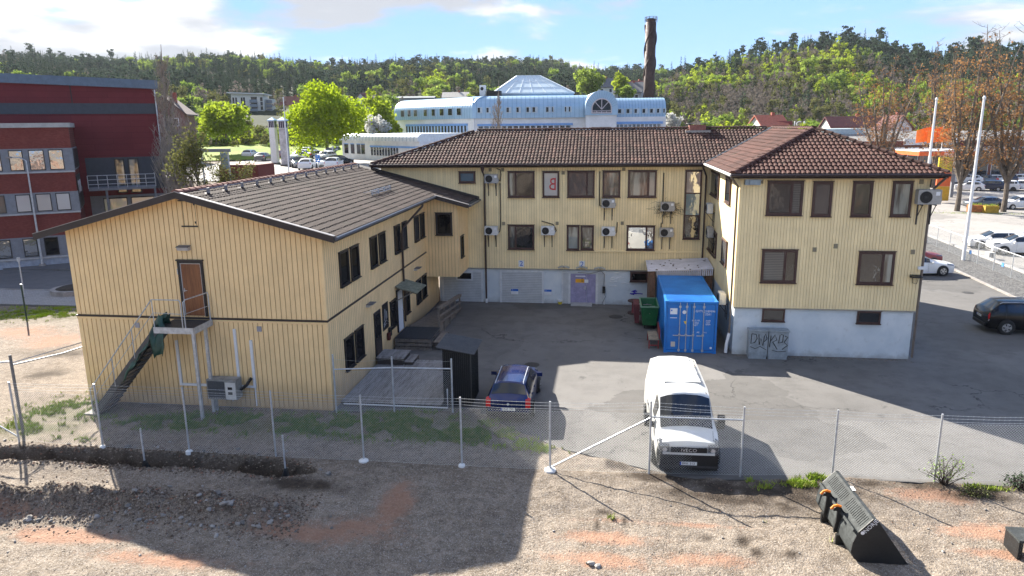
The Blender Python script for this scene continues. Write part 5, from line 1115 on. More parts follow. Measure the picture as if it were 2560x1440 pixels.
# red bench
t_=thing('red_bench','small red bench with worn seat standing beside the container','bench',(2.4,35.0,0)); RP=M('red_paint',(.23,.022,.025),.6,var=.2)
m=MB(); m.box(2.12,2.58,34.4,35.9,.44,.48); m.build('seat',M('worn_seat',(.30,.25,.18),.8,var=.4,scale=7),t_)
m=MB(); m.box(2.62,2.66,34.4,35.9,.5,.95); m.build('backrest',RP,t_)
for y in (34.45,35.82):
    for x in (2.14,2.58): m=MB(); m.box(x-.025,x+.025,y-.025,y+.025,0,.439); m.build('leg',RP,t_)
    m=MB(); m.box(2.166,2.554,y-.02,y+.02,.14,.19); m.build('stretcher',RP,t_)
# pail
p=G(1400,760); t_=thing('yellow_pail','small yellow and white pail by the lavender door','pail',(p.x,p.y,0)); m=MB(); m.lathe([(.11,0),(.14,.16)],14,(p.x,p.y,0)); m.build('body',M('pail_yellow',(.6,.5,.03),.5),t_); m=MB(); m.lathe([(.14,.161),(.15,.28)],14,(p.x,p.y,0)); m.build('rim',WHT,t_)
# electric cabinets with graffiti
CAB=M('cabinet_grey',(.26,.30,.33),.5,var=.2,scale=5)
for k,(a,b) in enumerate(((6.64,7.48),(7.52,8.40))):
    yf=33.28; t_=thing('utility_cabinet','grey utility cabinet with black scrawled graffiti, '+('left' if k==0 else 'right')+' of the pair below the wing','cabinet',((a+b)/2,33.5,0))
    m=MB(); m.box(a,b,yf,33.72,.14,1.34); cbx=m.build('body',CAB,t_); m=MB(); m.box(a-.03,b+.03,yf-.05,33.74,1.342,1.40); m.build('lid',CAB,cbx); m=MB(); m.box(a+.02,b-.02,yf+.02,33.7,0,.138); m.build('base',CAB,t_)
    m=MB(); m.box(a+.04,b-.04,yf-.012,yf-.001,.2,1.3); dr=m.build('door',CAB,t_)
    g=MB(); rr=random.Random(11+k); yy=yf-.018
    def stroke(pts,w=.018): g.tube([(a+(b-a)*x,yy,z) for x,z in pts],w,4)
    if k==0: 
        stroke([(.12,1.2),(.1,.75),(.3,.8),(.42,1.0),(.35,1.2),(.12,1.22)]); stroke([(.5,1.2),(.55,.7),(.62,1.0),(.75,.65),(.8,1.15)]); stroke([(.08,.6),(.35,.5),(.6,.62),(.95,.45)],.012); stroke([(.85,1.22),(.95,1.0),(.8,.85)])
    else:
        stroke([(.1,1.15),(.05,.6)]); stroke([(.1,.9),(.3,1.2),(.4,.95),(.2,.85),(.45,.5)]); stroke([(.55,1.2),(.5,.8),(.7,.85),(.72,1.2),(.6,1.22)]); stroke([(.8,1.15),(.95,1.1),(.78,.85),(.96,.7),(.7,.5)]); stroke([(.2,.45),(.5,.38),(.9,.42)],.012)
    g.build('graffiti',ACB,dr)
# sheet leaning at the corner
m=MB(); m.box(6.05,6.35,33.55,33.6,0,.55); 
# manhole, drain
for q,r in (((2420,732),.33),((1330,912),.35),((1540,792),.4),((1340,1050),.0)):
    if r: p=G(*q); m=MB(); m.lathe([(r,.0),(r,.008)],18,(p.x,p.y,0)); mh=m.build('manhole_cover',M('cast_iron',(.05,.047,.045),.7,.3),yard); 
# wall graffiti and scribbles on the plinth
m=MB(); rr=random.Random(9); pg=('y',MY+.08,-1)
c=WY(*zB(1395,1195),MY+.08)
BLUEP=M('violet_spray',(.05,.03,.40),.7,var=.3,scale=6)
for k in range(9):
    x=c.x+rr.uniform(-.35,.15); z=c.z+rr.uniform(-.12,.12); m.tube([(x,MY+.075,z),(x+rr.uniform(.2,.5),MY+.075,z+rr.gauss(0,.06))],.03,4)
gr=thing('spray_scribble','violet spray scribble on the white plinth','graffiti',(c.x,MY+.07,c.z-.2)); m.build('paint',BLUEP,gr)
m=MB(); c=WY(*zB(1235,1070),MY+.08)
for k in range(10): x=c.x+rr.uniform(-.5,.3); z=c.z+rr.uniform(-.5,.45); m.tube([(x,MY+.077,z),(x+.2,MY+.077,z+rr.gauss(0,.05)),(x+.45,MY+.077,z+rr.gauss(0,.05))],.022,4)
gr=thing('spray_scribble','pale overpainted scribble on the plinth by the yard door','graffiti',(c.x,MY+.07,c.z-.5)); m.build('paint',M('pale_spray',(.70,.72,.74),.7),gr)
# ---- loader bucket
LB=thing('loader_bucket','dark grey slotted wheel loader bucket lying on the dirt in front of the fence','bucket',(6.8,18.4,0))
DG=M('bucket_grey',(.055,.060,.060),.7,0.,var=.35,scale=5,spec=.12); DG2=M('bucket_end_paint',(.014,.0145,.0155),.5,var=.2)
yn,yf=17.05,19.62; sh_=-.16     # near and far end, the axis leans a little left going back
prof=[(7.57,.02),(6.46,.0),(6.28,.10),(6.19,.28),(6.22,.55),(6.33,.85),(6.64,1.22),(6.74,1.2)]
def bp(p,t): return Vector((p[0]+sh_*t,yn+(yf-yn)*t,p[1]))
for t0,t1 in ((0,.012),(.988,1)):
    m=MB(); a=[bp(p,t0) for p in prof]; b=[bp(p,t1) for p in prof]; i=m.pts(a)[0]; j=m.pts(b)[0]; n=len(prof); m.f.append([i+k for k in range(n)]); m.f.append([j+k for k in range(n)][::-1])
    for k in range(n): m.f.append([i+k,j+k,j+(k+1)%n,i+(k+1)%n])
    ep=m.build('end_plate',DG2,LB)
    if t0==0: EP=ep
def shell(name,i0,i1,t0=.012,t1=.988,th=.02,mat=DG,parent=LB,dx=0.,dz=0.):
    m=MB(); 
    for k in range(i0,i1):
        p,q=prof[k],prof[k+1]; d=Vector((q[0]-p[0],0,q[1]-p[1])).normalized(); nn_=Vector((-d.z,0,d.x))*th
        ps=[bp(p,t0),bp(q,t0),bp(q,t1),bp(p,t1)]; ps2=[x+nn_*-1 for x in ps]; i=m.pts(ps+ps2)[0]
        for f in ((0,1,2,3),(7,6,5,4),(0,4,5,1),(1,5,6,2),(2,6,7,3),(3,7,4,0)): m.f.append([i+x for x in f])
    return m.build(name,mat,parent)
shell('floor_plate',0,1); shell('back_shell',1,5); shell('top_rim',6,7)
# slotted panel between prof[5] and prof[6]
pa,pb=prof[5],prof[6]; ns=44
def slat(t0,t1,v0,v1,nm='slat'):
    m=MB(); A=lambda t,v: bp((pa[0]+(pb[0]-pa[0])*v,pa[1]+(pb[1]-pa[1])*v),t); nn_=Vector((.77,0,-.64))*.018
    ps=[A(t0,v0),A(t0,v1),A(t1,v1),A(t1,v0)]; i=m.pts(ps+[p+nn_ for p in ps])[0]
    for f in ((0,1,2,3),(7,6,5,4),(0,4,5,1),(1,5,6,2),(2,6,7,3),(3,7,4,0)): m.f.append([i+x for x in f])
    return m.build(nm,DG,LB)
slat(.012,.988,0,.22,'panel_strip'); slat(.012,.988,.85,1,'panel_strip'); slat(.47,.53,.221,.849,'panel_strip'); slat(.012,.05,.221,.849,'panel_strip'); slat(.95,.988,.221,.849,'panel_strip')
for s0,s1 in ((.05,.47),(.53,.95)):
    n=13
    for k in range(n): a=s0+(s1-s0)*(k+.3)/n; b=s0+(s1-s0)*(k+1.0)/n; slat(a,b if k<n-1 else s1-.0005,.221,.849)
m=MB(); 
for t0,t1 in ((.03,.97),):
    p=[bp((6.30,.76),t0),bp((6.21,.82),t0),bp((6.21,.82),t1),bp((6.30,.76),t1)]; q=[x+Vector((.03,0,.06)) for x in p]; i=m.pts(p+q)[0]
    for f in ((3,2,1,0),(4,5,6,7),(0,1,5,4),(1,2,6,5),(2,3,7,6),(3,0,4,7)): m.f.append([i+x for x in f])
m.build('stiffener',DG,LB)
OR=M('orange_paint',(.85,.22,.01),.5,var=.1)
for t in (.36,.66):
    hp=[(6.24,.98),(6.14,1.0),(6.07,.94),(6.05,.87),(6.10,.88),(6.15,.87),(6.14,.6),(6.10,.32),(6.11,.24),(6.2,.28),(6.22,.55),(6.33,.85)]
    m=MB(); 
    a=[bp(p,t) for p in hp]; b=[bp(p,t+.02) for p in hp]; i=m.pts(a)[0]; j=m.pts(b)[0]; n=len(hp); m.f.append([i+k for k in range(n)]); m.f.append([j+k for k in range(n)][::-1])
    for k in range(n): m.f.append([i+k,j+k,j+(k+1)%n,i+(k+1)%n])
    hk=m.build('hook',DG2,LB); m=MB(); 
    m.tube([bp((6.24,.995),t+.01),bp((6.14,1.03),t+.01),bp((6.06,1.0),t+.01),bp((6.0,.92),t+.01)],.034,6); m.build('hook_tip',OR,hk)
for t in (.30,.72):
    m=MB(); m.box(6.1+sh_*t,6.3+sh_*t,yn+(yf-yn)*t-.05,yn+(yf-yn)*t+.05,0,.3); m.build('foot',DG2,LB)
text('NORJE',.15,WHT,EP,'lettering',face_m((6.60,yn-.006,1.03),(.31,0,.39),(-.39,0,.31)))
m=MB(); m.lathe([(.05,-.006),(.05,-.001)],8,(6.42,yn,.83),'y'); m.build('emblem',WHT,EP)
m=MB(); q=bp((6.72,1.225),.6); m.box(q.x-.03,q.x+.05,q.y-.12,q.y+.12,1.222,1.23); m.build('sticker',WHT,LB)
# attachment at the right picture edge
p=G(2555,1400); t_=thing('steel_attachment','dark steel attachment frame cut off by the right picture edge','attachment',(p.x,p.y,0)); m=MB()
for x in (p.x-.15,p.x+.75): m=MB(); m.box(x,x+.1,p.y-.05,p.y+.6,0,.5); m.build('upright',DG2,t_)
m=MB(); m.box(p.x-.16,p.x+.86,p.y-.06,p.y+.61,.501,.56); m.build('top_plate',DG,t_)
# dry bushes at the asphalt edge
def shrub(name,label,px,py,h,wd,n,leaf=None,seed=1,twig=(.05,.035,.028),lsize=.03,nl=0):
    p=G(px,py); r=random.Random(seed); t_=thing(name,label,'shrub',(p.x,p.y,0)); m=MB(); tips=[]
    for k in range(n):
        an=r.random()*6.28; s=r.uniform(.2,1)*wd; q=Vector((p.x+math.cos(an)*s,p.y+math.sin(an)*s*.6,h*r.uniform(.4,1)*(1.15-s/wd*.5))); b=Vector((p.x+r.gauss(0,.05),p.y+r.gauss(0,.05),-.02)); mid=b.lerp(q,.5)+Vector((r.gauss(0,.06),r.gauss(0,.06),.05)); m.tube([b,mid,q],[.012,.008,.003],4,False); tips.append((mid,q))
        for _ in range(3): t0=mid.lerp(q,r.random()); m.tube([t0,t0+Vector((r.gauss(0,.12),r.gauss(0,.12),r.uniform(0,.15)))],.003,3,False)
    m.build('stems',M('twig_'+name,twig,.9),t_)
    if leaf:
        m=MB()
        for k in range(nl):
            a,b=r.choice(tips); c=a.lerp(b,r.uniform(.3,1.1))+Vector((r.gauss(0,.08),r.gauss(0,.08),r.gauss(0,.06))); d1=Vector((r.gauss(0,1),r.gauss(0,1),r.gauss(0,1))).normalized()*lsize; d2=d1.cross(Vector((r.gauss(0,1),r.gauss(0,1),r.gauss(0,1)))).normalized()*lsize*.7; m.poly(c-d1,c+d2,c+d1,c-d2)
        m.build('leaves',leaf,t_,kind='stuff')
LEAFY=M('young_leaf',(.20,.30,.05),.7,var=.3)
shrub('dry_bush','leafless twiggy bush in front of the white van',1665,1175,.75,.55,26,seed=2)
shrub('dry_bush','dark cut-back bush with thin red-brown shoots by the right fence post',2360,1212,1.0,.8,34,LEAFY,3,(.07,.035,.028),.03,260)
shrub('dry_bush','dark evergreen stump bush at the right edge of the asphalt',2545,1222,.5,.5,40,M('dark_leaf',(.03,.06,.02),.7),4,(.04,.035,.03),.035,300)
shrub('dry_bush','low mossy tuft below the right fence post',2440,1238,.22,.5,40,M('moss_leaf',(.10,.11,.03),.8),5,(.05,.045,.03),.03,350)
# ---------------------------------------------------------------- vehicles
# stations: x/(L/2), sill z/H, sill w, mid z, mid w, belt z, belt w, cant z, cant w, top z   (widths relative to W/2)
SHAPES={
'wagon':[(1.0,.22,.62,.30,.72,.40,.70,.43,.55,.44),(.95,.15,.84,.34,.92,.49,.90,.54,.74,.555),(.50,.135,.96,.34,1.,.61,.96,.655,.80,.68),(.17,.135,.97,.34,1.,.63,.96,.93,.71,.975),(-.25,.135,.97,.34,1.,.645,.96,.95,.73,1.),(-.74,.135,.97,.34,1.,.66,.955,.925,.70,.975),(-.93,.15,.94,.34,.98,.67,.93,.69,.85,.70),(-1.0,.2,.86,.33,.92,.50,.90,.58,.84,.60)],
'hatch':[(1.0,.22,.62,.30,.72,.40,.70,.43,.55,.44),(.94,.15,.84,.34,.92,.49,.90,.54,.74,.555),(.46,.135,.96,.34,1.,.61,.96,.655,.80,.68),(.10,.135,.97,.34,1.,.63,.96,.93,.71,.975),(-.30,.135,.97,.34,1.,.645,.96,.95,.73,1.),(-.66,.135,.97,.34,1.,.67,.955,.91,.69,.96),(-.93,.15,.94,.34,.98,.66,.92,.68,.82,.69),(-1.0,.2,.86,.33,.92,.50,.90,.56,.82,.58)],
'suv':[(1.0,.24,.66,.32,.78,.43,.76,.46,.60,.47),(.95,.17,.86,.36,.93,.53,.91,.58,.74,.60),(.50,.16,.96,.36,1.,.63,.96,.675,.80,.70),(.17,.16,.97,.36,1.,.65,.96,.93,.73,.975),(-.25,.16,.97,.36,1.,.66,.96,.955,.75,1.),(-.72,.16,.97,.36,1.,.68,.955,.92,.71,.97),(-.94,.18,.94,.36,.98,.66,.93,.68,.86,.69),(-1.0,.22,.86,.35,.92,.50,.91,.56,.84,.58)],
'sedan':[(1.0,.22,.64,.30,.74,.40,.72,.44,.58,.45),(.95,.15,.86,.34,.93,.50,.91,.55,.74,.57),(.48,.135,.96,.34,1.,.62,.96,.665,.80,.69),(.12,.135,.97,.34,1.,.64,.96,.93,.70,.975),(-.20,.135,.97,.34,1.,.65,.96,.955,.71,1.),(-.48,.135,.97,.34,1.,.66,.955,.93,.68,.975),(-.78,.15,.95,.34,.99,.67,.94,.70,.82,.715),(-1.0,.2,.84,.33,.90,.52,.88,.62,.78,.64)],
'van':[(1.0,.14,.78,.22,.86,.34,.84,.40,.70,.41),(.96,.10,.88,.24,.95,.42,.93,.465,.78,.48),(.74,.10,.96,.26,1.,.51,.97,.535,.84,.56),(.42,.10,.97,.26,1.,.55,.98,.91,.80,.955),(.22,.10,.97,.26,1.,.55,.98,.94,.82,.99),(-.5,.10,.97,.26,1.,.55,.99,.94,.83,1.),(-.97,.10,.97,.26,1.,.55,.98,.94,.82,.99),(-1.0,.12,.93,.26,.96,.55,.94,.90,.80,.95)]}
CARGLASS=NT('car_glass').fin((.012,.014,.017),.04,0,.8); TYRE=M('tyre_rubber',(.018,.018,.019),.8,k='obj'); RIM=M('alloy_rim',(.45,.46,.47),.3,.7,k='obj'); REDL=NT('tail_light_red').fin((.50,.01,.015),.15,0,.6); CLEARL=NT('headlight_clear').fin((.15,.16,.175),.12,.5,.7); BLKP=M('black_trim',(.014,.014,.015),.5,k='obj'); PLATE=M('plate_white',(.68,.69,.68),.5,var=.04,k='obj'); EUB=M('plate_blue',(.01,.07,.45),.5); BLKT=M('plate_black_print',(.01,.01,.01),.6)
def carpaint(name,c,met=.0,rough=.28,coat=.6): 
    t=NT(name); n=t.noise(3,3,.5,'obj'); return t.fin(t.mix(t.ramp(n,.3,.7),tuple(x*.93 for x in c),c),rough,met,.5 if coat>.3 else .3,coat)
def make_car(name,label,kind,L,W,Hh,paint,detail=2,wr=.32,plate=None,group=None,cladding_m=None,rails=False):
    t_=thing(name,label,'van' if kind=='van' else 'car',(0,0,0),local=True,group=group); S=SHAPES[kind]; ns=len(S)
    rings=[]
    for s in S:
        x=s[0]*L/2; h=W/2; top=s[9]*Hh
        rings.append([Vector((x,s[2]*h,s[1]*Hh)),Vector((x,s[4]*h,s[3]*Hh)),Vector((x,s[6]*h,s[5]*Hh)),Vector((x,s[8]*h,s[7]*Hh)),Vector((x,s[8]*h*.62,top)),Vector((x,0,top+.012*Hh))])
    rings[0]=[Vector((p.x-.10*(p.y/(W/2))**2*1.6,p.y,p.z)) for p in rings[0]]; rings[-1]=[Vector((p.x+.08*(p.y/(W/2))**2,p.y,p.z)) for p in rings[-1]]
    nr=6
    def surf(s,t,sd):
        i=min(int(s),ns-2); j=min(int(t),nr-2); a=s-i; b=t-j
        p=(rings[i][j]*(1-a)+rings[i+1][j]*a)*(1-b)+(rings[i][j+1]*(1-a)+rings[i+1][j+1]*a)*b
        return Vector((p.x,p.y*sd,p.z))
    m=MB(); sub=3
    sv_=[k/sub for k in range((ns-1)*sub+1)]; tv=[k/2 for k in range((nr-1)*2+1)]
    full=[(t,1) for t in tv]+[(t,-1) for t in tv[-2::-1]]
    for s in sv_: m.pts([surf(s,t,sd) for t,sd in full])
    nf=len(full)
    for i in range(len(sv_)-1):
        for j in range(nf-1): a=i*nf+j; m.f.append([a,a+nf,a+nf+1,a+1])
    m.f.append(list(range(nf))); m.f.append([(len(sv_)-1)*nf+j for j in range(nf)][::-1])
    for i in range(len(sv_)-1): m.f.append([i*nf,i*nf+nf-1,(i+1)*nf+nf-1,(i+1)*nf])
    body=m.build('body',paint,t_,smooth=True)
    es=body.modifiers.new('edge','EDGE_SPLIT'); es.split_angle=R_(38)
    def patch(name,mat,s0,s1,t0,t1,sides=(1,),off=.012,parent=body,mir=False,n=5):
        m=MB()
        rows=[]
        pts=[]
        if mir: tt=[(t0+(t1-t0)*k/n,1) for k in range(n+1)]; tt=tt+[(t,-1) for t,_ in tt[-2::-1]] if abs(t1-(nr-1))<1e-6 else tt
        else: tt=[(t0+(t1-t0)*k/n,sides[0]) for k in range(n+1)]
        g=[[surf(s0+(s1-s0)*a/n,t,sd) for t,sd in tt] for a in range(n+1)]
        c=sum((p for r in g for p in r),Vector())/((n+1)*len(tt))
        nn_=(g[-1][0]-g[0][-1]).cross(g[0][0]-g[-1][-1]).normalized(); 
        if nn_.dot(c-Vector((0,0,Hh*.5)))<0: nn_=-nn_
        w=len(tt)
        for r in g: m.pts([p+nn_*off for p in r])
        for i in range(n):
            for j in range(w-1): a=i*w+j; m.f.append([a,a+w,a+w+1,a+1])
        return m.build(name,mat,parent,smooth=True)
    # glass
    patch('windscreen',CARGLASS,2.06,2.94,3.05,5.,mir=True)
    if kind!='van':
        patch('rear_window',CARGLASS,5.12,5.86,3.12,5.,mir=True)
        for sd in (1,-1):
            for a,b in (((3.06-.5 if detail>1 else 2.7),3.95),(4.03,4.75),(4.83,5.25 if kind in('wagon','suv') else 5.0)): patch('side_window',CARGLASS,max(a,2.62),b,2.10,2.90,(sd,))
    else:
        for sd in (1,-1): patch('side_window',CARGLASS,2.72,3.75,2.12,2.85,(sd,))
    # wheels
    xf=L*(.31 if kind!='van' else .33); xr=-L*(.30 if kind!='van' else .30)
    for x in (xf,xr):
        for sd in (1,-1):
            yw=sd*(W/2-.09)
            m=MB(); m.lathe([(wr*1.13,-.02),(wr*1.13,.10)],20,(x,sd*(W/2-.045)-.04,wr),'y'); m.build('wheel_arch',BLKP,body)
            m=MB(); m.lathe([(wr*.62,-.11),(wr*.95,-.11),(wr,-.08),(wr,.08),(wr*.95,.11),(wr*.62,.11)],20,(x,yw+sd*.055,wr),'y'); wh=m.build('wheel',TYRE,t_,smooth=False)
            m=MB(); m.lathe([(wr*.62,-.118),(wr*.62,.118)],14,(x,yw+sd*.055,wr),'y'); ri=m.build('rim',RIM if detail>1 or rng.random()<.6 else BLKP,wh)
            if detail>1:
                yo=yw+sd*.055+sd*.121
                for k in range(5):
                    a0=k*1.2566; m=MB(); m.bar((x+math.cos(a0+.63)*wr*.2,yo,wr+math.sin(a0+.63)*wr*.2),(x+math.cos(a0+.63)*wr*.55,yo,wr+math.sin(a0+.63)*wr*.55),.006,wr*.26,up=(0,1,0)) if False else m.prism([(x+math.cos(a0+q)*wr*r_,wr+math.sin(a0+q)*wr*r_) for q,r_ in ((.35,.25),(.9,.25),(.8,.56),(.45,.56))],'y',yo-.003,yo+.003); m.build('spoke_gap',BLKP,ri)
    # lights
    zl=S[1][5]*Hh
    for sd in (1,-1):
        patch('headlight',CLEARL,.45,1.45,1.9,2.85,(sd,),.014)
        if kind=='van': patch('lamp_core',BLKP,.6,1.2,2.05,2.6,(sd,),.02); patch('corner_bumper',BLKP,.02,1.25,.05,1.75,(sd,),.016)
        if kind=='van': m=MB(); m.box(-L/2-.012,-L/2+.02,sd*W*.44-.06,sd*W*.44+.06,Hh*.3,Hh*.48); m.build('tail_light',REDL,body)
        else: patch('tail_light',REDL,6.04,6.9,1.55,2.95,(sd,),.016)
        xm=L/2*(S[2][0]*.35+S[3][0]*.65)+.12; m=MB(); m.obox((xm,sd*(W/2+.10),S[2][5]*Hh+.06),.06,.11,.075); m.build('mirror',BLKP if kind=='van' else paint,body)
    m=MB(); m.box(-L/2-.012,-L/2+.06,-W*.36,W*.36,S[-1][1]*Hh-.02,S[-1][1]*Hh+.14); m.build('rear_bumper',BLKP if kind in('suv',) else paint,body)
    m=MB(); m.box(L/2-.10,L/2+.012,-W*.28,W*.28,S[0][1]*Hh,S[0][1]*Hh+.1); m.build('grille',BLKP,body)
    if detail>1:
        for sd in (1,-1):
            for s in (3.75,4.6): p=surf(s,1.78,sd); m=MB(); m.obox(p+Vector((0,sd*.02,0)),.09,.018,.014); m.build('door_handle',BLKP if kind=='van' else paint,body)
        for sd in (1,-1):
            for s_ in ((2.75,3.98,4.8) if kind!='van' else (2.7,3.8,4.6)): patch('door_seam',BLKP,s_,s_+.012,.35,2.02,(sd,),.006,n=4)
        if rails:
            for sd in (1,-1): m=MB(); m.tube([surf(3.1,3.25,sd)+Vector((0,0,.01)),surf(3.3,3.3,sd)+Vector((0,0,.055)),surf(4.9,3.3,sd)+Vector((0,0,.05)),surf(5.05,3.25,sd)+Vector((0,0,.01))],.018,5); m.build('roof_rail',GALV,body)
    def nplate(xp,zp,sgn,txt):
        m=MB(); m.box(xp-.006,xp+.006,-.26,.26,zp-.055,zp+.055); pt_=m.build('number_plate',PLATE,t_)
        yl=.24*(1 if sgn<0 else -1)
        m=MB(); m.box(xp+sgn*.007-.001,xp+sgn*.007+.001,yl-.02,yl+.02,zp-.053,zp+.053); m.build('country_band',EUB,pt_)
        text(txt,.11,BLKT,pt_,'lettering',face_m((xp+sgn*.008,0 ,zp),(0,sgn,0),(0,0,1)),.002)
    if plate: nplate(*plate)
    t_['surf']=0; del t_['surf']
    return t_,body,surf,patch
def place(o,x,y,rz,z=0.): o.location=(x,y,z); o.rotation_euler=(0,0,rz); return o
# blue estate, rear to the camera
BLUEC=carpaint('dark_blue_paint',(.008,.018,.095),.2,.18); 
t_,b_,sf,pt=make_car('blue_estate_car','dark blue estate car with roof rails parked rear towards the camera','wagon',4.24,1.66,1.5,BLUEC,2,.31,plate=(-2.145,.60,-1,'HNP 799'),rails=True)
place(t_,-3.52,26.72,R_(90.5))
for sd in (1,-1): m=MB(); m.prism([(-2.135,.66),(-2.0,.64),(-1.93,.98),(-2.09,.95)],'y',sd*.65,sd*.825); m.build('tail_lamp',REDL,b_)
m=MB(); m.box(-2.15,-2.06,-.78,.78,.28,.46); m.build('bumper_lower',BLKP,b_)
m=MB(); m.tube([sf(5.0,4.8,1)+Vector((0,0,0)),sf(5.0,4.8,1)+Vector((-.12,0,.28))],.006,4); m.build('aerial',BLKP,b_)
m=MB(); m.lathe([(.045,-2.135),(.045,-2.10)],12,(0,0,.78),'x'); m.build('emblem',GALV,b_)
# white van, front to the camera
VW=carpaint('van_white_paint',(.60,.60,.575),0,.42)
t_,b_,sf,pt=make_car('white_van','white panel delivery van facing the camera behind the wire fence','van',5.15,2.0,2.27,VW,2,.34,plate=(2.612,.42,1,'BRK 313'))
place(t_,2.58,23.85,R_(-88.5)); VAN=t_
for sd in (1,-1):
    m=MB(); m.obox((1.30,sd*1.18,1.30),.09,.11,.2); m.build('wing_mirror',BLKP,b_); m=MB(); m.bar((1.35,sd*.95,1.2),(1.3,sd*1.12,1.25),.05,.06); m.build('mirror_arm',BLKP,b_)
    m=MB(); m.tube([sf(3.2,3.3,sd)+Vector((0,0,.005)),sf(5.9,3.3,sd)+Vector((0,0,.005))],.018,4); m.build('roof_gutter',M('seal_grey',(.10,.10,.095),.7),b_)
    pt('lower_trim',BLKP,1.2,6.0,.05,.45,(sd,),.008)
pt('front_bumper',BLKP,.0,1.0,.05,1.15,mir=False,sides=(1,),off=.015); pt('front_bumper',BLKP,.0,1.0,.05,1.15,sides=(-1,),off=.015)
m=MB(); m.box(2.46,2.60,-.90,.90,.20,.70); m.build('front_bumper',BLKP,b_)
m=MB(); m.box(2.52,2.606,-.55,.55,.78,.93); gr=m.build('front_grille',BLKP,b_); text('IVECO',.15,M('chrome_letter',(.62,.63,.65),.3,.5),gr,'lettering',face_m((2.611,0,.855),(0,1,0),(0,0,1)),.006,1.15)
m=MB(); m.box(2.525,2.603,-.80,.80,.702,.775); m.build('grille_surround',VW,b_)
for k in range(3):
    m=MB(); x0_=.35-k*.75
    m.box(x0_-.68,x0_,-.62,.62,2.278,2.292) if k<4 else None; m.build('roof_panel',VW,b_)
for i,x in enumerate((-.35,-1.15,-1.9)):
    for y in (-.36,0,.36): m=MB(); m.box(x-.33,x+.33,y-.15,y+.15,2.2925,2.302); m.build('roof_rib',VW,b_)
for sd in (1,-1):
    m=MB(); m.prism([(2.40,.80),(2.565,.74),(2.575,.96),(2.34,1.10)],'y',sd*.60,sd*.90); hl=m.build('headlight',CLEARL,b_); m=MB(); m.lathe([(.07,2.572),(.07,2.59)],12,(0,sd*.74,.85),'x'); m.build('reflector',M('chrome_letter',(.62,.63,.65),.3,.5),hl)
    pt('bonnet_seam',BLKP,1.1,1.98,3.05,3.09,(sd,),.006,n=4)
    m=MB(); m.bar(sf(2.08,4.6,sd)+Vector((.02,0,.03)),sf(2.42,4.1,-sd*0+sd)+Vector((.03,0,.05)),.02,.02); m.build('wiper',BLKP,b_)
m=MB(); m.box(2.505,2.606,-.93,.93,.28,.34); m.build('bumper_step',M('dark_grey_trim',(.04,.04,.042),.6),b_)
text('www.frakt.se',.3,M('grey_livery',(.22,.23,.25),.6),b_,'lettering',face_m((-.6,-1.003,1.35),(1,0,0),(0,0,1)),.004) if False else None
for k in range(12):
    m=MB(); xx=-1.15+k*.13; m.box(xx,xx+.075,-1.008,-1.0,1.32+.03*math.sin(k*2),1.50+.02*math.cos(k*3)); m.build('lettering',M('grey_livery',(.22,.23,.25),.6),b_) if False else None
text('MINI AKUTEN',.24,M('grey_livery',(.22,.23,.25),.6),b_,'lettering',face_m((-.35,-1.012,1.05),(1,0,0),(0,0,1)),.004)
# black SUV on the right
BK=carpaint('black_paint',(.004,.0045,.006),0.,.18,.12); t_,b_,sf,pt=make_car('black_suv','glossy black suv parked at the right edge of the yard','suv',4.66,1.9,1.66,BK,2,.37,plate=(-2.345,.80,-1,'XKA 41'),rails=True)
place(t_,21.85,39.45,R_(-3))
pt('chrome_strip',GALV,6.3,6.9,1.3,1.45,(1,),.012); pt('chrome_strip',GALV,6.3,6.9,1.3,1.45,(-1,),.012)
# white saloon and red car behind the right corner
WC=carpaint('white_car_paint',(.74,.74,.73)); t_,b_,sf,pt=make_car('white_saloon_car','white saloon car half hidden behind the right house corner','sedan',4.95,1.88,1.46,WC,2,.36); place(t_,22.0,54.3,R_(6))
RC=carpaint('red_paint_car',(.22,.008,.02)); t_,b_,sf,pt=make_car('red_car','dark red car mostly hidden behind the white saloon','hatch',4.3,1.8,1.5,RC,1,.32); place(t_,23.1,58.0,R_(6))
# cars on the neighbouring lot
WS,_,_,_=make_car('white_suv','white suv at the gravel fence, nearer one of the pair','suv',4.7,1.9,1.65,WC,2,.37); place(WS,33.6,63.2,R_(172)); WS['group']='cars on the neighbouring lot'
WW,_,_,_=make_car('white_estate_car','white estate car at the gravel fence, behind the white suv','wagon',4.8,1.88,1.5,WC,2,.35); place(WW,33.2,66.2,R_(174)); WW['group']='cars on the neighbouring lot'
GP=carpaint('grey_car_paint',(.09,.10,.115),.5); SP=carpaint('silver_car_paint',(.34,.35,.36),.5); DB=carpaint('navy_car_paint',(.015,.025,.06),.3)
PROTO={}
for nm,kind,dims,pm,colr in (('w1','hatch',(4.2,1.8,1.48),WC,'white'),('w2','suv',(4.5,1.86,1.63),WC,'white'),('g1','sedan',(4.7,1.82,1.45),GP,'grey'),('s1','wagon',(4.7,1.83,1.5),SP,'silver'),('b1','hatch',(4.2,1.78,1.5),BK,'black'),('d1','suv',(4.5,1.86,1.65),DB,'dark blue'),('r1','hatch',(4.1,1.75,1.5),RC,'red')):
    PROTO[nm]=(make_car({'hatch':'hatchback','suv':'suv','sedan':'saloon','wagon':'estate'}[kind]+'_car','', kind,*dims,pm,1,.32)[0],colr,{'hatch':'hatchback','suv':'suv','sedan':'saloon','wagon':'estate car'}[kind])
used=set()
def far(nm,p,rz,where,group):
    pr,colr,kd=PROTO[nm]; o=copy_tree(pr) if nm in used else pr; used.add(nm)
    o.location=p; o.rotation_euler=(0,0,R_(rz)); o['label']=f'{colr} {kd} {where}'; o['category']='car'; o['group']=group; return o
UZ=5.24
gL='cars on the upper car park'
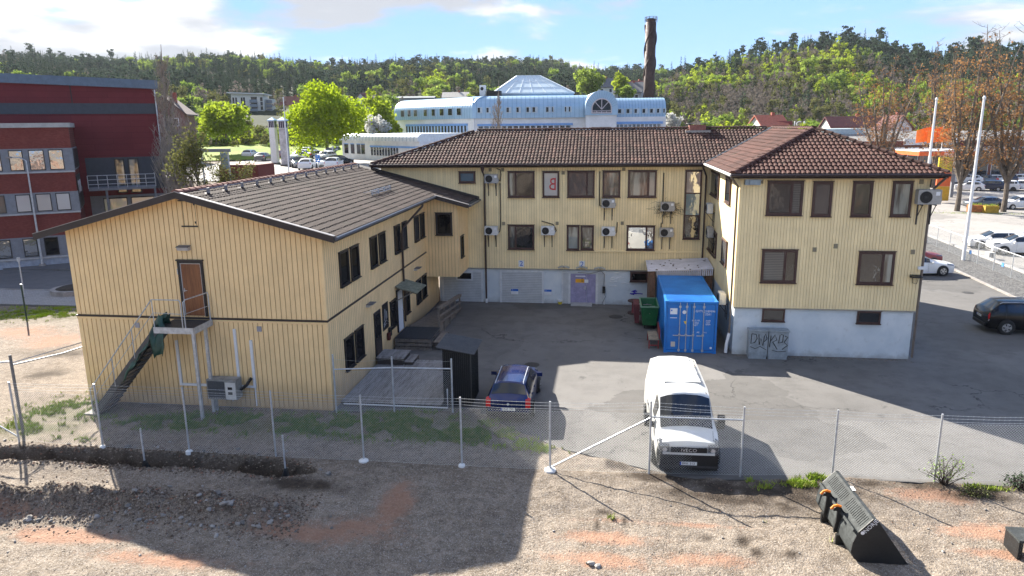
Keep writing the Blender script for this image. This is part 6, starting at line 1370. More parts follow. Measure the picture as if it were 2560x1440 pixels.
for nm,px,py,rz,wh in [('w1',770,423,100,'rear to the camera, nearest of the upper lot'),('s1',745,418,-60,'left of the nearest white hatchback on the upper lot'),('w1',812,418,-75,'right of the blue parking sign on the upper lot'),('b1',850,413,60,'at the right end of the front row by the roof ridge'),('w2',836,423,100,'just behind the tiled ridge in the front row'),('w2',628,396,95,'at the left end beside the grass slope'),('g1',660,402,95,'left of the two white towers'),('w1',757,394,-95,'behind the right white tower'),('w2',776,388,80,'in the second row of the upper lot'),('g1',793,396,60,'behind the parking sign in the second row'),('s1',825,388,-80,'below the low white building corner'),('w2',815,402,-100,'in the middle of the upper lot'),('d1',838,386,-80,'near the low white building wall'),('r1',700,396,90,'between the two white towers'),('w1',748,400,-100,'beside the right tower base'),('s1',606,384,20,'at the far left under the grass bank'),('w1',585,386,15,'far left among the bare branches')]:
    far(nm,G(px,py,UZ),rz,wh,gL)
gR='cars on the neighbouring lot'
rows=[(478,[('w2',2440,'white pole nearest row'),('w1',2540,'x')]),(462,[]),(450,[])]
k=0; names=['w1','w2','s1','g1','w2','b1','w1','d1','s1','w2']
ordw=['first','second','third','fourth','fifth','sixth','seventh','eighth','ninth','tenth','eleventh','twelfth','thirteenth','fourteenth']
for ri,(py,x0,x1,n,rz,lab) in enumerate([(476,2400,2620,5,150,'nearest row beyond the planters'),(458,2385,2620,9,160,'second row beyond the planters'),(440,2385,2620,12,155,'third row behind the bare trees'),(425,2300,2620,14,165,'fourth row below the orange canopy'),(411,2290,2620,14,160,'farthest row under the shop fronts')]):
    for i in range(n):
        px=x0+(x1-x0)*(i+.5)/n+rng.uniform(-5,5); p=G(px,py)
        if px>2575: continue
        far(names[(k*7+ri)%10],p,rz+rng.uniform(-6,6),f'{ordw[i]} from the left in the {lab}',gR); k+=1
far('g1',G(2460,520),185,'parked behind the yellow planters',gR); far('w2',G(2548,522),185,'at the right edge beside the planters',gR)
for nm,(pr,_,_) in PROTO.items():
    if nm not in used: 
        for c in list(pr.children_recursive): bpy.data.objects.remove(c)
        bpy.data.objects.remove(pr)
# ---------------------------------------------------------------- neighbouring buildings
class Frame:
    """vertical wall plane through point Q with horizontal direction at angle a; local u along the wall, v into the building"""
    def __init__(s,Q,a): s.Q=Vector((Q[0],Q[1],0)); s.a=a; s.d=Vector((math.cos(a),math.sin(a),0)); s.n=Vector((-math.sin(a),math.cos(a),0))
    def uz(s,px,py,v=0.):
        r=ray(px,py); q=s.Q+s.n*v; t=(q.dot(s.n))/(r.dot(s.n)); p=Vector((0,0,H))+r*t; return (p-s.Q).dot(s.d),p.z
    def rc(s,tl,br,v=0.):
        a=s.uz(*tl,v); b=s.uz(*br,v); return min(a[0],b[0]),max(a[0],b[0]),min(a[1],b[1]),max(a[1],b[1])
    def thing(s,name,label,cat='building'): t=thing(name,label,cat,s.Q,s.a,local=True); return t
def bx(parent,name,mat,u0,u1,v0,v1,z0,z1,label=None):
    m=MB(); m.box(u0,u1,v0,v1,z0,z1); o=m.build(name,mat,parent)
    if label: o['label']=label
    return o
def brickmat(name,c1,c2,mo,sx,k='obj',bw=.5,rh=.25):
    t=NT(name); br=t.n('ShaderNodeTexBrick'); mp=t.n('ShaderNodeMapping'); mp.inputs['Rotation'].default_value=(R_(90),0,0); t.l(t.pos(k),mp.inputs[0]); t.l(mp.outputs[0],br.inputs['Vector']); br.inputs['Scale'].default_value=sx; br.inputs['Brick Width'].default_value=bw; br.inputs['Row Height'].default_value=rh; br.inputs['Mortar Size'].default_value=.012
    t.put(br.inputs['Color1'],c1);t.put(br.inputs['Color2'],c2);t.put(br.inputs['Mortar'],mo); c=t.mix(t.ramp(t.noise(.5,5,.6,k),.4,.7,0,.35),br.outputs['Color'],tuple(x*.6 for x in c1)); t.bump(br.outputs['Fac'],.3,.01); return t.fin(c,.85,0,.2)
# red building on the left
FR=Frame(G(164,662),R_(35)); RB=FR.thing('red_building','dark red brick and panel building with grey bands across the road')
BRK1=brickmat('dark_red_brick',(.16,.036,.030),(.21,.055,.045),(.09,.035,.03),3.2); BRK2=brickmat('red_panel',(.14,.024,.029),(.16,.029,.034),(.085,.015,.02),1.0,bw=3.,rh=.5)
CHAR=M('charcoal_panel',(.045,.052,.065),.6,k='obj'); GCON=M('grey_band',(.20,.21,.23),.7,k='obj'); FASC=M('blue_grey_fascia',(.11,.15,.20),.45,.2,k='obj'); GWARM=glassmat('sky_lit_glass',(.12,.12,.10),.55); GFRO=glassmat('frosted_glass',(.34,.37,.40),.12)
uR,_=FR.uz(205,560); zt=FR.uz(190,318)[1]; zq=[FR.uz(60,y)[1] for y in (372,430,483,534,594,646)]
U0=-30
bx(RB,'plinth',M('blue_grey_plinth',(.30,.34,.40),.8,var=.2,k='obj'),U0,uR,0,6,-.5,zq[5],)
bx(RB,'wall',BRK1,U0,uR,.02,6,zq[5],zq[4]-.0) if False else None
wa=bx(RB,'wall',BRK1,U0,uR,0.03,6.5,zq[5],zt)
for i,(za,zb) in enumerate(((zq[1],zq[0]),(zq[3],zq[2]),(zq[5],zq[4]))):
    bd=bx(RB,'window_band',GCON,U0,uR+.03,-.02,.028,za,zb); bx(RB,'band_side',GCON,uR+.001,uR+.04,.03,6.4,za,zb); bx(RB,'band_sill',M('pale_sill',(.4,.4,.4),.7,k='obj'),U0,uR+.06,-.10,-.021,za-.12,za)
    edges=[((20,382,'w'),(63,428)),((70,381,'w'),(116,426)),((120,380,'w'),(163,424)),((-60,383,'w'),(8,430))] if i==0 else ([((37,488,'f'),(82,532)),((88,486,'f'),(133,529)),((138,484,'f'),(180,526)),((-40,490,'g'),(18,534))] if i==1 else [((-30,598,'w'),(32,641)),((55,594,'w'),(98,637)),((108,590,'d'),(150,632))])
    for (x,y,k_),(x1,y1) in edges:
        r=FR.rc((x,y),(x1,y1)); wn_=bx(RB,'window',BLKP,r[0],r[1],-.05,-.021,za+.1,zb-.1); bx(wn_,'pane',{'w':GWARM,'f':GFRO,'g':GLASS,'d':GDARK}[k_],r[0]+.06,r[1]-.06,-.058,-.051,za+.17,zb-.17)
    for k in range(6):
        v=.8+k*.95; wn_=bx(RB,'side_window',BLKP,uR+.041,uR+.07,v,v+.8,za+.1,zb-.1)
bx(RB,'parapet',M('pale_concrete_band',(.38,.38,.36),.8,k='obj'),U0,uR+.12,-.12,6.5,zt+.001,zt+.35)
# tall part set back
V2=6.0; a0=FR.uz(0,183,V2); a1=FR.uz(386,201,V2); zf0,zf1=a0[1],a1[1]; uE=a1[0]
sl_=(zf1-zf0)/(a1[0]-a0[0]); ztop=lambda u: zf0+(u-a0[0])*sl_
m=MB(); m.prism([(U0,0),(uE,0),(uE,ztop(uE)-.6),(U0,ztop(U0)-.6)],'y',V2+.05,V2+16); m.build('tall_wall',BRK2,RB)
m=MB(); m.prism([(U0,ztop(U0)-.75),(uE+.2,ztop(uE)-.75),(uE+.2,ztop(uE)),(U0,ztop(U0))],'y',V2-.15,V2+16.3); m.build('roof_fascia',FASC,RB)
zb0=FR.uz(200,258,V2)[1]; zb1=FR.uz(200,285,V2)[1]; bx(RB,'grey_band',CHAR,U0,uE+.02,V2-.0,V2+.049,zb1,zb0)
zc0=FR.uz(300,393,V2)[1]; zc1=FR.uz(300,452,V2)[1]; uc=FR.uz(215,420,V2)[0]; bx(RB,'grey_band',CHAR,uc,uE+.02,V2-.0,V2+.049,zc1-.8,zc0)
us=FR.uz(178,240,V2)[0]; bx(RB,'panel_joint',BLKP,us-.04,us+.04,V2+.02,V2+.049,zb0,ztop(us)-.76)
for (x0,y0),(x1,y1) in (((284,397),(316,448)),((318,396),(352,448))):
    r=FR.rc((x0,y0),(x1,y1),V2); wn_=bx(RB,'balcony_window',BLKP,r[0],r[1],V2-.05,V2-.001,r[2]-1.2,r[3]); bx(wn_,'pane',GCUR,r[0]+.1,r[1]-.1,V2-.06,V2-.051,r[2]-1.1,r[3]-.1)
r=FR.rc((250,490),(365,540),V2); bx(RB,'lower_band',GCON,uc,uE-.1,V2+.0,V2+.03,r[2]-1,r[3])
for k in range(4): wn_=bx(RB,'window',BLKP,uc+1+k*2.2,uc+2.9+k*2.2,V2-.03,V2-.001,r[2]-.6,r[3]-.2); bx(wn_,'pane',GFRO,uc+1.06+k*2.2,uc+2.84+k*2.2,V2-.04,V2-.031,r[2]-.5,r[3]-.3)
# balcony
rb=FR.rc((217,437),(390,465),V2-2.2); zb_=rb[2]; bal=bx(RB,'balcony',GCON,rb[0],rb[1],V2-2.2,V2-.06,zb_-.2,zb_)
for k in range(8): u=rb[0]+(rb[1]-rb[0])*k/7; m=MB(); m.tube([(u,V2-2.17,zb_),(u,V2-2.17,zb_+1.1)],.03,5); m.build('baluster',GALV,bal)
for z in (.35,.72,1.1): m=MB(); m.tube([(rb[0],V2-2.17,zb_+z),(rb[1],V2-2.17,zb_+z)],.028,5); m.tube([(rb[1],V2-2.17,zb_+z),(rb[1],V2-.1,zb_+z)],.025,5); m.build('rail',GALV,bal)
for k in (.25,.98): u=rb[0]+(rb[1]-rb[0])*k; m=MB(); m.tube([(u,V2-2.0,-.3),(u,V2-2.0,zb_-.2)],.1,6); m.build('pillar',GCON,RB)
m=MB(); m.tube([(uE-.1,V2-.1,ztop(uE)-.8),(uE-.1,V2-.1,0)],.06,6); m.build('downpipe',GALV,RB)
# banner at the corner of the red building
m=MB(); q=FR.uz(196,470); m.box(uR+.05,uR+.08,.3,4.6,q[1]-1.1,q[1]+1.0); m.build('sign_board',BLKP,RB); 
text('YOUR',1.5,WHT,RB,'lettering',face_m((uR+.09,2.4,q[1]-.05),(0,1,0),(0,0,1)),.01,.8,off=Vector())
# street lamp by the road
p=G(107,668); t_=thing('street_lamp','tall thin steel street lamp in front of the red building','street lamp',(p.x,p.y,0)); tp_=WY(66,402,p.y); m=MB(); m.tube([(p.x,p.y,0),(p.x,p.y,tp_.z)],[.09,.05],8); m.build('pole',GALV,t_); m=MB(); m.tube([(p.x,p.y,tp_.z),(p.x-.3,p.y-.2,tp_.z+.25),(p.x-1.0,p.y-.4,tp_.z+.3)],.04,6); m.build('arm',GALV,t_); m=MB(); m.obox((p.x-1.15,p.y-.45,tp_.z+.28),.3,.12,.06); m.build('lamp_head',GREYM,t_); m=MB(); m.lathe([(.25,0),(.22,.15)],10,(p.x,p.y,.13)); m.build('base',KERB,t_)
p=Vector((-31.5,40.8,.09)); p=G(150,728,.1); t_=thing('planter_island','low curbed planting bed with bare soil by the road','planter',(p.x,p.y,.09)); m=MB(); m.lathe([(1.5,0),(1.5,.3),(1.25,.3)],18,(p.x+1.2,p.y,.09)); m.build('kerb',KERB,t_); m=MB(); m.lathe([(1.24,.28),(.9,.4),(.4,.46)],18,(p.x+1.2,p.y,.09)); m.build('soil',M('dark_soil',(.035,.028,.022),.95,var=.4,scale=6),t_)
# wheel of a parked vehicle at the left edge
# ---- white civic building with barrel roofs
WHC=M('white_render',(.66,.67,.68),.8,var=.1,scale=.5); BLS=M('light_blue_trim',(.16,.32,.62),.6); 
def zincmat(name,c): 
    t=NT(name); n=t.noise(.6,4,.6); return t.fin(t.mix(t.ramp(n,.3,.7),tuple(x*.88 for x in c),c),.45,.25,.5)
ZBL=zincmat('pale_blue_zinc',(.30,.45,.60)); ZSEAM=M('zinc_seam',(.20,.33,.46),.5,.3)
DW=124.
cw=WD(1181,300,DW); FW=Frame((cw.x,cw.y),math.atan2(.13,.99)); WB=FW.thing('white_civic_building','large white building with pale blue barrel-shaped metal roofs and skylight')
def BZ(y,x=1400): return FW.uz(x,y)[1]
zbar=BZ(294); zbt=BZ(237); uL=FW.uz(1470,290)[0]; ustep=FW.uz(1545,290)[0]; uend=FW.uz(1668,290)[0]
def barrel(parent,u0,u1,v0,zb,zt,depth,mat,name='barrel_roof',ribs=20,xform=None):
    n=9; R2=zt-zb; pr=[]
    for k in range(n+1):
        a=math.pi/2*k/n; pr.append((v0+R2*1.05*(1-math.sin(a))**1.0*.0+ (R2*.75)*(1-math.cos(math.pi/2-a)) if False else v0+R2*.8*(1-math.cos(a)),zb+R2*(.38+.62*math.sin(a))))
    pr=[(v0,zb)]+pr+[(v0+depth,zt),(v0+depth,zb)]
    m=MB(); m.prism(pr,'x',u0,u1)
    if xform: m.v=[xform@v for v in m.v]
    o=m.build(name,mat,parent,smooth=False)
    m=MB()
    for i in range(1,ribs):
        u=u0+(u1-u0)*i/ribs; m.tube([(u,p[0]-.0,p[1]) for p in pr[:-2]],.05,3,False)
    if xform: m.v=[xform@v for v in m.v]
    m.build('standing_seam',ZSEAM,o,kind='stuff'); return o
barrel(WB,0,uL,0,zbar,zbt,14,ZBL,ribs=26); 
bx(WB,'wall',WHC,.05,uend-.1,.4,16,0,zbar)
zs1=BZ(243,1600); barrel(WB,ustep-.5,uend,1.2,BZ(293,1600),zs1,10,ZBL,ribs=17)
zw0,zw1=BZ(281,1400),BZ(266,1400)
def holewin(u0,u1,v=0.,z0=zw0,z1=zw1):
    w_=bx(WB,'window',M('window_reveal',(.42,.50,.56),.6),u0,u1,v-.12,v+.25,z0,z1); bx(w_,'pane',GDARK,u0+.08,u0+(u1-u0)*.55,v-.14,v-.121,z0+.12,z1-.1)
for x0,x1 in ((1193,1206),(1215,1227),(1265,1278),(1290,1302),(1315,1328),(1330,1344),(1364,1377),(1379,1386),(1411,1419),(1421,1429)): holewin(FW.uz(x0,270)[0],FW.uz(x1,270)[0])
for x0,x1 in ((1544,1560),(1565,1580),(1585,1598),(1605,1619),(1624,1638),(1641,1653),(1657,1665)): holewin(FW.uz(x0,275,1.2)[0],FW.uz(x1,275,1.2)[0],1.2,FW.uz(1600,284,1.2)[1],FW.uz(1600,271,1.2)[1])
zs=BZ(310); bx(WB,'blue_lintel',BLS,FW.uz(1193,312)[0],FW.uz(1432,312)[0],.25,.399,BZ(313),BZ(308)); bx(WB,'blue_lintel',BLS,FW.uz(1538,312)[0],FW.uz(1658,312)[0],.25,.399,BZ(312),BZ(306))
for i in range(16):
    u=FW.uz(1196,312)[0]+(FW.uz(1430,312)[0]-FW.uz(1196,312)[0])*i/16; bx(WB,'window',GLASS,u,u+.75,.36,.399,BZ(335),BZ(314))
for i in range(11):
    u=FW.uz(1541,312)[0]+(FW.uz(1655,312)[0]-FW.uz(1541,312)[0])*i/11; bx(WB,'window',GLASS,u,u+.5,.36,.399,BZ(335),BZ(313))
# arched gable
ac=FW.uz(1504,275,-1.5)[0]; ar=(FW.uz(1545,275,-1.5)[0]-FW.uz(1464,275,-1.5)[0])/2; azb=FW.uz(1504,288,-1.5)[1]; azt=FW.uz(1504,226,-1.5)[1]; hb=azt-ar-azb
def arch(r,zb,zc,n=18): return [(ac-r,zb)]+[(ac-r*math.cos(math.pi*k/n),zc+r*math.sin(math.pi*k/n)) for k in range(n+1)]+[(ac+r,zb)]
m=MB(); m.prism(arch(ar,azb,azt-ar),'y',-1.5,9); ag=m.build('arched_gable',ZBL,WB)
ri=ar*.60; ci=azt-ar-.25
m=MB(); m.prism(arch(ri,azb+.35,ci),'y',-1.56,-1.501); aw=m.build('arched_window',GDARK,ag)
m=MB(); PK=M('pale_pink_frame',(.55,.5,.53),.5)
m.tube([(x,-1.6,z) for x,z in arch(ri,azb+.35,ci)],.09,4,False); m.tube([(x,-1.6,z) for x,z in arch(ri*.5,ci-.1,ci-.1)],.06,4,False)
for k in (1,2,3): a=math.pi*k/4; m.tube([(ac,-1.6,ci-.1),(ac-ri*math.cos(a),-1.6,ci+ri*math.sin(a))],.06,4,False)
m.tube([(ac-ri,-1.6,ci-.35),(ac+ri,-1.6,ci-.35)],.06,4,False); m.tube([(ac-ri,-1.6,azb+.38),(ac+ri,-1.6,azb+.38)],.09,4,False)
for k in (-.5,0,.5): m.tube([(ac+ri*k,-1.6,azb+.35),(ac+ri*k,-1.6,ci-.35)],.05,4,False)
m.build('glazing_bars',PK,aw)
m=MB()
for k in range(1,18): a=math.pi*k/18; m.bar((ac-ri*1.05*math.cos(a),-1.53,ci+ri*1.05*math.sin(a)),(ac-ar*math.cos(a),-1.53,azt-ar+ar*math.sin(a)),.05,.05)
m.build('standing_seam',ZSEAM,ag,kind='stuff')
bx(WB,'portico',WHC,ac-ar*.95,ac+ar*.95,-1.3,3,0,azb-.0); bx(WB,'portico_window',GDARK,ac-ri,ac+ri,-1.36,-1.301,azb-4,azb-1.9)
# left wing turned away
xf=Matrix.Rotation(R_(180-41.5)-FW.a*0,4,'Z'); 
la=math.atan2(.656,-.755)-FW.a
ll=Matrix.Rotation(la,4,'Z')
LF=Frame((cw.x,cw.y),math.atan2(.656,-.755)+math.pi)   # faces the camera's left
uw=LF.uz(985,280)[0]; hl=LF.uz(1172,298)[1]
LW=thing('white_side_wing','sunlit white side wing with ribbed barrel roof and blue-framed windows','building',LF.Q,LF.a,local=True)
zb_l=zbar; zt_l=zbt
o=barrel(LW,uw,0,0,zb_l,zt_l,12,ZBL,ribs=34); bx(LW,'wall',WHC,uw+.5,-.02,.35,12,0,zb_l)
for x0,x1 in ((1003,1012),(1020,1028),(1035,1044),(1060,1069),(1080,1089),(1100,1111),(1121,1132),(1143,1154)):
    u0,u1=LF.uz(x0,280)[0],LF.uz(x1,280)[0]; w_=bx(LW,'window',M('window_reveal',(.42,.50,.56),.6),u0,u1,-.12,.4,LF.uz(1100,290)[1],LF.uz(1100,271)[1]); bx(w_,'pane',GLASS,u0+.08,u1-.08,-.14,-.121,LF.uz(1100,289)[1],LF.uz(1100,273)[1])
u0,u1=LF.uz(1012,325)[0],LF.uz(1166,325)[0]; zA_,zB_=LF.uz(1090,337)[1],LF.uz(1090,315)[1]
bx(LW,'blue_lintel',BLS,u0,u1,.2,.349,zB_-.0,zB_+.35)
for i in range(20):
    a=u0+(u1-u0)*i/20; bx(LW,'window',GLASS,a,a+(u1-u0)/20*.55,.30,.349,zA_,zB_-.01); bx(LW,'blue_pier',M('pale_blue_trim',(.35,.5,.72),.6),a+(u1-u0)/20*.56,a+(u1-u0)/20*.98,.28,.349,zA_,zB_-.01)
# skylight pyramid and roof plant
sk=WD(1330,232,138); t_=thing('glass_skylight','pale glazed pyramid skylight on the white building roof','skylight',(sk.x,sk.y,0))
w0=138*95/1799; zb_=sk.z-.3; zp=WD(1330,190,138).z
FS=FW.d; FN_=FW.n
def S_(a,b,z): return Vector((sk.x,sk.y,0))+FS*a+FN_*b+Vector((0,0,z))
m=MB(); cor=[(-w0,-w0*.75),(w0,-w0*.75),(w0,w0*.75),(-w0,w0*.75)]; rdg=[(-w0*.38,0),(w0*.2,0)]
B_=[S_(a,b,zb_) for a,b in cor]; T_=[S_(a,b,zp) for a,b in rdg]
m.poly(B_[0],B_[1],T_[1],T_[0]); m.poly(B_[1],B_[2],T_[1]); m.poly(B_[2],B_[3],T_[0],T_[1]); m.poly(B_[3],B_[0],T_[0])
m.build('glazing',glassmat('skylight_glass',(.58,.68,.72),.12),t_); m=MB()
for a,b in ((B_[0],T_[0]),(B_[1],T_[1]),(T_[0],T_[1]),(B_[0],B_[1]),(B_[1],B_[2]),(B_[2],T_[1])): m.bar(a,b,.35,.25)
for k in range(1,6):
    m.bar(B_[0].lerp(B_[1],k/6),T_[0].lerp(T_[1],k/6),.12,.12); m.bar(B_[1].lerp(B_[2],k/6),T_[1].lerp(T_[1],k/6),.12,.12)
for k in (.33,.66): m.bar(B_[0].lerp(T_[0],k),B_[1].lerp(T_[1],k),.12,.12); m.bar(B_[1].lerp(T_[1],k),B_[2].lerp(T_[1],k),.12,.12)
m.build('glazing_bars',M('white_bar',(.62,.68,.72),.5),t_)
m=MB(); i=m.pts(B_+[p-Vector((0,0,3)) for p in B_])[0]
for q in range(4): m.f.append([i+q,i+4+q,i+4+(q+1)%4,i+(q+1)%4])
m.build('curb',ZBL,t_)
p=WD(1207,225,130); t_=thing('roof_unit','white ventilation unit on the barrel roof','vent',(p.x,p.y,p.z-1)); m=MB(); m.box(p.x-.5,p.x+.5,p.y-.5,p.y+.5,p.z-1,p.z+.8); m.build('casing',WHT,t_); m=MB(); m.lathe([(.3,-.52),(.3,-.5)],10,(p.x-.05,p.y,p.z+.2),'y'); m.build('fan',ACB,t_); m=MB(); m.box(p.x+.7,p.x+3.2,p.y-.5,p.y+1,p.z-1,p.z-.2); m.build('duct',ACB,t_)
# low white building with barrel eave
FLB=Frame(WD(992,385,118).xy,math.atan2(.656,-.755)+math.pi); LWB=thing('low_white_building','low white building with a rounded white roof edge by the car park','building',FLB.Q,FLB.a,local=True)
uw=FLB.uz(850,370)[0]; z1=FLB.uz(930,352)[1]; z2=FLB.uz(930,334)[1]
barrel(LWB,uw,6,0,z1,z2,9,M('white_sheet_roof',(.66,.70,.72),.5),ribs=24); bx(LWB,'wall',WHC,uw+.3,6,.3,9,0,z1)
for x0,x1 in ((858,867),(874,882),(889,897),(900,908)): a,b=FLB.uz(x0,370)[0],FLB.uz(x1,370)[0]; bx(LWB,'window',GLASS,a,b,.22,.299,FLB.uz(930,386)[1],FLB.uz(930,362)[1]); bx(LWB,'blue_lintel',BLS,a-.1,b+.1,.2,.299,FLB.uz(930,362)[1]+.01,FLB.uz(930,360)[1])
for i in range(10):
    x=924+i*7; a,b=FLB.uz(x,370)[0],FLB.uz(x+4,370)[0]; bx(LWB,'window',GLASS,a,b,.22,.299,FLB.uz(930,388)[1],FLB.uz(930,368)[1])
bx(LWB,'blue_lintel',BLS,FLB.uz(922,370)[0],6,.18,.299,FLB.uz(930,368)[1]+.01,FLB.uz(930,364)[1])
# two white towers
for k,(x0,x1,yb) in enumerate(((679,700,410),(704,727,415))):
    p=G((x0+x1)/2,yb,UZ); wd=(x1-x0)*p.y/1799*.5*.74; t_=thing('white_tower','slim white concrete tower with glazed lantern, '+('left' if k==0 else 'right stained')+' of the two','tower',(p.x,p.y,UZ)); zt_=WY((x0+x1)/2-6,297,p.y).z; hh=zt_-UZ
    cm=M('tower_white',(.64,.64,.64),.8,var=.12,scale=.8) if k==0 else M('tower_stained',(.50,.48,.49),.85,var=.45,scale=.7)
    m=MB(); m.box(p.x-wd,p.x+wd,p.y-wd,p.y+wd,UZ+.1,UZ+hh*.80); m.build('shaft',cm,t_); m=MB(); m.box(p.x-wd*1.25,p.x+wd*1.25,p.y-wd*1.25,p.y+wd*1.25,UZ,UZ+.22); m.build('base',M('dark_stone',(.1,.09,.08),.8),t_)
    m=MB(); m.box(p.x-wd*.98,p.x+wd*.98,p.y-wd*.98,p.y+wd*.98,UZ+hh*.80+.002,UZ+hh*.95); ln_=m.build('lantern',M('tower_white',(.64,.64,.64)),t_)
    for q in range(3):
        for ax in (0,1):
            m=MB(); a=-wd*.85+q*wd*.6
            if ax==0: m.box(p.x+a,p.x+a+wd*.46,p.y-wd*1.02,p.y-wd*.985,UZ+hh*.81,UZ+hh*.945)
            else: m.box(p.x+wd*.985,p.x+wd*1.02,p.y+a,p.y+a+wd*.46,UZ+hh*.81,UZ+hh*.945)
            m.build('pane',M('lantern_pane',(.02,.035,.07),.15),ln_)
    m=MB(); z0=UZ+hh*.95; i=m.pts([(p.x+sx*wd*1.3,p.y+sy*wd*1.3,z0) for sx,sy in ((-1,-1),(1,-1),(1,1),(-1,1))]+[(p.x+sx*wd*1.3,p.y+sy*wd*1.3,z0+.15) for sx,sy in ((-1,-1),(1,-1),(1,1),(-1,1))]+[(p.x,p.y,z0+.6)])[0]
    for f in ((3,2,1,0),(0,1,5,4),(1,2,6,5),(2,3,7,6),(3,0,4,7),(4,5,8),(5,6,8),(6,7,8),(7,4,8)): m.f.append([i+q for q in f])
    m.build('cap',ZBL,t_)
# flagpole by the towers
p=G(722,420,UZ); p=WD(722,425,88); t_=thing('flagpole','thin white flagpole in front of the white towers','flagpole',(p.x,p.y,UZ)); m=MB(); zt_=WD(711,246,88).z; m.tube([(p.x,p.y,UZ-.5),(p.x,p.y,zt_)],[.09,.05],8); m.build('pole',WHT,t_); m=MB(); m.lathe([(.08,0),(.08,.15)],8,(p.x,p.y,zt_)); m.build('finial',WHT,t_)
# spiral chimney
p=WD(1622,240,185); t_=thing('factory_chimney','tall dark rust-brown chimney with a spiral strake behind the white building','chimney',(p.x,p.y,0)); zt_=WD(1624,45,185).z; r0=185*13.2/1799
RUST=M('rusty_steel',(.045,.022,.02),.7,.3,var=.3,scale=.3)
m=MB(); m.tube([(p.x,p.y,0),(p.x,p.y,zt_-1)],[r0*1.03,r0*.92],20); m.build('shaft',RUST,t_,smooth=True)
for ph in (0,2.09,4.19):
    m=MB(); zz0=zt_*.38; pts_=[]; 
    for k in range(60): a=ph+k/60*7.5; z=zz0+(zt_-1.5-zz0)*k/59; pts_.append((p.x+math.cos(a)*r0*1.02,p.y+math.sin(a)*r0*1.02,z))
    m.tube(pts_,.16,5); m.build('strake',RUST,t_)
m=MB(); m.tube([(p.x,p.y,zt_-1),(p.x,p.y,zt_-.2)],r0*.75,16); m.build('flue',RUST,t_)
m=MB()
for k in range(10): a=k*.628; m.tube([(p.x+math.cos(a)*r0*1.05,p.y+math.sin(a)*r0*1.05,zt_-1),(p.x+math.cos(a)*r0*1.05,p.y+math.sin(a)*r0*1.05,zt_+.2)],.05,4)
for z in (-.4,.2): m.tube([(p.x+math.cos(k*.3142)*r0*1.05,p.y+math.sin(k*.3142)*r0*1.05,zt_+z) for k in range(21)],.05,4,False)
m.build('guard_rail',RUST,t_)
# apartment block far behind
FA=Frame(WD(625,300,300).xy,R_(7.64+8)); AB=thing('apartment_block','pale beige six-storey apartment block with balconies among the trees','building',FA.Q,FA.a,local=True)
BEI=M('beige_render',(.74,.69,.60),.85,k='obj'); r=FA.rc((580,236),(625,310)); zt_=FA.uz(600,233)[1]; u0=FA.uz(580,270)[0]; u2=FA.uz(660,270)[0]; u3=FA.uz(676,270)[0]
bx(AB,'wall',BEI,u0,u2,0,12,0,zt_); bx(AB,'wall',BEI,u2,u3,4,12,0,zt_-2.0); m=MB(); m.prism([(u0-1.2,zt_),(u2+1,zt_-.6),(u2+1,zt_-.2),(u0-1.2,zt_+.4)],'y',-1.2,13); m.build('roof',M('pale_roof',(.6,.6,.58),.7,k='obj'),AB)
nf=6; fh=(FA.uz(600,243)[1]-FA.uz(600,300)[1])/5
for k in range(nf):
    zc=FA.uz(600,247)[1]-k*fh*.98
    for x in (583,590,604,610): a=FA.uz(x,270)[0]; bx(AB,'window',GDARK,a,a+.65,-.06,-.001,zc-1.1,zc+.5)
    a,b=FA.uz(627,270)[0],FA.uz(646,270)[0]; bx(AB,'balcony',GCON,a,b,-1.4,-.001,zc-1.5,zc-1.35); bx(AB,'balcony_front',M('balcony_glass',(.16,.2,.24),.4,k='obj'),a,b,-1.4,-1.35,zc-1.349,zc-.35); bx(AB,'window',GDARK,a+.3,b-.3,-.06,-.001,zc-1.3,zc+.7)
    a=FA.uz(652,270)[0]; bx(AB,'window',GDARK,a,a+.9,-.06,-.001,zc-.9,zc+.5); a,b=FA.uz(664,270)[0],FA.uz(677,270)[0]; bx(AB,'balcony',GCON,a,b,2.6,3.99,zc-1.5,zc-.4)
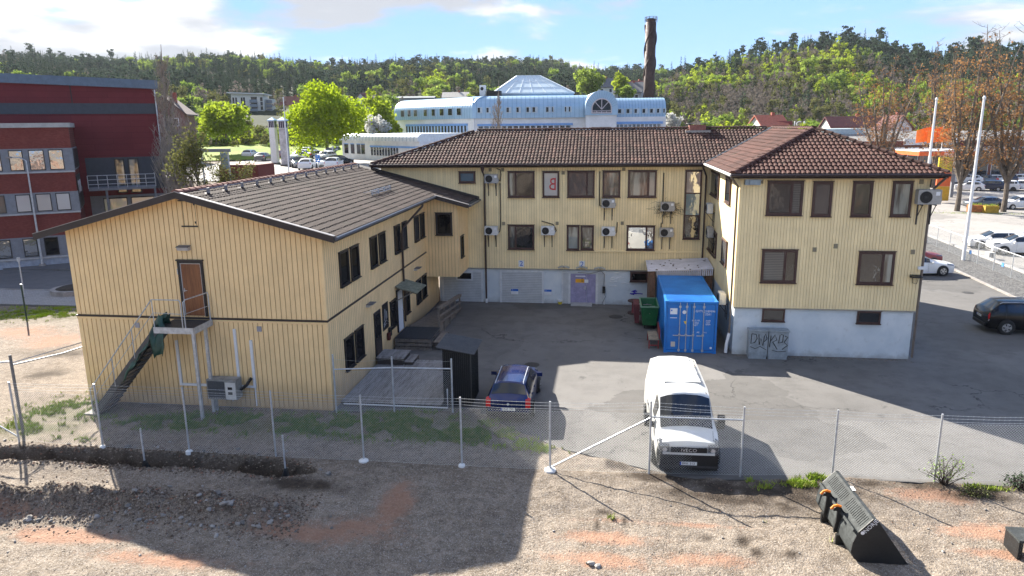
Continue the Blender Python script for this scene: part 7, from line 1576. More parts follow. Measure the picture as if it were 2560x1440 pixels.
# small houses
def housebox(name,label,q,D,w,d,h,wallc,roofc,rot=0.,rh=.45,z=None,gable='x',chim=True):
    p=WD(*q,D); t_=thing(name,label,'house',(p.x,p.y,p.z-h if z is None else z),rot,local=True)
    wm_=M('house_wall_%d_%d_%d'%tuple(int(c*100) for c in wallc),wallc,.8,k='obj'); rm=M('house_roof_%d_%d_%d'%tuple(int(c*100) for c in roofc),roofc,.8,k='obj',var=.2,scale=2)
    m=MB(); m.box(-w/2,w/2,-d/2,d/2,-6,h) 
    if gable=='x': m.prism([(-d/2,h),(d/2,h),(0,h+d*rh)],'x',-w/2,w/2)
    else: m.prism([(-w/2,h),(w/2,h),(0,h+w*rh)],'y',-d/2,d/2)
    m.build('wall',wm_,t_); m=MB()
    if gable=='x':
        for s in (1,-1): m.prism([(s*(d/2+.5),h-.5*rh*2+.05),(0,h+d*rh+.05),(0,h+d*rh+.3),(s*(d/2+.5),h-.5*rh*2+.3)],'x',-w/2-.4,w/2+.4)
    else:
        for s in (1,-1): m.prism([(s*(w/2+.5),h-.5*rh*2+.05),(0,h+w*rh+.05),(0,h+w*rh+.3),(s*(w/2+.5),h-.5*rh*2+.3)],'y',-d/2-.4,d/2+.4)
    rf=m.build('roof',rm,t_)
    if chim: m=MB(); m.box(w*.1,w*.1+.7,-.35,.35,h+d*rh*.4,h+(d if gable=='x' else w)*rh+.9); m.build('chimney',M('chimney_red',(.28,.07,.05),.8),rf)
    n=max(2,int(w/2.6))
    for zz in ((h-1.9,) if h<4.5 else (h-1.9,h-4.6)):
        for i in range(n):
            x=-w/2+w*(i+.5)/n; wn_=bx(t_,'window',WHT,x-.6,x+.6,-d/2-.05,-d/2-.001,zz-.1,zz+1.2); bx(wn_,'pane',GDARK,x-.5,x+.5,-d/2-.07,-d/2-.051,zz,zz+1.1)
    return t_
YEL=(.55,.45,.24); WHH=(.62,.62,.60); RRF=(.30,.075,.05); DRF=(.12,.035,.035); GRF=(.12,.12,.13)
housebox('villa','yellow villa with red-brown roof below the wooded hill',(733,262),330,8.5,8,5,YEL,(.2,.07,.05),R_(8),.4)
housebox('villa','small white gabled house beside the big bright green tree',(870,262),300,5,7,4.5,WHH,GRF,R_(10),.5,gable='y')
housebox('villa','white house with dark roof left of the ribbed side wing',(912,252),330,6,7,4.5,WHH,DRF,R_(-10),.5,gable='y')
housebox('villa','grey-roofed house behind the green tree edge',(905,285),230,9,8,4.5,(.3,.3,.3),GRF,R_(15),.35)
housebox('villa','flat grey house above the barrel roof',(1035,247),290,16,8,4,(.35,.37,.4),(.14,.16,.18),R_(8),.08,chim=False)
housebox('villa','pale house at the right end of the flat grey roof',(1140,245),300,10,8,3.5,(.5,.47,.42),(.35,.33,.3),R_(8),.25)
housebox('villa','dark red house near the chimney foot, left one',(1590,222),300,9,8,4.5,(.25,.06,.05),(.2,.06,.05),R_(12),.35)
housebox('villa','white house with dark roof left of the chimney',(1508,218),290,7,7,4.5,WHH,GRF,R_(20),.45)
housebox('villa','grey house hugging the chimney foot',(1575,232),260,9,8,4,(.3,.3,.32),GRF,R_(-12),.4)
housebox('villa','brick house with chimney right behind the red building',(425,285),135,6,8,6.0,(.16,.09,.075),(.10,.07,.065),R_(20),.42,gable='y')
housebox('villa','white house with bright red roof behind the main ridge',(1920,314),185,6.5,6,3.2,WHH,(.42,.12,.07),R_(18),.36)
housebox('villa','long dark red roofed house left of the white gable',(2125,316),200,12,6,3.6,WHH,(.12,.03,.03),R_(8),.36)
housebox('villa','white gable house between the dark roofs',(2232,320),185,5,6,3.2,WHH,(.12,.035,.035),R_(14),.5,gable='y')
housebox('villa','pale long house right of the white gable',(2195,316),225,14,6,4,WHH,(.12,.03,.03),R_(8),.36)
p=WD(2110,345,150); t_=thing('pale_blue_hall','pale blue flat-roofed hall above the right wing hip','building',(p.x,p.y,0),R_(6),local=True); zt_=WD(2110,322,150).z; bx(t_,'wall',M('pale_blue_sheet',(.40,.50,.55),.7,k='obj'),-3.5,3.5,0,8,0,zt_)
for x in (-.9,1.2): wn_=bx(t_,'window',BLKP,x,x+1,-.06,-.001,zt_-2.2,zt_-1.0); bx(wn_,'pane',GLASS,x+.1,x+.9,-.08,-.061,zt_-2.1,zt_-1.1)
# supermarket with roof sign
p=WD(1975,320,185); t_=thing('roof_sign_hall','dark red roof sign hall with white letters behind the ridge','building',(p.x,p.y,0),R_(6),local=True); zt_=WD(1975,318,185).z; bx(t_,'wall',M('dark_red_sheet',(.16,.012,.02),.6,k='obj'),-6,3,0,10,0,zt_); bx(t_,'sign_board',M('dark_red_sheet',(.16,.012,.02)),-4,.4,-.3,-.001,zt_+.05,zt_+1.4)
text('ICA',1.9,WHT,t_,'lettering',face_m((2.4,.2,zt_+.65),(1,0,0),(0,0,1)),.1,off=Vector())
# shop row on the right
FSH=Frame(WD(2330,395,150).xy,R_(4)); SHP=thing('shop_row','long low shop building with dark red fascia and grey roof on the right','building',FSH.Q,FSH.a,local=True)
zt_=FSH.uz(2330,352)[1]; u0,u1=FSH.uz(2120,370)[0],FSH.uz(2620,370)[0]; bx(SHP,'wall',M('shop_brick',(.20,.07,.05),.8,k='obj'),u0,u1,.3,16,0,zt_-.8); bx(SHP,'fascia',M('dark_red_sheet',(.16,.012,.02)),u0,u1,0,16,zt_-.8,zt_)
m=MB(); m.prism([(0,zt_),(8,zt_+1.6),(16,zt_)],'x',u0,u1); m.build('roof',M('shop_roof',(.22,.21,.2),.8,k='obj'),SHP)
for i in range(14): a=u0+(u1-u0)*(i+.3)/14; wn_=bx(SHP,'window',WHT,a,a+1.9,.24,.299,.4,zt_-1.1); bx(wn_,'pane',GLASS,a+.08,a+1.82,.22,.239,.5,zt_-1.7)
ua=FSH.uz(2260,344)[0]; ub=FSH.uz(2395,344)[0]; bx(SHP,'sign_board',WHT,ua,ub,-.2,-.001,zt_-.7,zt_+.35)
text('KVANTUM MAXI',1.0,M('dark_red_sheet',(.16,.012,.02)),SHP,'lettering',face_m(((ua+ub)/2,-.21,zt_-.3),(1,0,0),(0,0,1)),.03,1.2,off=Vector()) if False else None
# petrol canopy, price sign, orange flags
FP_=Frame(WD(2380,388,118).xy,R_(5)); PC=thing('petrol_canopy','orange petrol station canopy with white lettering behind the bare trees','canopy',FP_.Q,FP_.a,local=True)
u0,u1=FP_.uz(2298,385)[0],FP_.uz(2440,385)[0]; za,zb_=FP_.uz(2380,389)[1],FP_.uz(2380,376)[1]; ORG_=M('signal_orange',(.72,.13,.03),.5,k='obj')
bx(PC,'canopy_edge',ORG_,u0,u1,0,7,za,zb_-.15); bx(PC,'canopy_top',WHT,u0,u1,0.05,7,zb_-.149,zb_)
for u in (u0+1.5,u1-1.5): bx(PC,'column',GCON,u-.2,u+.2,2,2.4,0,za-.001)
text('ingo',.95,WHT,PC,'lettering',face_m((FP_.uz(2377,383)[0],-.02,(za+zb_)/2-.1),(1,0,0),(0,0,1)),.03,1.1,off=Vector())
p=WD(2361,430,112); t_=thing('price_sign','yellow and orange petrol price sign below the canopy','sign',(p.x,p.y,0)); zt_=WD(2361,392,112).z
for k in range(3): m=MB(); z0=.3+(zt_-.3)*k/3; m.box(p.x-.85,p.x+.85,p.y-.15,p.y+.15,z0,z0+(zt_-.3)/3-.03); m.build('panel',[M('amber',(.6,.33,.02),.5),ORG_,M('yellow_panel',(.65,.5,.03),.5)][k],t_)
for k,(x,yt) in enumerate(((2308,315),(2337,315),(2368,313))):
    p=WD(x+14,392,125); zt_=WD(x+14,yt,125).z; t_=thing('orange_flag','orange flag on a white pole by the petrol station, '+('left','middle','right')[k]+' one','flag',(p.x,p.y,0)); m=MB(); m.tube([(p.x,p.y,0),(p.x,p.y,zt_)],.06,6); m.build('pole',WHT,t_); m=MB(); n=8
    fl_=[]
    for i in range(n+1):
        u=i/n; xx=p.x-.05-2.1*u; yy=p.y+.18*math.sin(u*5+k); fl_.append(m.pts([(xx,yy,zt_-.1-.5*u),(xx,yy,zt_-2.2-.25*u)]))
    for i in range(n): m.f.append([fl_[i][0],fl_[i][1],fl_[i+1][1],fl_[i+1][0]])
    cl=m.build('cloth',M('flag_orange',(.80,.17,.02),.7),t_); sd=cl.modifiers.new('t','SOLIDIFY'); sd.thickness=.02
# two tall white flagpoles
for k,(b,tp_) in enumerate((((2300,607),(2364,250)),((2408,652),(2461,247)))):
    p=G(*b); zt_=WY(*tp_,p.y).z; t_=thing('flagpole','tall white flagpole on the gravel strip, '+('left behind the house corner' if k==0 else 'right one'),'flagpole',(p.x,p.y,0)); m=MB(); m.tube([(p.x,p.y,0),(p.x,p.y,zt_)],[.13,.08],10); m.build('pole',WHT,t_); m=MB(); m.lathe([(.11,0),(.13,.1),(.05,.22)],8,(p.x,p.y,zt_)); m.build('finial',WHT,t_)
# lot fence along the gravel
LFN=thing('lot_fence','light wire fence with white top rail along the gravel strip','fence',(K0+kn*2.9).to_tuple())
pp=[]; 
for i in range(22):
    p=K0+kn*2.6+kd*(4+i*2.6); pp.append(p); m=MB(); m.tube([p,p+Vector((0,0,1.9))],.03,6); m.build('post',GALV,LFN)
m=MB(); m.tube([pp[0]+Vector((0,0,1.75)),pp[-1]+Vector((0,0,1.75))],.022,5); m.build('top_rail',WHT,LFN)
for a,b in zip(pp,pp[1:]): chain(LFN,a,b,.1,1.7,.14,.0035)
for i in range(3,14,2):
    p=K0+kn*2.55+kd*(4+i*2.6+1.2); t_=thing('parking_tag','small blue tag hanging on the gravel fence, '+('nearest to the right picture edge','second from the right picture edge','third from the right picture edge','fourth from the right picture edge','fifth from the right picture edge','farthest one by the house corner')[(i-3)//2],'sign',(p.x,p.y,.6),group='blue tags on the gravel fence'); m=MB(); m.obox((p.x,p.y,.75),.16,.02,.13,Matrix.Rotation(math.atan2(kd.y,kd.x),3,'Z')); m.build('plate',M('tag_blue',(.08,.25,.6),.5),t_); m=MB(); m.tube([(p.x,p.y,.88),(p.x,p.y,1.7)],.006,4); m.build('string',GALV,t_)
for i in (5,8,11,14):
    p=K0+kn*4.6+kd*(4+i*2.6); t_=thing('concrete_block','pale concrete wheel stop block behind the gravel fence, '+{5:'nearest the picture edge',8:'second from the picture edge',11:'third from the picture edge',14:'farthest away'}[i],'block',(p.x,p.y,0),group='wheel stop blocks'); m=MB(); m.obox((p.x,p.y,.28),.35,.22,.28,Matrix.Rotation(math.atan2(kd.y,kd.x),3,'Z')); m.build('block',M('pale_concrete',(.6,.58,.55)),t_); m=MB(); m.obox((p.x-.02,p.y-.24,.3),.2,.02,.2,Matrix.Rotation(math.atan2(kd.y,kd.x),3,'Z')); m.build('dark_face',BLKP,t_)
# planters
for k,(x,y) in enumerate(((2437,530),(2474,532))):
    p=G(x,y); t_=thing('planter_box','painted planter box under the bare trees, '+('left with red paint' if k==0 else 'right yellow one'),'planter',(p.x,p.y,0)); m=MB(); m.box(p.x-.75,p.x+.75,p.y-.5,p.y+.5,0,.85); m.build('box',M('planter_red',(.45,.16,.05),.8,var=.5,scale=2) if k==0 else M('planter_yellow',(.45,.28,.03),.8,var=.3),t_); m=MB(); rr=random.Random(k)
    for q in range(60): a=Vector((p.x+rr.uniform(-.65,.65),p.y+rr.uniform(-.4,.4),.85)); m.tube([a,a+Vector((rr.gauss(0,.08),rr.gauss(0,.08),rr.uniform(.1,.3)))],[.03,.005],3,False)
    m.build('plants',GRM,t_,kind='stuff')
# P sign and small frames on the upper lot
p=WD(796,418,92); t_=thing('parking_sign','blue parking sign post on the upper car park','sign',(p.x,p.y,UZ)); m=MB(); m.tube([(p.x,p.y,UZ),(p.x,p.y,WD(796,388,92).z)],.04,6); m.build('pole',GALV,t_)
for k,(ya,yb) in enumerate(((387,395),(396,400),(401,405))):
    m=MB(); za=WD(796,yb,92).z; zb_=WD(796,ya,92).z; m.box(p.x-.28,p.x+.28,p.y-.06,p.y-.04,za,zb_); m.build('panel',M('sign_blue',(.02,.19,.62),.5),t_)
text('P',.38,WHT,t_,'lettering',face_m((p.x,p.y-.065,WD(796,391,92).z),(1,0,0),(0,0,1)),.004)
p=WD(545,435,62); t_=thing('sign_gantry','grey steel sign gantry among the bare trees','gantry',(p.x,p.y,2)); zt_=WD(545,380,62).z
for dx in (-1.2,1.0): m=MB(); m.tube([(p.x+dx,p.y,1),(p.x+dx,p.y,zt_)],.07,6); m.build('post',GALV,t_)
m=MB(); m.box(p.x-1.4,p.x+1.2,p.y-.1,p.y+.1,zt_,zt_+.25); m.build('beam',GCON,t_); m=MB(); m.box(p.x+.4,p.x+1.0,p.y-.12,p.y+.12,zt_-1.3,zt_-.02); m.build('sign_panel',M('zinc_box',(.27,.33,.38)),t_)
p=WD(612,440,64); m=MB(); m.box(p.x-2.2,p.x+1.2,p.y,p.y+3,1.0,WD(612,412,64).z); single(m,'red_shed',M('red_shed_paint',(.12,.025,.02),.8),'low dark red shed behind the annex ridge','shed')
# ---------------------------------------------------------------- hills and trees
RID=[(-400,140),(0,137),(60,132),(150,142),(250,150),(380,152),(470,147),(520,142),(640,145),(760,160),(830,165),(870,158),(950,162),(1000,155),(1100,152),(1250,157),(1340,150),(1400,155),(1440,172),(1500,180),(1560,172),(1620,176),(1680,182),(1760,182),(1900,186),(2300,180),(2700,150),(3000,150)]
RID2=[(1560,300),(1600,262),(1640,205),(1680,182),(1740,165),(1800,148),(1860,130),(1920,113),(2000,100),(2080,92),(2140,92),(2190,99),(2230,120),(2260,132),(2320,132),(2400,126),(2480,119),(2530,117),(2700,120),(3000,140)]
HILLG=NT('forest_floor'); HILLM=HILLG.fin(HILLG.mix(HILLG.ramp(HILLG.noise(.03,5,.6),.35,.65),(.012,.02,.008),(.032,.04,.016)),.95,0,.1)
def base_z(x,y): return T(x,y)
def make_hill(name,label,prof,x0,x1,rb,rr,th,shape=1.0,st=20):
    m=MB(); cols=[]; nr_=16; px=x0; pxs=[]
    while px<=x1: pxs.append(px); px+=st
    info=[]
    for px in pxs:
        py=interp(prof,px); d=ray(px,py); hd=math.hypot(d.x,d.y); ux,uy=d.x/hd,d.y/hd; R1=rr(px); ztop=H+R1*d.z/hd-th; R0=rb(px)
        row=[]
        for k in range(nr_+1):
            q=k/nr_; r=R0+(R1-R0)*q; zb=base_z(ux*R0,uy*R0)-.3; z=zb+(ztop-zb)*(q**shape*(1-.0*q)) if q>0 else zb
            z+=(6*fb(ux*r,uy*r,.012,3)*math.sin(math.pi*q)) ; row.append(Vector((ux*r,uy*r,z)))
        row.append(Vector((ux*(R1+120),uy*(R1+120),ztop-8))); row.append(Vector((ux*(R1+300),uy*(R1+300),0))); cols.append(row)
    w=len(cols[0])
    for r in cols: m.pts(r)
    for i in range(len(cols)-1):
        for k in range(w-1): a=i*w+k; m.f.append([a,a+w,a+w+1,a+1])
    struct(m,name,HILLM,label,smooth=True)
    return cols
hl_=make_hill('hills','long wooded ridge across the background',RID,-420,2940,lambda p:205.,lambda p:760.,6.5)
hr_=make_hill('hill','nearer wooded hill on the right',RID2,1560,2940,lambda p:235.,lambda p:470.-60*sm(p,2300,2800),6.5,.85)
# foliage materials
def leafmat(name,a,b,tr=.45,k='obj'):
    t=NT(name); isl=t.n('ShaderNodeNewGeometry').outputs['Random Per Island']; c=t.mix(t.math('ADD',t.math('MULTIPLY',isl,.45),t.math('MULTIPLY',t.rand(),.55)),a,b)
    d=t.n('ShaderNodeBsdfDiffuse'); t.put(d.inputs[0],c); tl=t.n('ShaderNodeBsdfTranslucent'); t.put(tl.inputs[0],c); mx_=t.n('ShaderNodeMixShader'); mx_.inputs[0].default_value=tr; t.l(d.outputs[0],mx_.inputs[1]); t.l(tl.outputs[0],mx_.inputs[2]); t.l(mx_.outputs[0],t.t.nodes['Material Output'].inputs[0]); return t.m
CONM=leafmat('conifer_needles',(.026,.048,.028),(.056,.086,.046),.25); PINM=leafmat('pine_needles',(.032,.052,.034),(.062,.090,.052),.25)
LGM=leafmat('spring_leaf',(.13,.21,.035),(.27,.34,.06),.5); LYM=leafmat('yellow_green_leaf',(.20,.27,.02),(.34,.40,.035),.55); BARM=leafmat('bare_twig_haze',(.12,.10,.085),(.21,.18,.15),.25); OLVM=leafmat('olive_bud',(.10,.11,.035),(.16,.16,.055),.35)
BARK=M('grey_bark',(.15,.125,.105),.9,var=.3,k='obj',scale=2); WHB=leafmat('blossom_white',(.42,.42,.40),(.58,.58,.55),.4); ORB=leafmat('orange_bud',(.25,.11,.04),(.44,.27,.12),.45)
def card(m,c,s,r,flat=0.):
    d1=Vector((r.gauss(0,1),r.gauss(0,1),r.gauss(0,1)*(1-flat))).normalized(); d2=d1.cross(Vector((r.gauss(0,1),r.gauss(0,1),r.gauss(0,1)))).normalized(); a=s*r.uniform(.6,1.2); b=a*r.uniform(.5,.9)
    m.poly(c-d1*a,c+d2*b-d1*a*.1,c+d1*a,c-d2*b+d1*a*.1)
def blobtree(seed,h,wd,nc,nl,ls,z0=.25):
    r=random.Random(seed); m=MB(); cl=[]; sx_=r.uniform(0,50)
    for k in range(nc):
        while True:
            p=Vector((r.uniform(-1,1),r.uniform(-1,1),r.uniform(-1,1)))
            if .25<p.length<1: break
        p*=1+.55*mnoise.noise(p.normalized()*1.7+Vector((sx_,0,0)))
        cl.append(Vector((p.x*wd*(1-.25*max(0,p.z)),p.y*wd*(1-.25*max(0,p.z)),h*(z0+(1-z0)*.5)+p.z*h*(1-z0)*.48)))
    for c in cl:
        rc=wd*r.uniform(.22,.42)
        for q in range(nl): d=Vector((r.gauss(0,1),r.gauss(0,1),r.gauss(0,.8))).normalized()*rc*r.uniform(.5,1.05); card(m,c+d,ls,r)
    return m
def conifer(seed,h,wd,n):
    r=random.Random(seed); m=MB(); m.tube([(0,0,0),(0,0,h*.86)],[h*.018,.02],4,False)
    for k in range(n):
        z=h*(.12+.88*(k/n)**.9); L=wd*(1-(z/h))**.7*r.uniform(.75,1.15)+.3
        for q in range(6):
            a=r.random()*6.28; e=Vector((math.cos(a)*L,math.sin(a)*L,z-L*.38)); s=Vector((-math.sin(a),math.cos(a),0))*L*.30; t0=Vector((0,0,z+.1)); md=t0.lerp(e,.55); m.poly(t0,md-s,e,md+s)
    return m
def pine(seed,h,wd):
    r=random.Random(seed); m=MB(); m.tube([(0,0,0),(.2,0,h*.7)],[h*.02,.05],4,False)
    for k in range(9):
        c=Vector((r.gauss(0,wd*.42),r.gauss(0,wd*.42),h*r.uniform(.5,.97)))
        for q in range(20): d=Vector((r.gauss(0,1),r.gauss(0,1),r.gauss(0,.5)))*wd*.24; card(m,c+d,.75,r)
    return m
protos={}
def proto(name,m,mat):
    me=m.mesh(name); me.materials.append(mat); o=bpy.data.objects.new(name+'_source',me); protos[name]=o; return o
proto('spruce',conifer(1,13,2.1,20),CONM); proto('pine',pine(2,12,3.0),PINM); proto('leafy',blobtree(3,11,3.4,16,26,.5),LGM); proto('bright',blobtree(4,10,3.2,16,26,.48),LYM); proto('bare',blobtree(5,11,3.0,16,20,.40,.1),BARM); proto('olive',blobtree(6,11,3.2,16,24,.45),OLVM)
def scatter(name,label,pts_,src):
    me=bpy.data.meshes.new(name); me.from_pydata([p for p,_,_ in pts_],[],[]); o=bpy.data.objects.new(name,me); col.objects.link(o); tag(o,label,'forest',kind='stuff')
    a=me.attributes.new('sc','FLOAT_VECTOR','POINT'); a.data.foreach_set('vector',[v for _,s,_ in pts_ for v in s]); a=me.attributes.new('rz','FLOAT_VECTOR','POINT'); a.data.foreach_set('vector',[v for _,_,z in pts_ for v in (0,0,z)])
    ng=bpy.data.node_groups.new(name,'GeometryNodeTree'); ng.interface.new_socket('Geometry',in_out='INPUT',socket_type='NodeSocketGeometry'); ng.interface.new_socket('Geometry',in_out='OUTPUT',socket_type='NodeSocketGeometry')
    gi=ng.nodes.new('NodeGroupInput'); go=ng.nodes.new('NodeGroupOutput'); ip=ng.nodes.new('GeometryNodeInstanceOnPoints'); oi=ng.nodes.new('GeometryNodeObjectInfo'); oi.inputs['Object'].default_value=src; oi.inputs['As Instance'].default_value=True
    for nm,sk_ in (('sc','Scale'),('rz','Rotation')):
        na=ng.nodes.new('GeometryNodeInputNamedAttribute'); na.data_type='FLOAT_VECTOR'; na.inputs['Name'].default_value=nm; ng.links.new(na.outputs[0],ip.inputs[sk_])
    ng.links.new(gi.outputs[0],ip.inputs['Points']); ng.links.new(oi.outputs['Geometry'],ip.inputs['Instance']); ng.links.new(ip.outputs[0],go.inputs[0])
    md=o.modifiers.new('scatter','NODES'); md.node_group=ng; return o
fr_=random.Random(21)
def pxof(p):
    d=Vector(p)-Vector((0,0,H)); w_=d.dot(FWD); return 1280+FPX*d.dot(RIGHT)/w_,math.hypot(d.x,d.y)
CLEAR=[(560,700,318),(705,765,345),(850,890,315),(895,940,345),(1015,1180,305),(1480,1530,300),(1560,1660,310),(1650,1720,245)]
def blocked(p):
    x,r=pxof(p); return any(a<x<b and r<c for a,b,c in CLEAR)
def fill(cols,area,kindf,scale,q0=0.,q1=1.03):
    out={}
    w=17
    for i in range(len(cols)-1):
        A,B=cols[i],cols[i+1]
        for k in range(16):
            a,b,c=A[k],B[k],A[k+1]; ar=((b-a).cross(c-a)).length; n=ar/area; n=int(n)+(fr_.random()<n-int(n))
            for _ in range(n):
                u,v=fr_.random(),fr_.random(); p=(A[k]*(1-u)+B[k]*u)*(1-v)+(A[k+1]*(1-u)+B[k+1]*u)*v; q=(k+v)/16
                if q<q0: continue
                kd_=kindf(p,q)
                if not kd_ or blocked(p): continue
                s=scale*fr_.uniform(.5,1.25)*(1.0 if fr_.random()>.12 else 1.35); out.setdefault(kd_,[]).append((p,(s,s,s*fr_.uniform(.85,1.2)),fr_.random()*6.28))
    return out
def kindL(p,q):
    n=fb(p.x,p.y,.012,4)+fr_.gauss(0,.10); n2=fb(p.x+500,p.y,.02,3)+fr_.gauss(0,.12)
    if q<.22+.12*n: 
        return fr_.choice(('leafy','olive','bright','bare','leafy','spruce')) if n2>-.05 else fr_.choice(('bare','olive','spruce','leafy'))
    if n>.42: return fr_.choice(('leafy','olive','leafy','spruce'))
    if n<-.36: return 'bare' if fr_.random()<.5 else 'pine'
    return 'spruce' if n2>-.15 else 'pine'
def kindR(p,q):
    n=fb(p.x+90,p.y,.016,4)+fr_.gauss(0,.10); n2=fb(p.x+300,p.y,.022,3)+fr_.gauss(0,.14)
    if q<.62+.25*n:
        if n2>.02: return fr_.choice(('bright','leafy','bright','leafy','olive'))
        return fr_.choice(('bare','bare','olive','bare','spruce'))
    if n>.33: return fr_.choice(('leafy','bright','spruce'))
    return 'spruce' if n2>-.15 else 'pine'
NAMEL={'spruce':'dark spruce trees','pine':'dull green pine trees','leafy':'fresh green leafy trees','bright':'bright yellow-green trees','bare':'grey leafless trees','olive':'olive budding trees'}
fl1=fill(hl_,24,kindL,.70)
for k,v in fl1.items(): scatter(k+'_forest',NAMEL[k]+' covering the long ridge',v,protos[k])
fl2=fill(hr_,15,kindR,.68)
for k,v in fl2.items(): scatter(k+'_forest',NAMEL[k]+' covering the right hill',v,protos[k])
# belt of bushes and trees in front of the hills, left and middle
belt={}
for _ in range(420):
    px=fr_.uniform(380,1720); D=fr_.uniform(165,235); p=WD(px,318,D); 
    k=fr_.choice(('leafy','bright','olive','bare','leafy')); s=fr_.uniform(.3,.62)*(.55 if blocked(p) else 1); belt.setdefault(k,[]).append((Vector((p.x,p.y,T(p.x,p.y)-.2)),(s,s,s),fr_.random()*6))
for _ in range(330):
    px=fr_.uniform(470,1010); D=fr_.uniform(172,230); p=WD(px,318,D); k=fr_.choice(('leafy','bright','olive','bare','leafy','olive')); s=fr_.uniform(.35,.62); belt.setdefault(k,[]).append((Vector((p.x,p.y,T(p.x,p.y)-.2)),(s,s,s),fr_.random()*6))
for _ in range(240):
    px=fr_.uniform(1660,2700); D=fr_.uniform(195,250); p=WD(px,318,D); k=fr_.choice(('leafy','bright','olive','bare','bright')); s=fr_.uniform(.35,.7); belt.setdefault(k,[]).append((Vector((p.x,p.y,-.2)),(s,s,s),fr_.random()*6))
for k,v in belt.items(): scatter(k+'_thicket',NAMEL[k]+' in the thicket at the foot of the hills',v,protos[k])
# grass slope left behind the upper lot
m=MB(); gs=[]
for i in range(25):
    row=[]
    for j in range(13):
        px=380+i*(1000-380)/24; D=136+j*3.4; p=WD(px,318,D); row.append((p.x,p.y,T(p.x,p.y)+.15+ (D-136)*.045+.5*fb(p.x,p.y,.06,3)*sm(j,0,3)))
    gs.append(m.pts(row))
for i in range(24):
    for j in range(12): m.f.append([gs[i][j],gs[i+1][j],gs[i+1][j+1],gs[i][j+1]])
gm=NT('meadow_grass'); gmm=gm.fin(gm.mix(gm.ramp(gm.noise(.25,5,.6),.35,.65),(.10,.17,.015),(.18,.21,.035)),.9,0,.1); struct(m,'meadow',gmm,'bright grass slope behind the upper car park',smooth=True)
# individual trees -------------------------------------------------
def limbs(r,base,h,lean,depth=6,split=.28,spread=.55,up=.35,ln=.34,rad=None,nb=(2,3)):
    m=MB(); tips=[]; rad=rad or h*.014
    def grow(p,d,L,rd,dep):
        q=p+d*L; mid=p.lerp(q,.5)+Vector((r.gauss(0,1),r.gauss(0,1),0))*L*.04
        m.tube([p,mid,q],[rd,rd*.85,rd*.68],5 if dep>depth-2 else 3,False)
        if dep<=2: tips.append((mid,q))
        if dep==0: return
        n=r.randint(*nb)
        for k in range(n):
            a=r.random()*6.28; s=spread*r.uniform(.5,1.15); nd=(d+Vector((math.cos(a)*s,math.sin(a)*s,up*r.uniform(.3,1)))).normalized(); grow(q,nd,L*r.uniform(.66,.9),max(.008,rd*.62),dep-1)
        if dep<depth-1:
            for k in range(2):
                a=r.random()*6.28; t0=p.lerp(q,r.uniform(.3,.9)); nd=(d*.5+Vector((math.cos(a)*.8,math.sin(a)*.8,.25))).normalized(); e=t0+nd*L*r.uniform(.3,.6); m.tube([t0,e],[max(.007,rd*.35),.006],3,False); tips.append((t0,e))
    grow(Vector(base),Vector((lean[0],lean[1],1)).normalized(),h*split,rad,depth); return m,tips
def bare_tree(name,label,pos,h,seed,leaf=None,nl=0,ls=.12,**k):
    r=random.Random(seed); t_=thing(name,label,'tree',pos); m,tips=limbs(r,pos,h,(r.gauss(0,.04),r.gauss(0,.04)),**k); 
    zmax=max(v.z for v in m.v); f=h/(zmax-pos[2])
    for v in m.v: v.z=pos[2]+(v.z-pos[2])*f
    m.build('trunk',BARK,t_)
    if leaf:
        c=MB()
        for q in range(nl):
            a,b=r.choice(tips); p=a.lerp(b,r.uniform(.0,1.25)); p=Vector((p.x,p.y,pos[2]+(p.z-pos[2])*f))+Vector((r.gauss(0,ls*2.2),r.gauss(0,ls*2.2),r.gauss(0,ls*2.2))); card(c,p,ls,r)
        c.build('crown',leaf,t_)
    return t_
def leafy_tree(name,label,pos,h,wd,mat,seed,nc=60,nl=90,ls=.3,z0=.18):
    t_=thing(name,label,'tree',pos); r=random.Random(seed); m=blobtree(seed,h,wd,nc,nl,ls,z0)
    for v in m.v: v+=Vector(pos)
    m.build('crown',mat,t_); q=MB(); q.tube([pos,Vector(pos)+Vector((.1,0,h*.3)),Vector(pos)+Vector((0,.1,h*.75))],[h*.03,h*.02,.05],7)
    for k in range(7): a=r.random()*6.28; b=Vector(pos)+Vector((0,0,h*r.uniform(.2,.5))); q.tube([b,b+Vector((math.cos(a)*wd*.6,math.sin(a)*wd*.6,h*.25))],[h*.012,.03],4,False)
    q.build('trunk',BARK,t_); return t_
def TP(px,py,D): p=WD(px,py,D); return Vector((p.x,p.y,p.z))
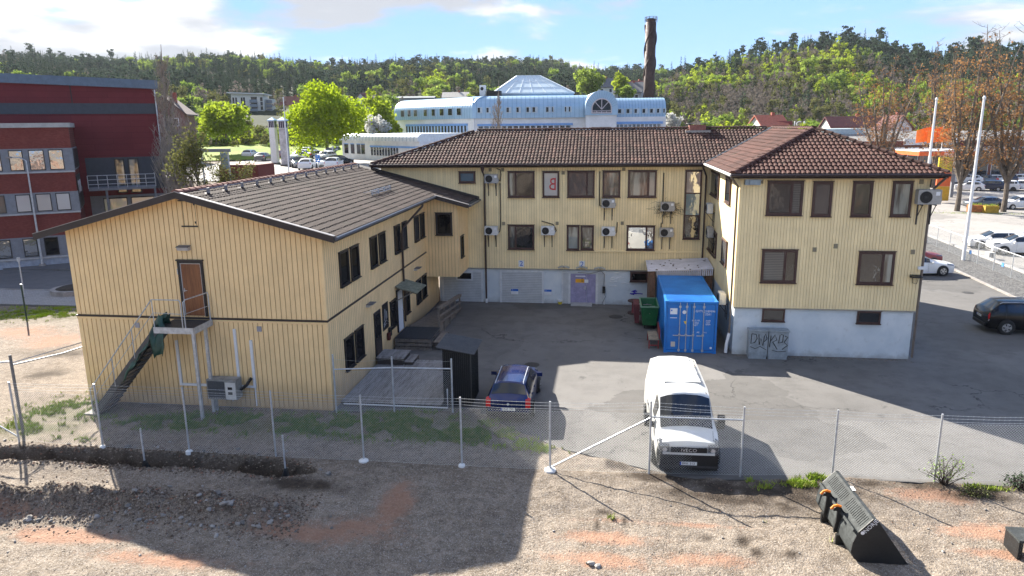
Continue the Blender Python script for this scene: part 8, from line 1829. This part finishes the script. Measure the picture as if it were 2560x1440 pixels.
def columnar(name,label,pos,h,wd,seed,nb=130,leaf=None,nl=0,ls=.1,prof=None,mat=None):
    r=random.Random(seed); t_=thing(name,label,'tree',pos); m=MB(); P0=Vector(pos); tips=[]
    m.tube([P0,P0+Vector((r.gauss(0,.1),r.gauss(0,.1),h*.5)),P0+Vector((r.gauss(0,.15),r.gauss(0,.15),h*.97))],[h*.012,h*.007,.02],6,False)
    for k in range(nb):
        q=.06+.9*r.random()**.9; pr=(prof or (lambda q:math.sin(math.pi*min(1,q*.9+.12))**.8))(q); a=r.random()*6.28; rad=wd*pr*r.uniform(.5,1.1); L=rad*r.uniform(1.9,2.8)
        b=P0+Vector((0,0,h*q*.9)); d=Vector((math.cos(a),math.sin(a),0)); e=b+d*rad+Vector((0,0,L)); 
        if e.z>P0.z+h: e.z=P0.z+h*r.uniform(.93,1.)
        md=b.lerp(e,.45)+d*rad*.22; rd=.012+.05*(1-q); m.tube([b,md,e],[rd,rd*.6,.008],4,False); tips.append((md,e))
        for _ in range(7):
            t0=(b.lerp(md,r.uniform(.4,1)) if r.random()<.4 else md.lerp(e,r.random())); a2=r.random()*6.28; l2=L*r.uniform(.12,.38); e2=t0+Vector((math.cos(a2)*l2*.45,math.sin(a2)*l2*.45,l2)); m.tube([t0,e2],[.020,.012],3,False); tips.append((t0,e2))
            for _ in range(2): t1=t0.lerp(e2,r.uniform(.2,.9)); a3=r.random()*6.28; l3=l2*r.uniform(.3,.6); m.tube([t1,t1+Vector((math.cos(a3)*l3*.6,math.sin(a3)*l3*.6,l3*.8))],[.014,.010],3,False)
    m.build('trunk',mat or PALEB,t_)
    if leaf:
        c=MB()
        for q in range(nl):
            a,b=r.choice(tips); p=a.lerp(b,r.uniform(0,1.1))+Vector((r.gauss(0,ls*2),r.gauss(0,ls*2),r.gauss(0,ls*2))); card(c,p,ls,r)
        c.build('crown',leaf,t_)
    return t_
DKB=M('dark_bark',(.13,.105,.085),.9,var=.35,k='obj',scale=2)
def multistem(name,label,pos,h,wd,seed,nst=6,leaf=None,nl=0,ls=.1):
    r=random.Random(seed); t_=thing(name,label,'tree',pos); m=MB(); P0=Vector(pos); tips=[]; fk=P0+Vector((0,0,h*.16))
    m.tube([P0-Vector((0,0,.2)),P0+Vector((.05,0,h*.08)),fk],[h*.0155,h*.0125,h*.012],9,False)
    for s in range(nst):
        a=6.28*s/nst+r.gauss(0,.3); rr_=wd*r.uniform(.3,.9); hs=h*r.uniform(.72,1.); d=Vector((math.cos(a),math.sin(a),0)); pts_=[fk]; 
        for k in range(1,9): q=k/8; pts_.append(fk+d*rr_*(q**.7)+Vector((r.gauss(0,.12),r.gauss(0,.12),(hs-h*.16)*q)))
        m.tube(pts_,[h*.011*(1-.93*k/8)+.008 for k in range(9)],5,False)
        for k in range(46):
            q=r.uniform(.05,1.0)*8; i=min(7,int(q)); b=pts_[i].lerp(pts_[i+1],q-i); a2=r.random()*6.28; L=wd*(.75-.55*q/8)*r.uniform(.5,1.2); el=r.uniform(.15,.9); e=b+Vector((math.cos(a2)*L,math.sin(a2)*L,L*el)); md=b.lerp(e,.5)+Vector((0,0,-L*.06)); m.tube([b,md,e],[.035*(1-.6*q/8),.02,.008],4,False); tips.append((md,e))
            for _ in range(6):
                t0=b.lerp(e,r.uniform(.25,1)); a3=r.random()*6.28; l2=L*r.uniform(.18,.45); e2=t0+Vector((math.cos(a3)*l2,math.sin(a3)*l2,l2*r.uniform(0,.9))); m.tube([t0,e2],[.012,.006],3,False); tips.append((t0,e2))
    m.build('trunk',DKB,t_); c=MB(); z1=P0.z+h
    for q in range(nl):
        a,b=r.choice(tips); p=a.lerp(b,r.uniform(.2,1.1))+Vector((r.gauss(0,.12),r.gauss(0,.12),r.gauss(0,.12)))
        if r.random()<max(0,((p.z-P0.z)/h-.55)*2.4): continue
        card(c,p,ls*r.uniform(.7,1.3),r)
    c.build('crown',leaf,t_); return t_
PALEB=M('pale_bark',(.29,.25,.21),.9,var=.3,k='obj',scale=2)
def treeat(px,ybase,D): p=WD(px,ybase,D); return Vector((p.x,p.y,p.z))
p=treeat(818,372,118); leafy_tree('maple_tree','big round bright yellow-green tree left of the white building',p,WD(818,224,118).z-p.z,5.2,leafmat('maple_leaf',(.11,.20,.01),(.36,.44,.02),.5),11,95,130,.24,.05)
p=treeat(565,345,150); leafy_tree('willow_tree','broad yellow-green tree left of the apartment block',p,WD(565,250,150).z-p.z,4.4,LYM,12,60,70,.36,.05)
p=treeat(935,350,135); leafy_tree('birch_tree','upright fresh green tree left of the white side wing',p,WD(935,235,135).z-p.z,3.0,LYM,13,40,60,.3,.05)
p=treeat(965,345,132); leafy_tree('birch_tree','smaller green tree close to the white side wing corner',p,WD(965,262,132).z-p.z,2.2,LYM,14,30,50,.3,.05)
p=treeat(945,336,128); leafy_tree('blossom_tree','small white blossoming tree above the low white building',p,WD(945,290,128).z-p.z,2.2,WHB,15,26,60,.2,.05)
p=treeat(1685,315,140); leafy_tree('blossom_tree','pale blossoming bush at the right end of the white building',p,WD(1685,282,140).z-p.z,2.0,WHB,16,22,40,.22,.05)
p=treeat(1470,240,250); leafy_tree('oak_tree','round mid-green tree above the white building roof',p,WD(1470,175,250).z-p.z,4.8,LGM,17,45,55,.5,.1)
p=treeat(1552,235,260); leafy_tree('oak_tree','round yellowish tree left of the chimney',p,WD(1552,186,260).z-p.z,3.2,LYM,18,34,45,.5,.1)
p=treeat(1565,245,240); leafy_tree('oak_tree','round dark green tree below the yellowish one',p,WD(1565,215,240).z-p.z,2.6,LGM,19,30,45,.42,.05)
p=treeat(650,440,66); leafy_tree('forsythia_bush','small bright yellow-green bush behind the annex ridge',p,WD(650,425,66).z-p.z+.3,.75,leafmat('forsythia',(.30,.32,.01),(.42,.42,.015),.4),20,24,50,.09,.0)
for k,(x,yt,D,wd) in enumerate(((1780,280,180,2.6),(1810,285,185,2.2),(1850,268,190,2.0),(1730,300,170,2.4),(1880,285,178,2.4),(2010,293,170,2.8),(1965,300,178,2.3))):
    p=WD(x,318,D); p.z=0; leafy_tree('birch_tree','young green birch behind the main ridge, '+ordw[k]+' of the row from the left' if False else f'young green birch {("beside the roof chimney","right of the roof chimney","slender and tall above the ridge","left of the roof chimney at the blossom bush","near the bright red roof","right of the dark roof sign","behind the dark roof sign")[k]}',p,WD(x,yt,D).z,wd,LYM if k%2 else LGM,30+k,26,45,.32,.1)
p=Vector((WD(440,480,70).x,WD(440,480,70).y,1.0)); columnar('bare_poplar','tall slender leafless poplar beside the red building',p,WD(437,96,70).z-1,1.9,40,230,OLVM,300,.06,prof=lambda q:.22+.85*(1-q)**1.3)
p=Vector((WD(455,480,66).x,WD(455,480,66).y,.8)); columnar('bare_tree','bushy leafless tree with fine twigs left of the annex roof',p,WD(455,290,66).z-.8,2.0,41,90,OLVM,250,.06,prof=lambda q:.4+.6*(1-q))
p=Vector((WD(520,470,60).x,WD(520,470,60).y,.8)); bare_tree('budding_tree','small budding tree behind the annex roof edge',p,WD(520,320,60).z-.8,42,OLVM,2600,.10,depth=5,spread=.55,up=.4,split=.2)
p=Vector((WD(585,470,58).x,WD(585,470,58).y,.8)); bare_tree('budding_tree','dense budding shrub in front of the dark red shed',p,WD(585,385,58).z-.8,43,OLVM,2200,.08,depth=5,spread=.7,up=.25,split=.2)
p=Vector((WD(625,352,150).x,WD(625,352,150).y,WD(625,345,150).z)); bare_tree('bare_tree','low spreading leafless tree on the grass slope',p,WD(625,303,150).z-p.z,44,OLVM,500,.14,depth=5,spread=.8,up=.2,split=.2)
p=Vector((WD(1246,340,78).x,WD(1246,340,78).y,2)); columnar('bare_poplar','narrow leafless tree standing behind the main roof ridge',p,WD(1244,190,78).z-2,.85,45,110)
for k,(x,yb,yt,sd,nl) in enumerate(((2392,528,62,51,2600),(2508,530,52,52,2600),(2195,470,120,53,2200),(2330,470,85,54,1800))):
    p=G(x,yb); multistem('budding_maple',('tall tree with rusty orange buds, trunk left of the planters','tall tree with rusty orange buds, trunk right of the planters','wide rusty budding tree rising behind the roof hip','rusty budding tree behind the left white flagpole')[k],p,WY(x,yt,p.y).z,(5.2,5.4,6.2,4.4)[k],sd,7,ORB,int(nl*2.1),.12)
bx_=G(2470,545); m=MB()
grass('grass',[((2400,533),6,1.2,900),((2520,535),6,1.2,900)],GRM,'strip of grass under the bare trees at the planters',.06,.2,9)

# ---------------------------------------------------------------- haze in the valley air
m=MB(); m.box(-3100,3100,-700,3300,-3,150)
hz=m.build('haze',None); hz['kind']='stuff'; hz['label']='pale valley haze'
hm=bpy.data.materials.new('haze'); hm.use_nodes=True; ht=hm.node_tree; ht.nodes.clear(); pv_=ht.nodes.new('ShaderNodeVolumePrincipled'); ho=ht.nodes.new('ShaderNodeOutputMaterial'); ht.links.new(pv_.outputs[0],ho.inputs['Volume'])
pv_.inputs['Color'].default_value=(.86,.92,1,1); pv_.inputs['Density'].default_value=.00008; pv_.inputs['Anisotropy'].default_value=.05
hz.data.materials.clear(); hz.data.materials.append(hm)
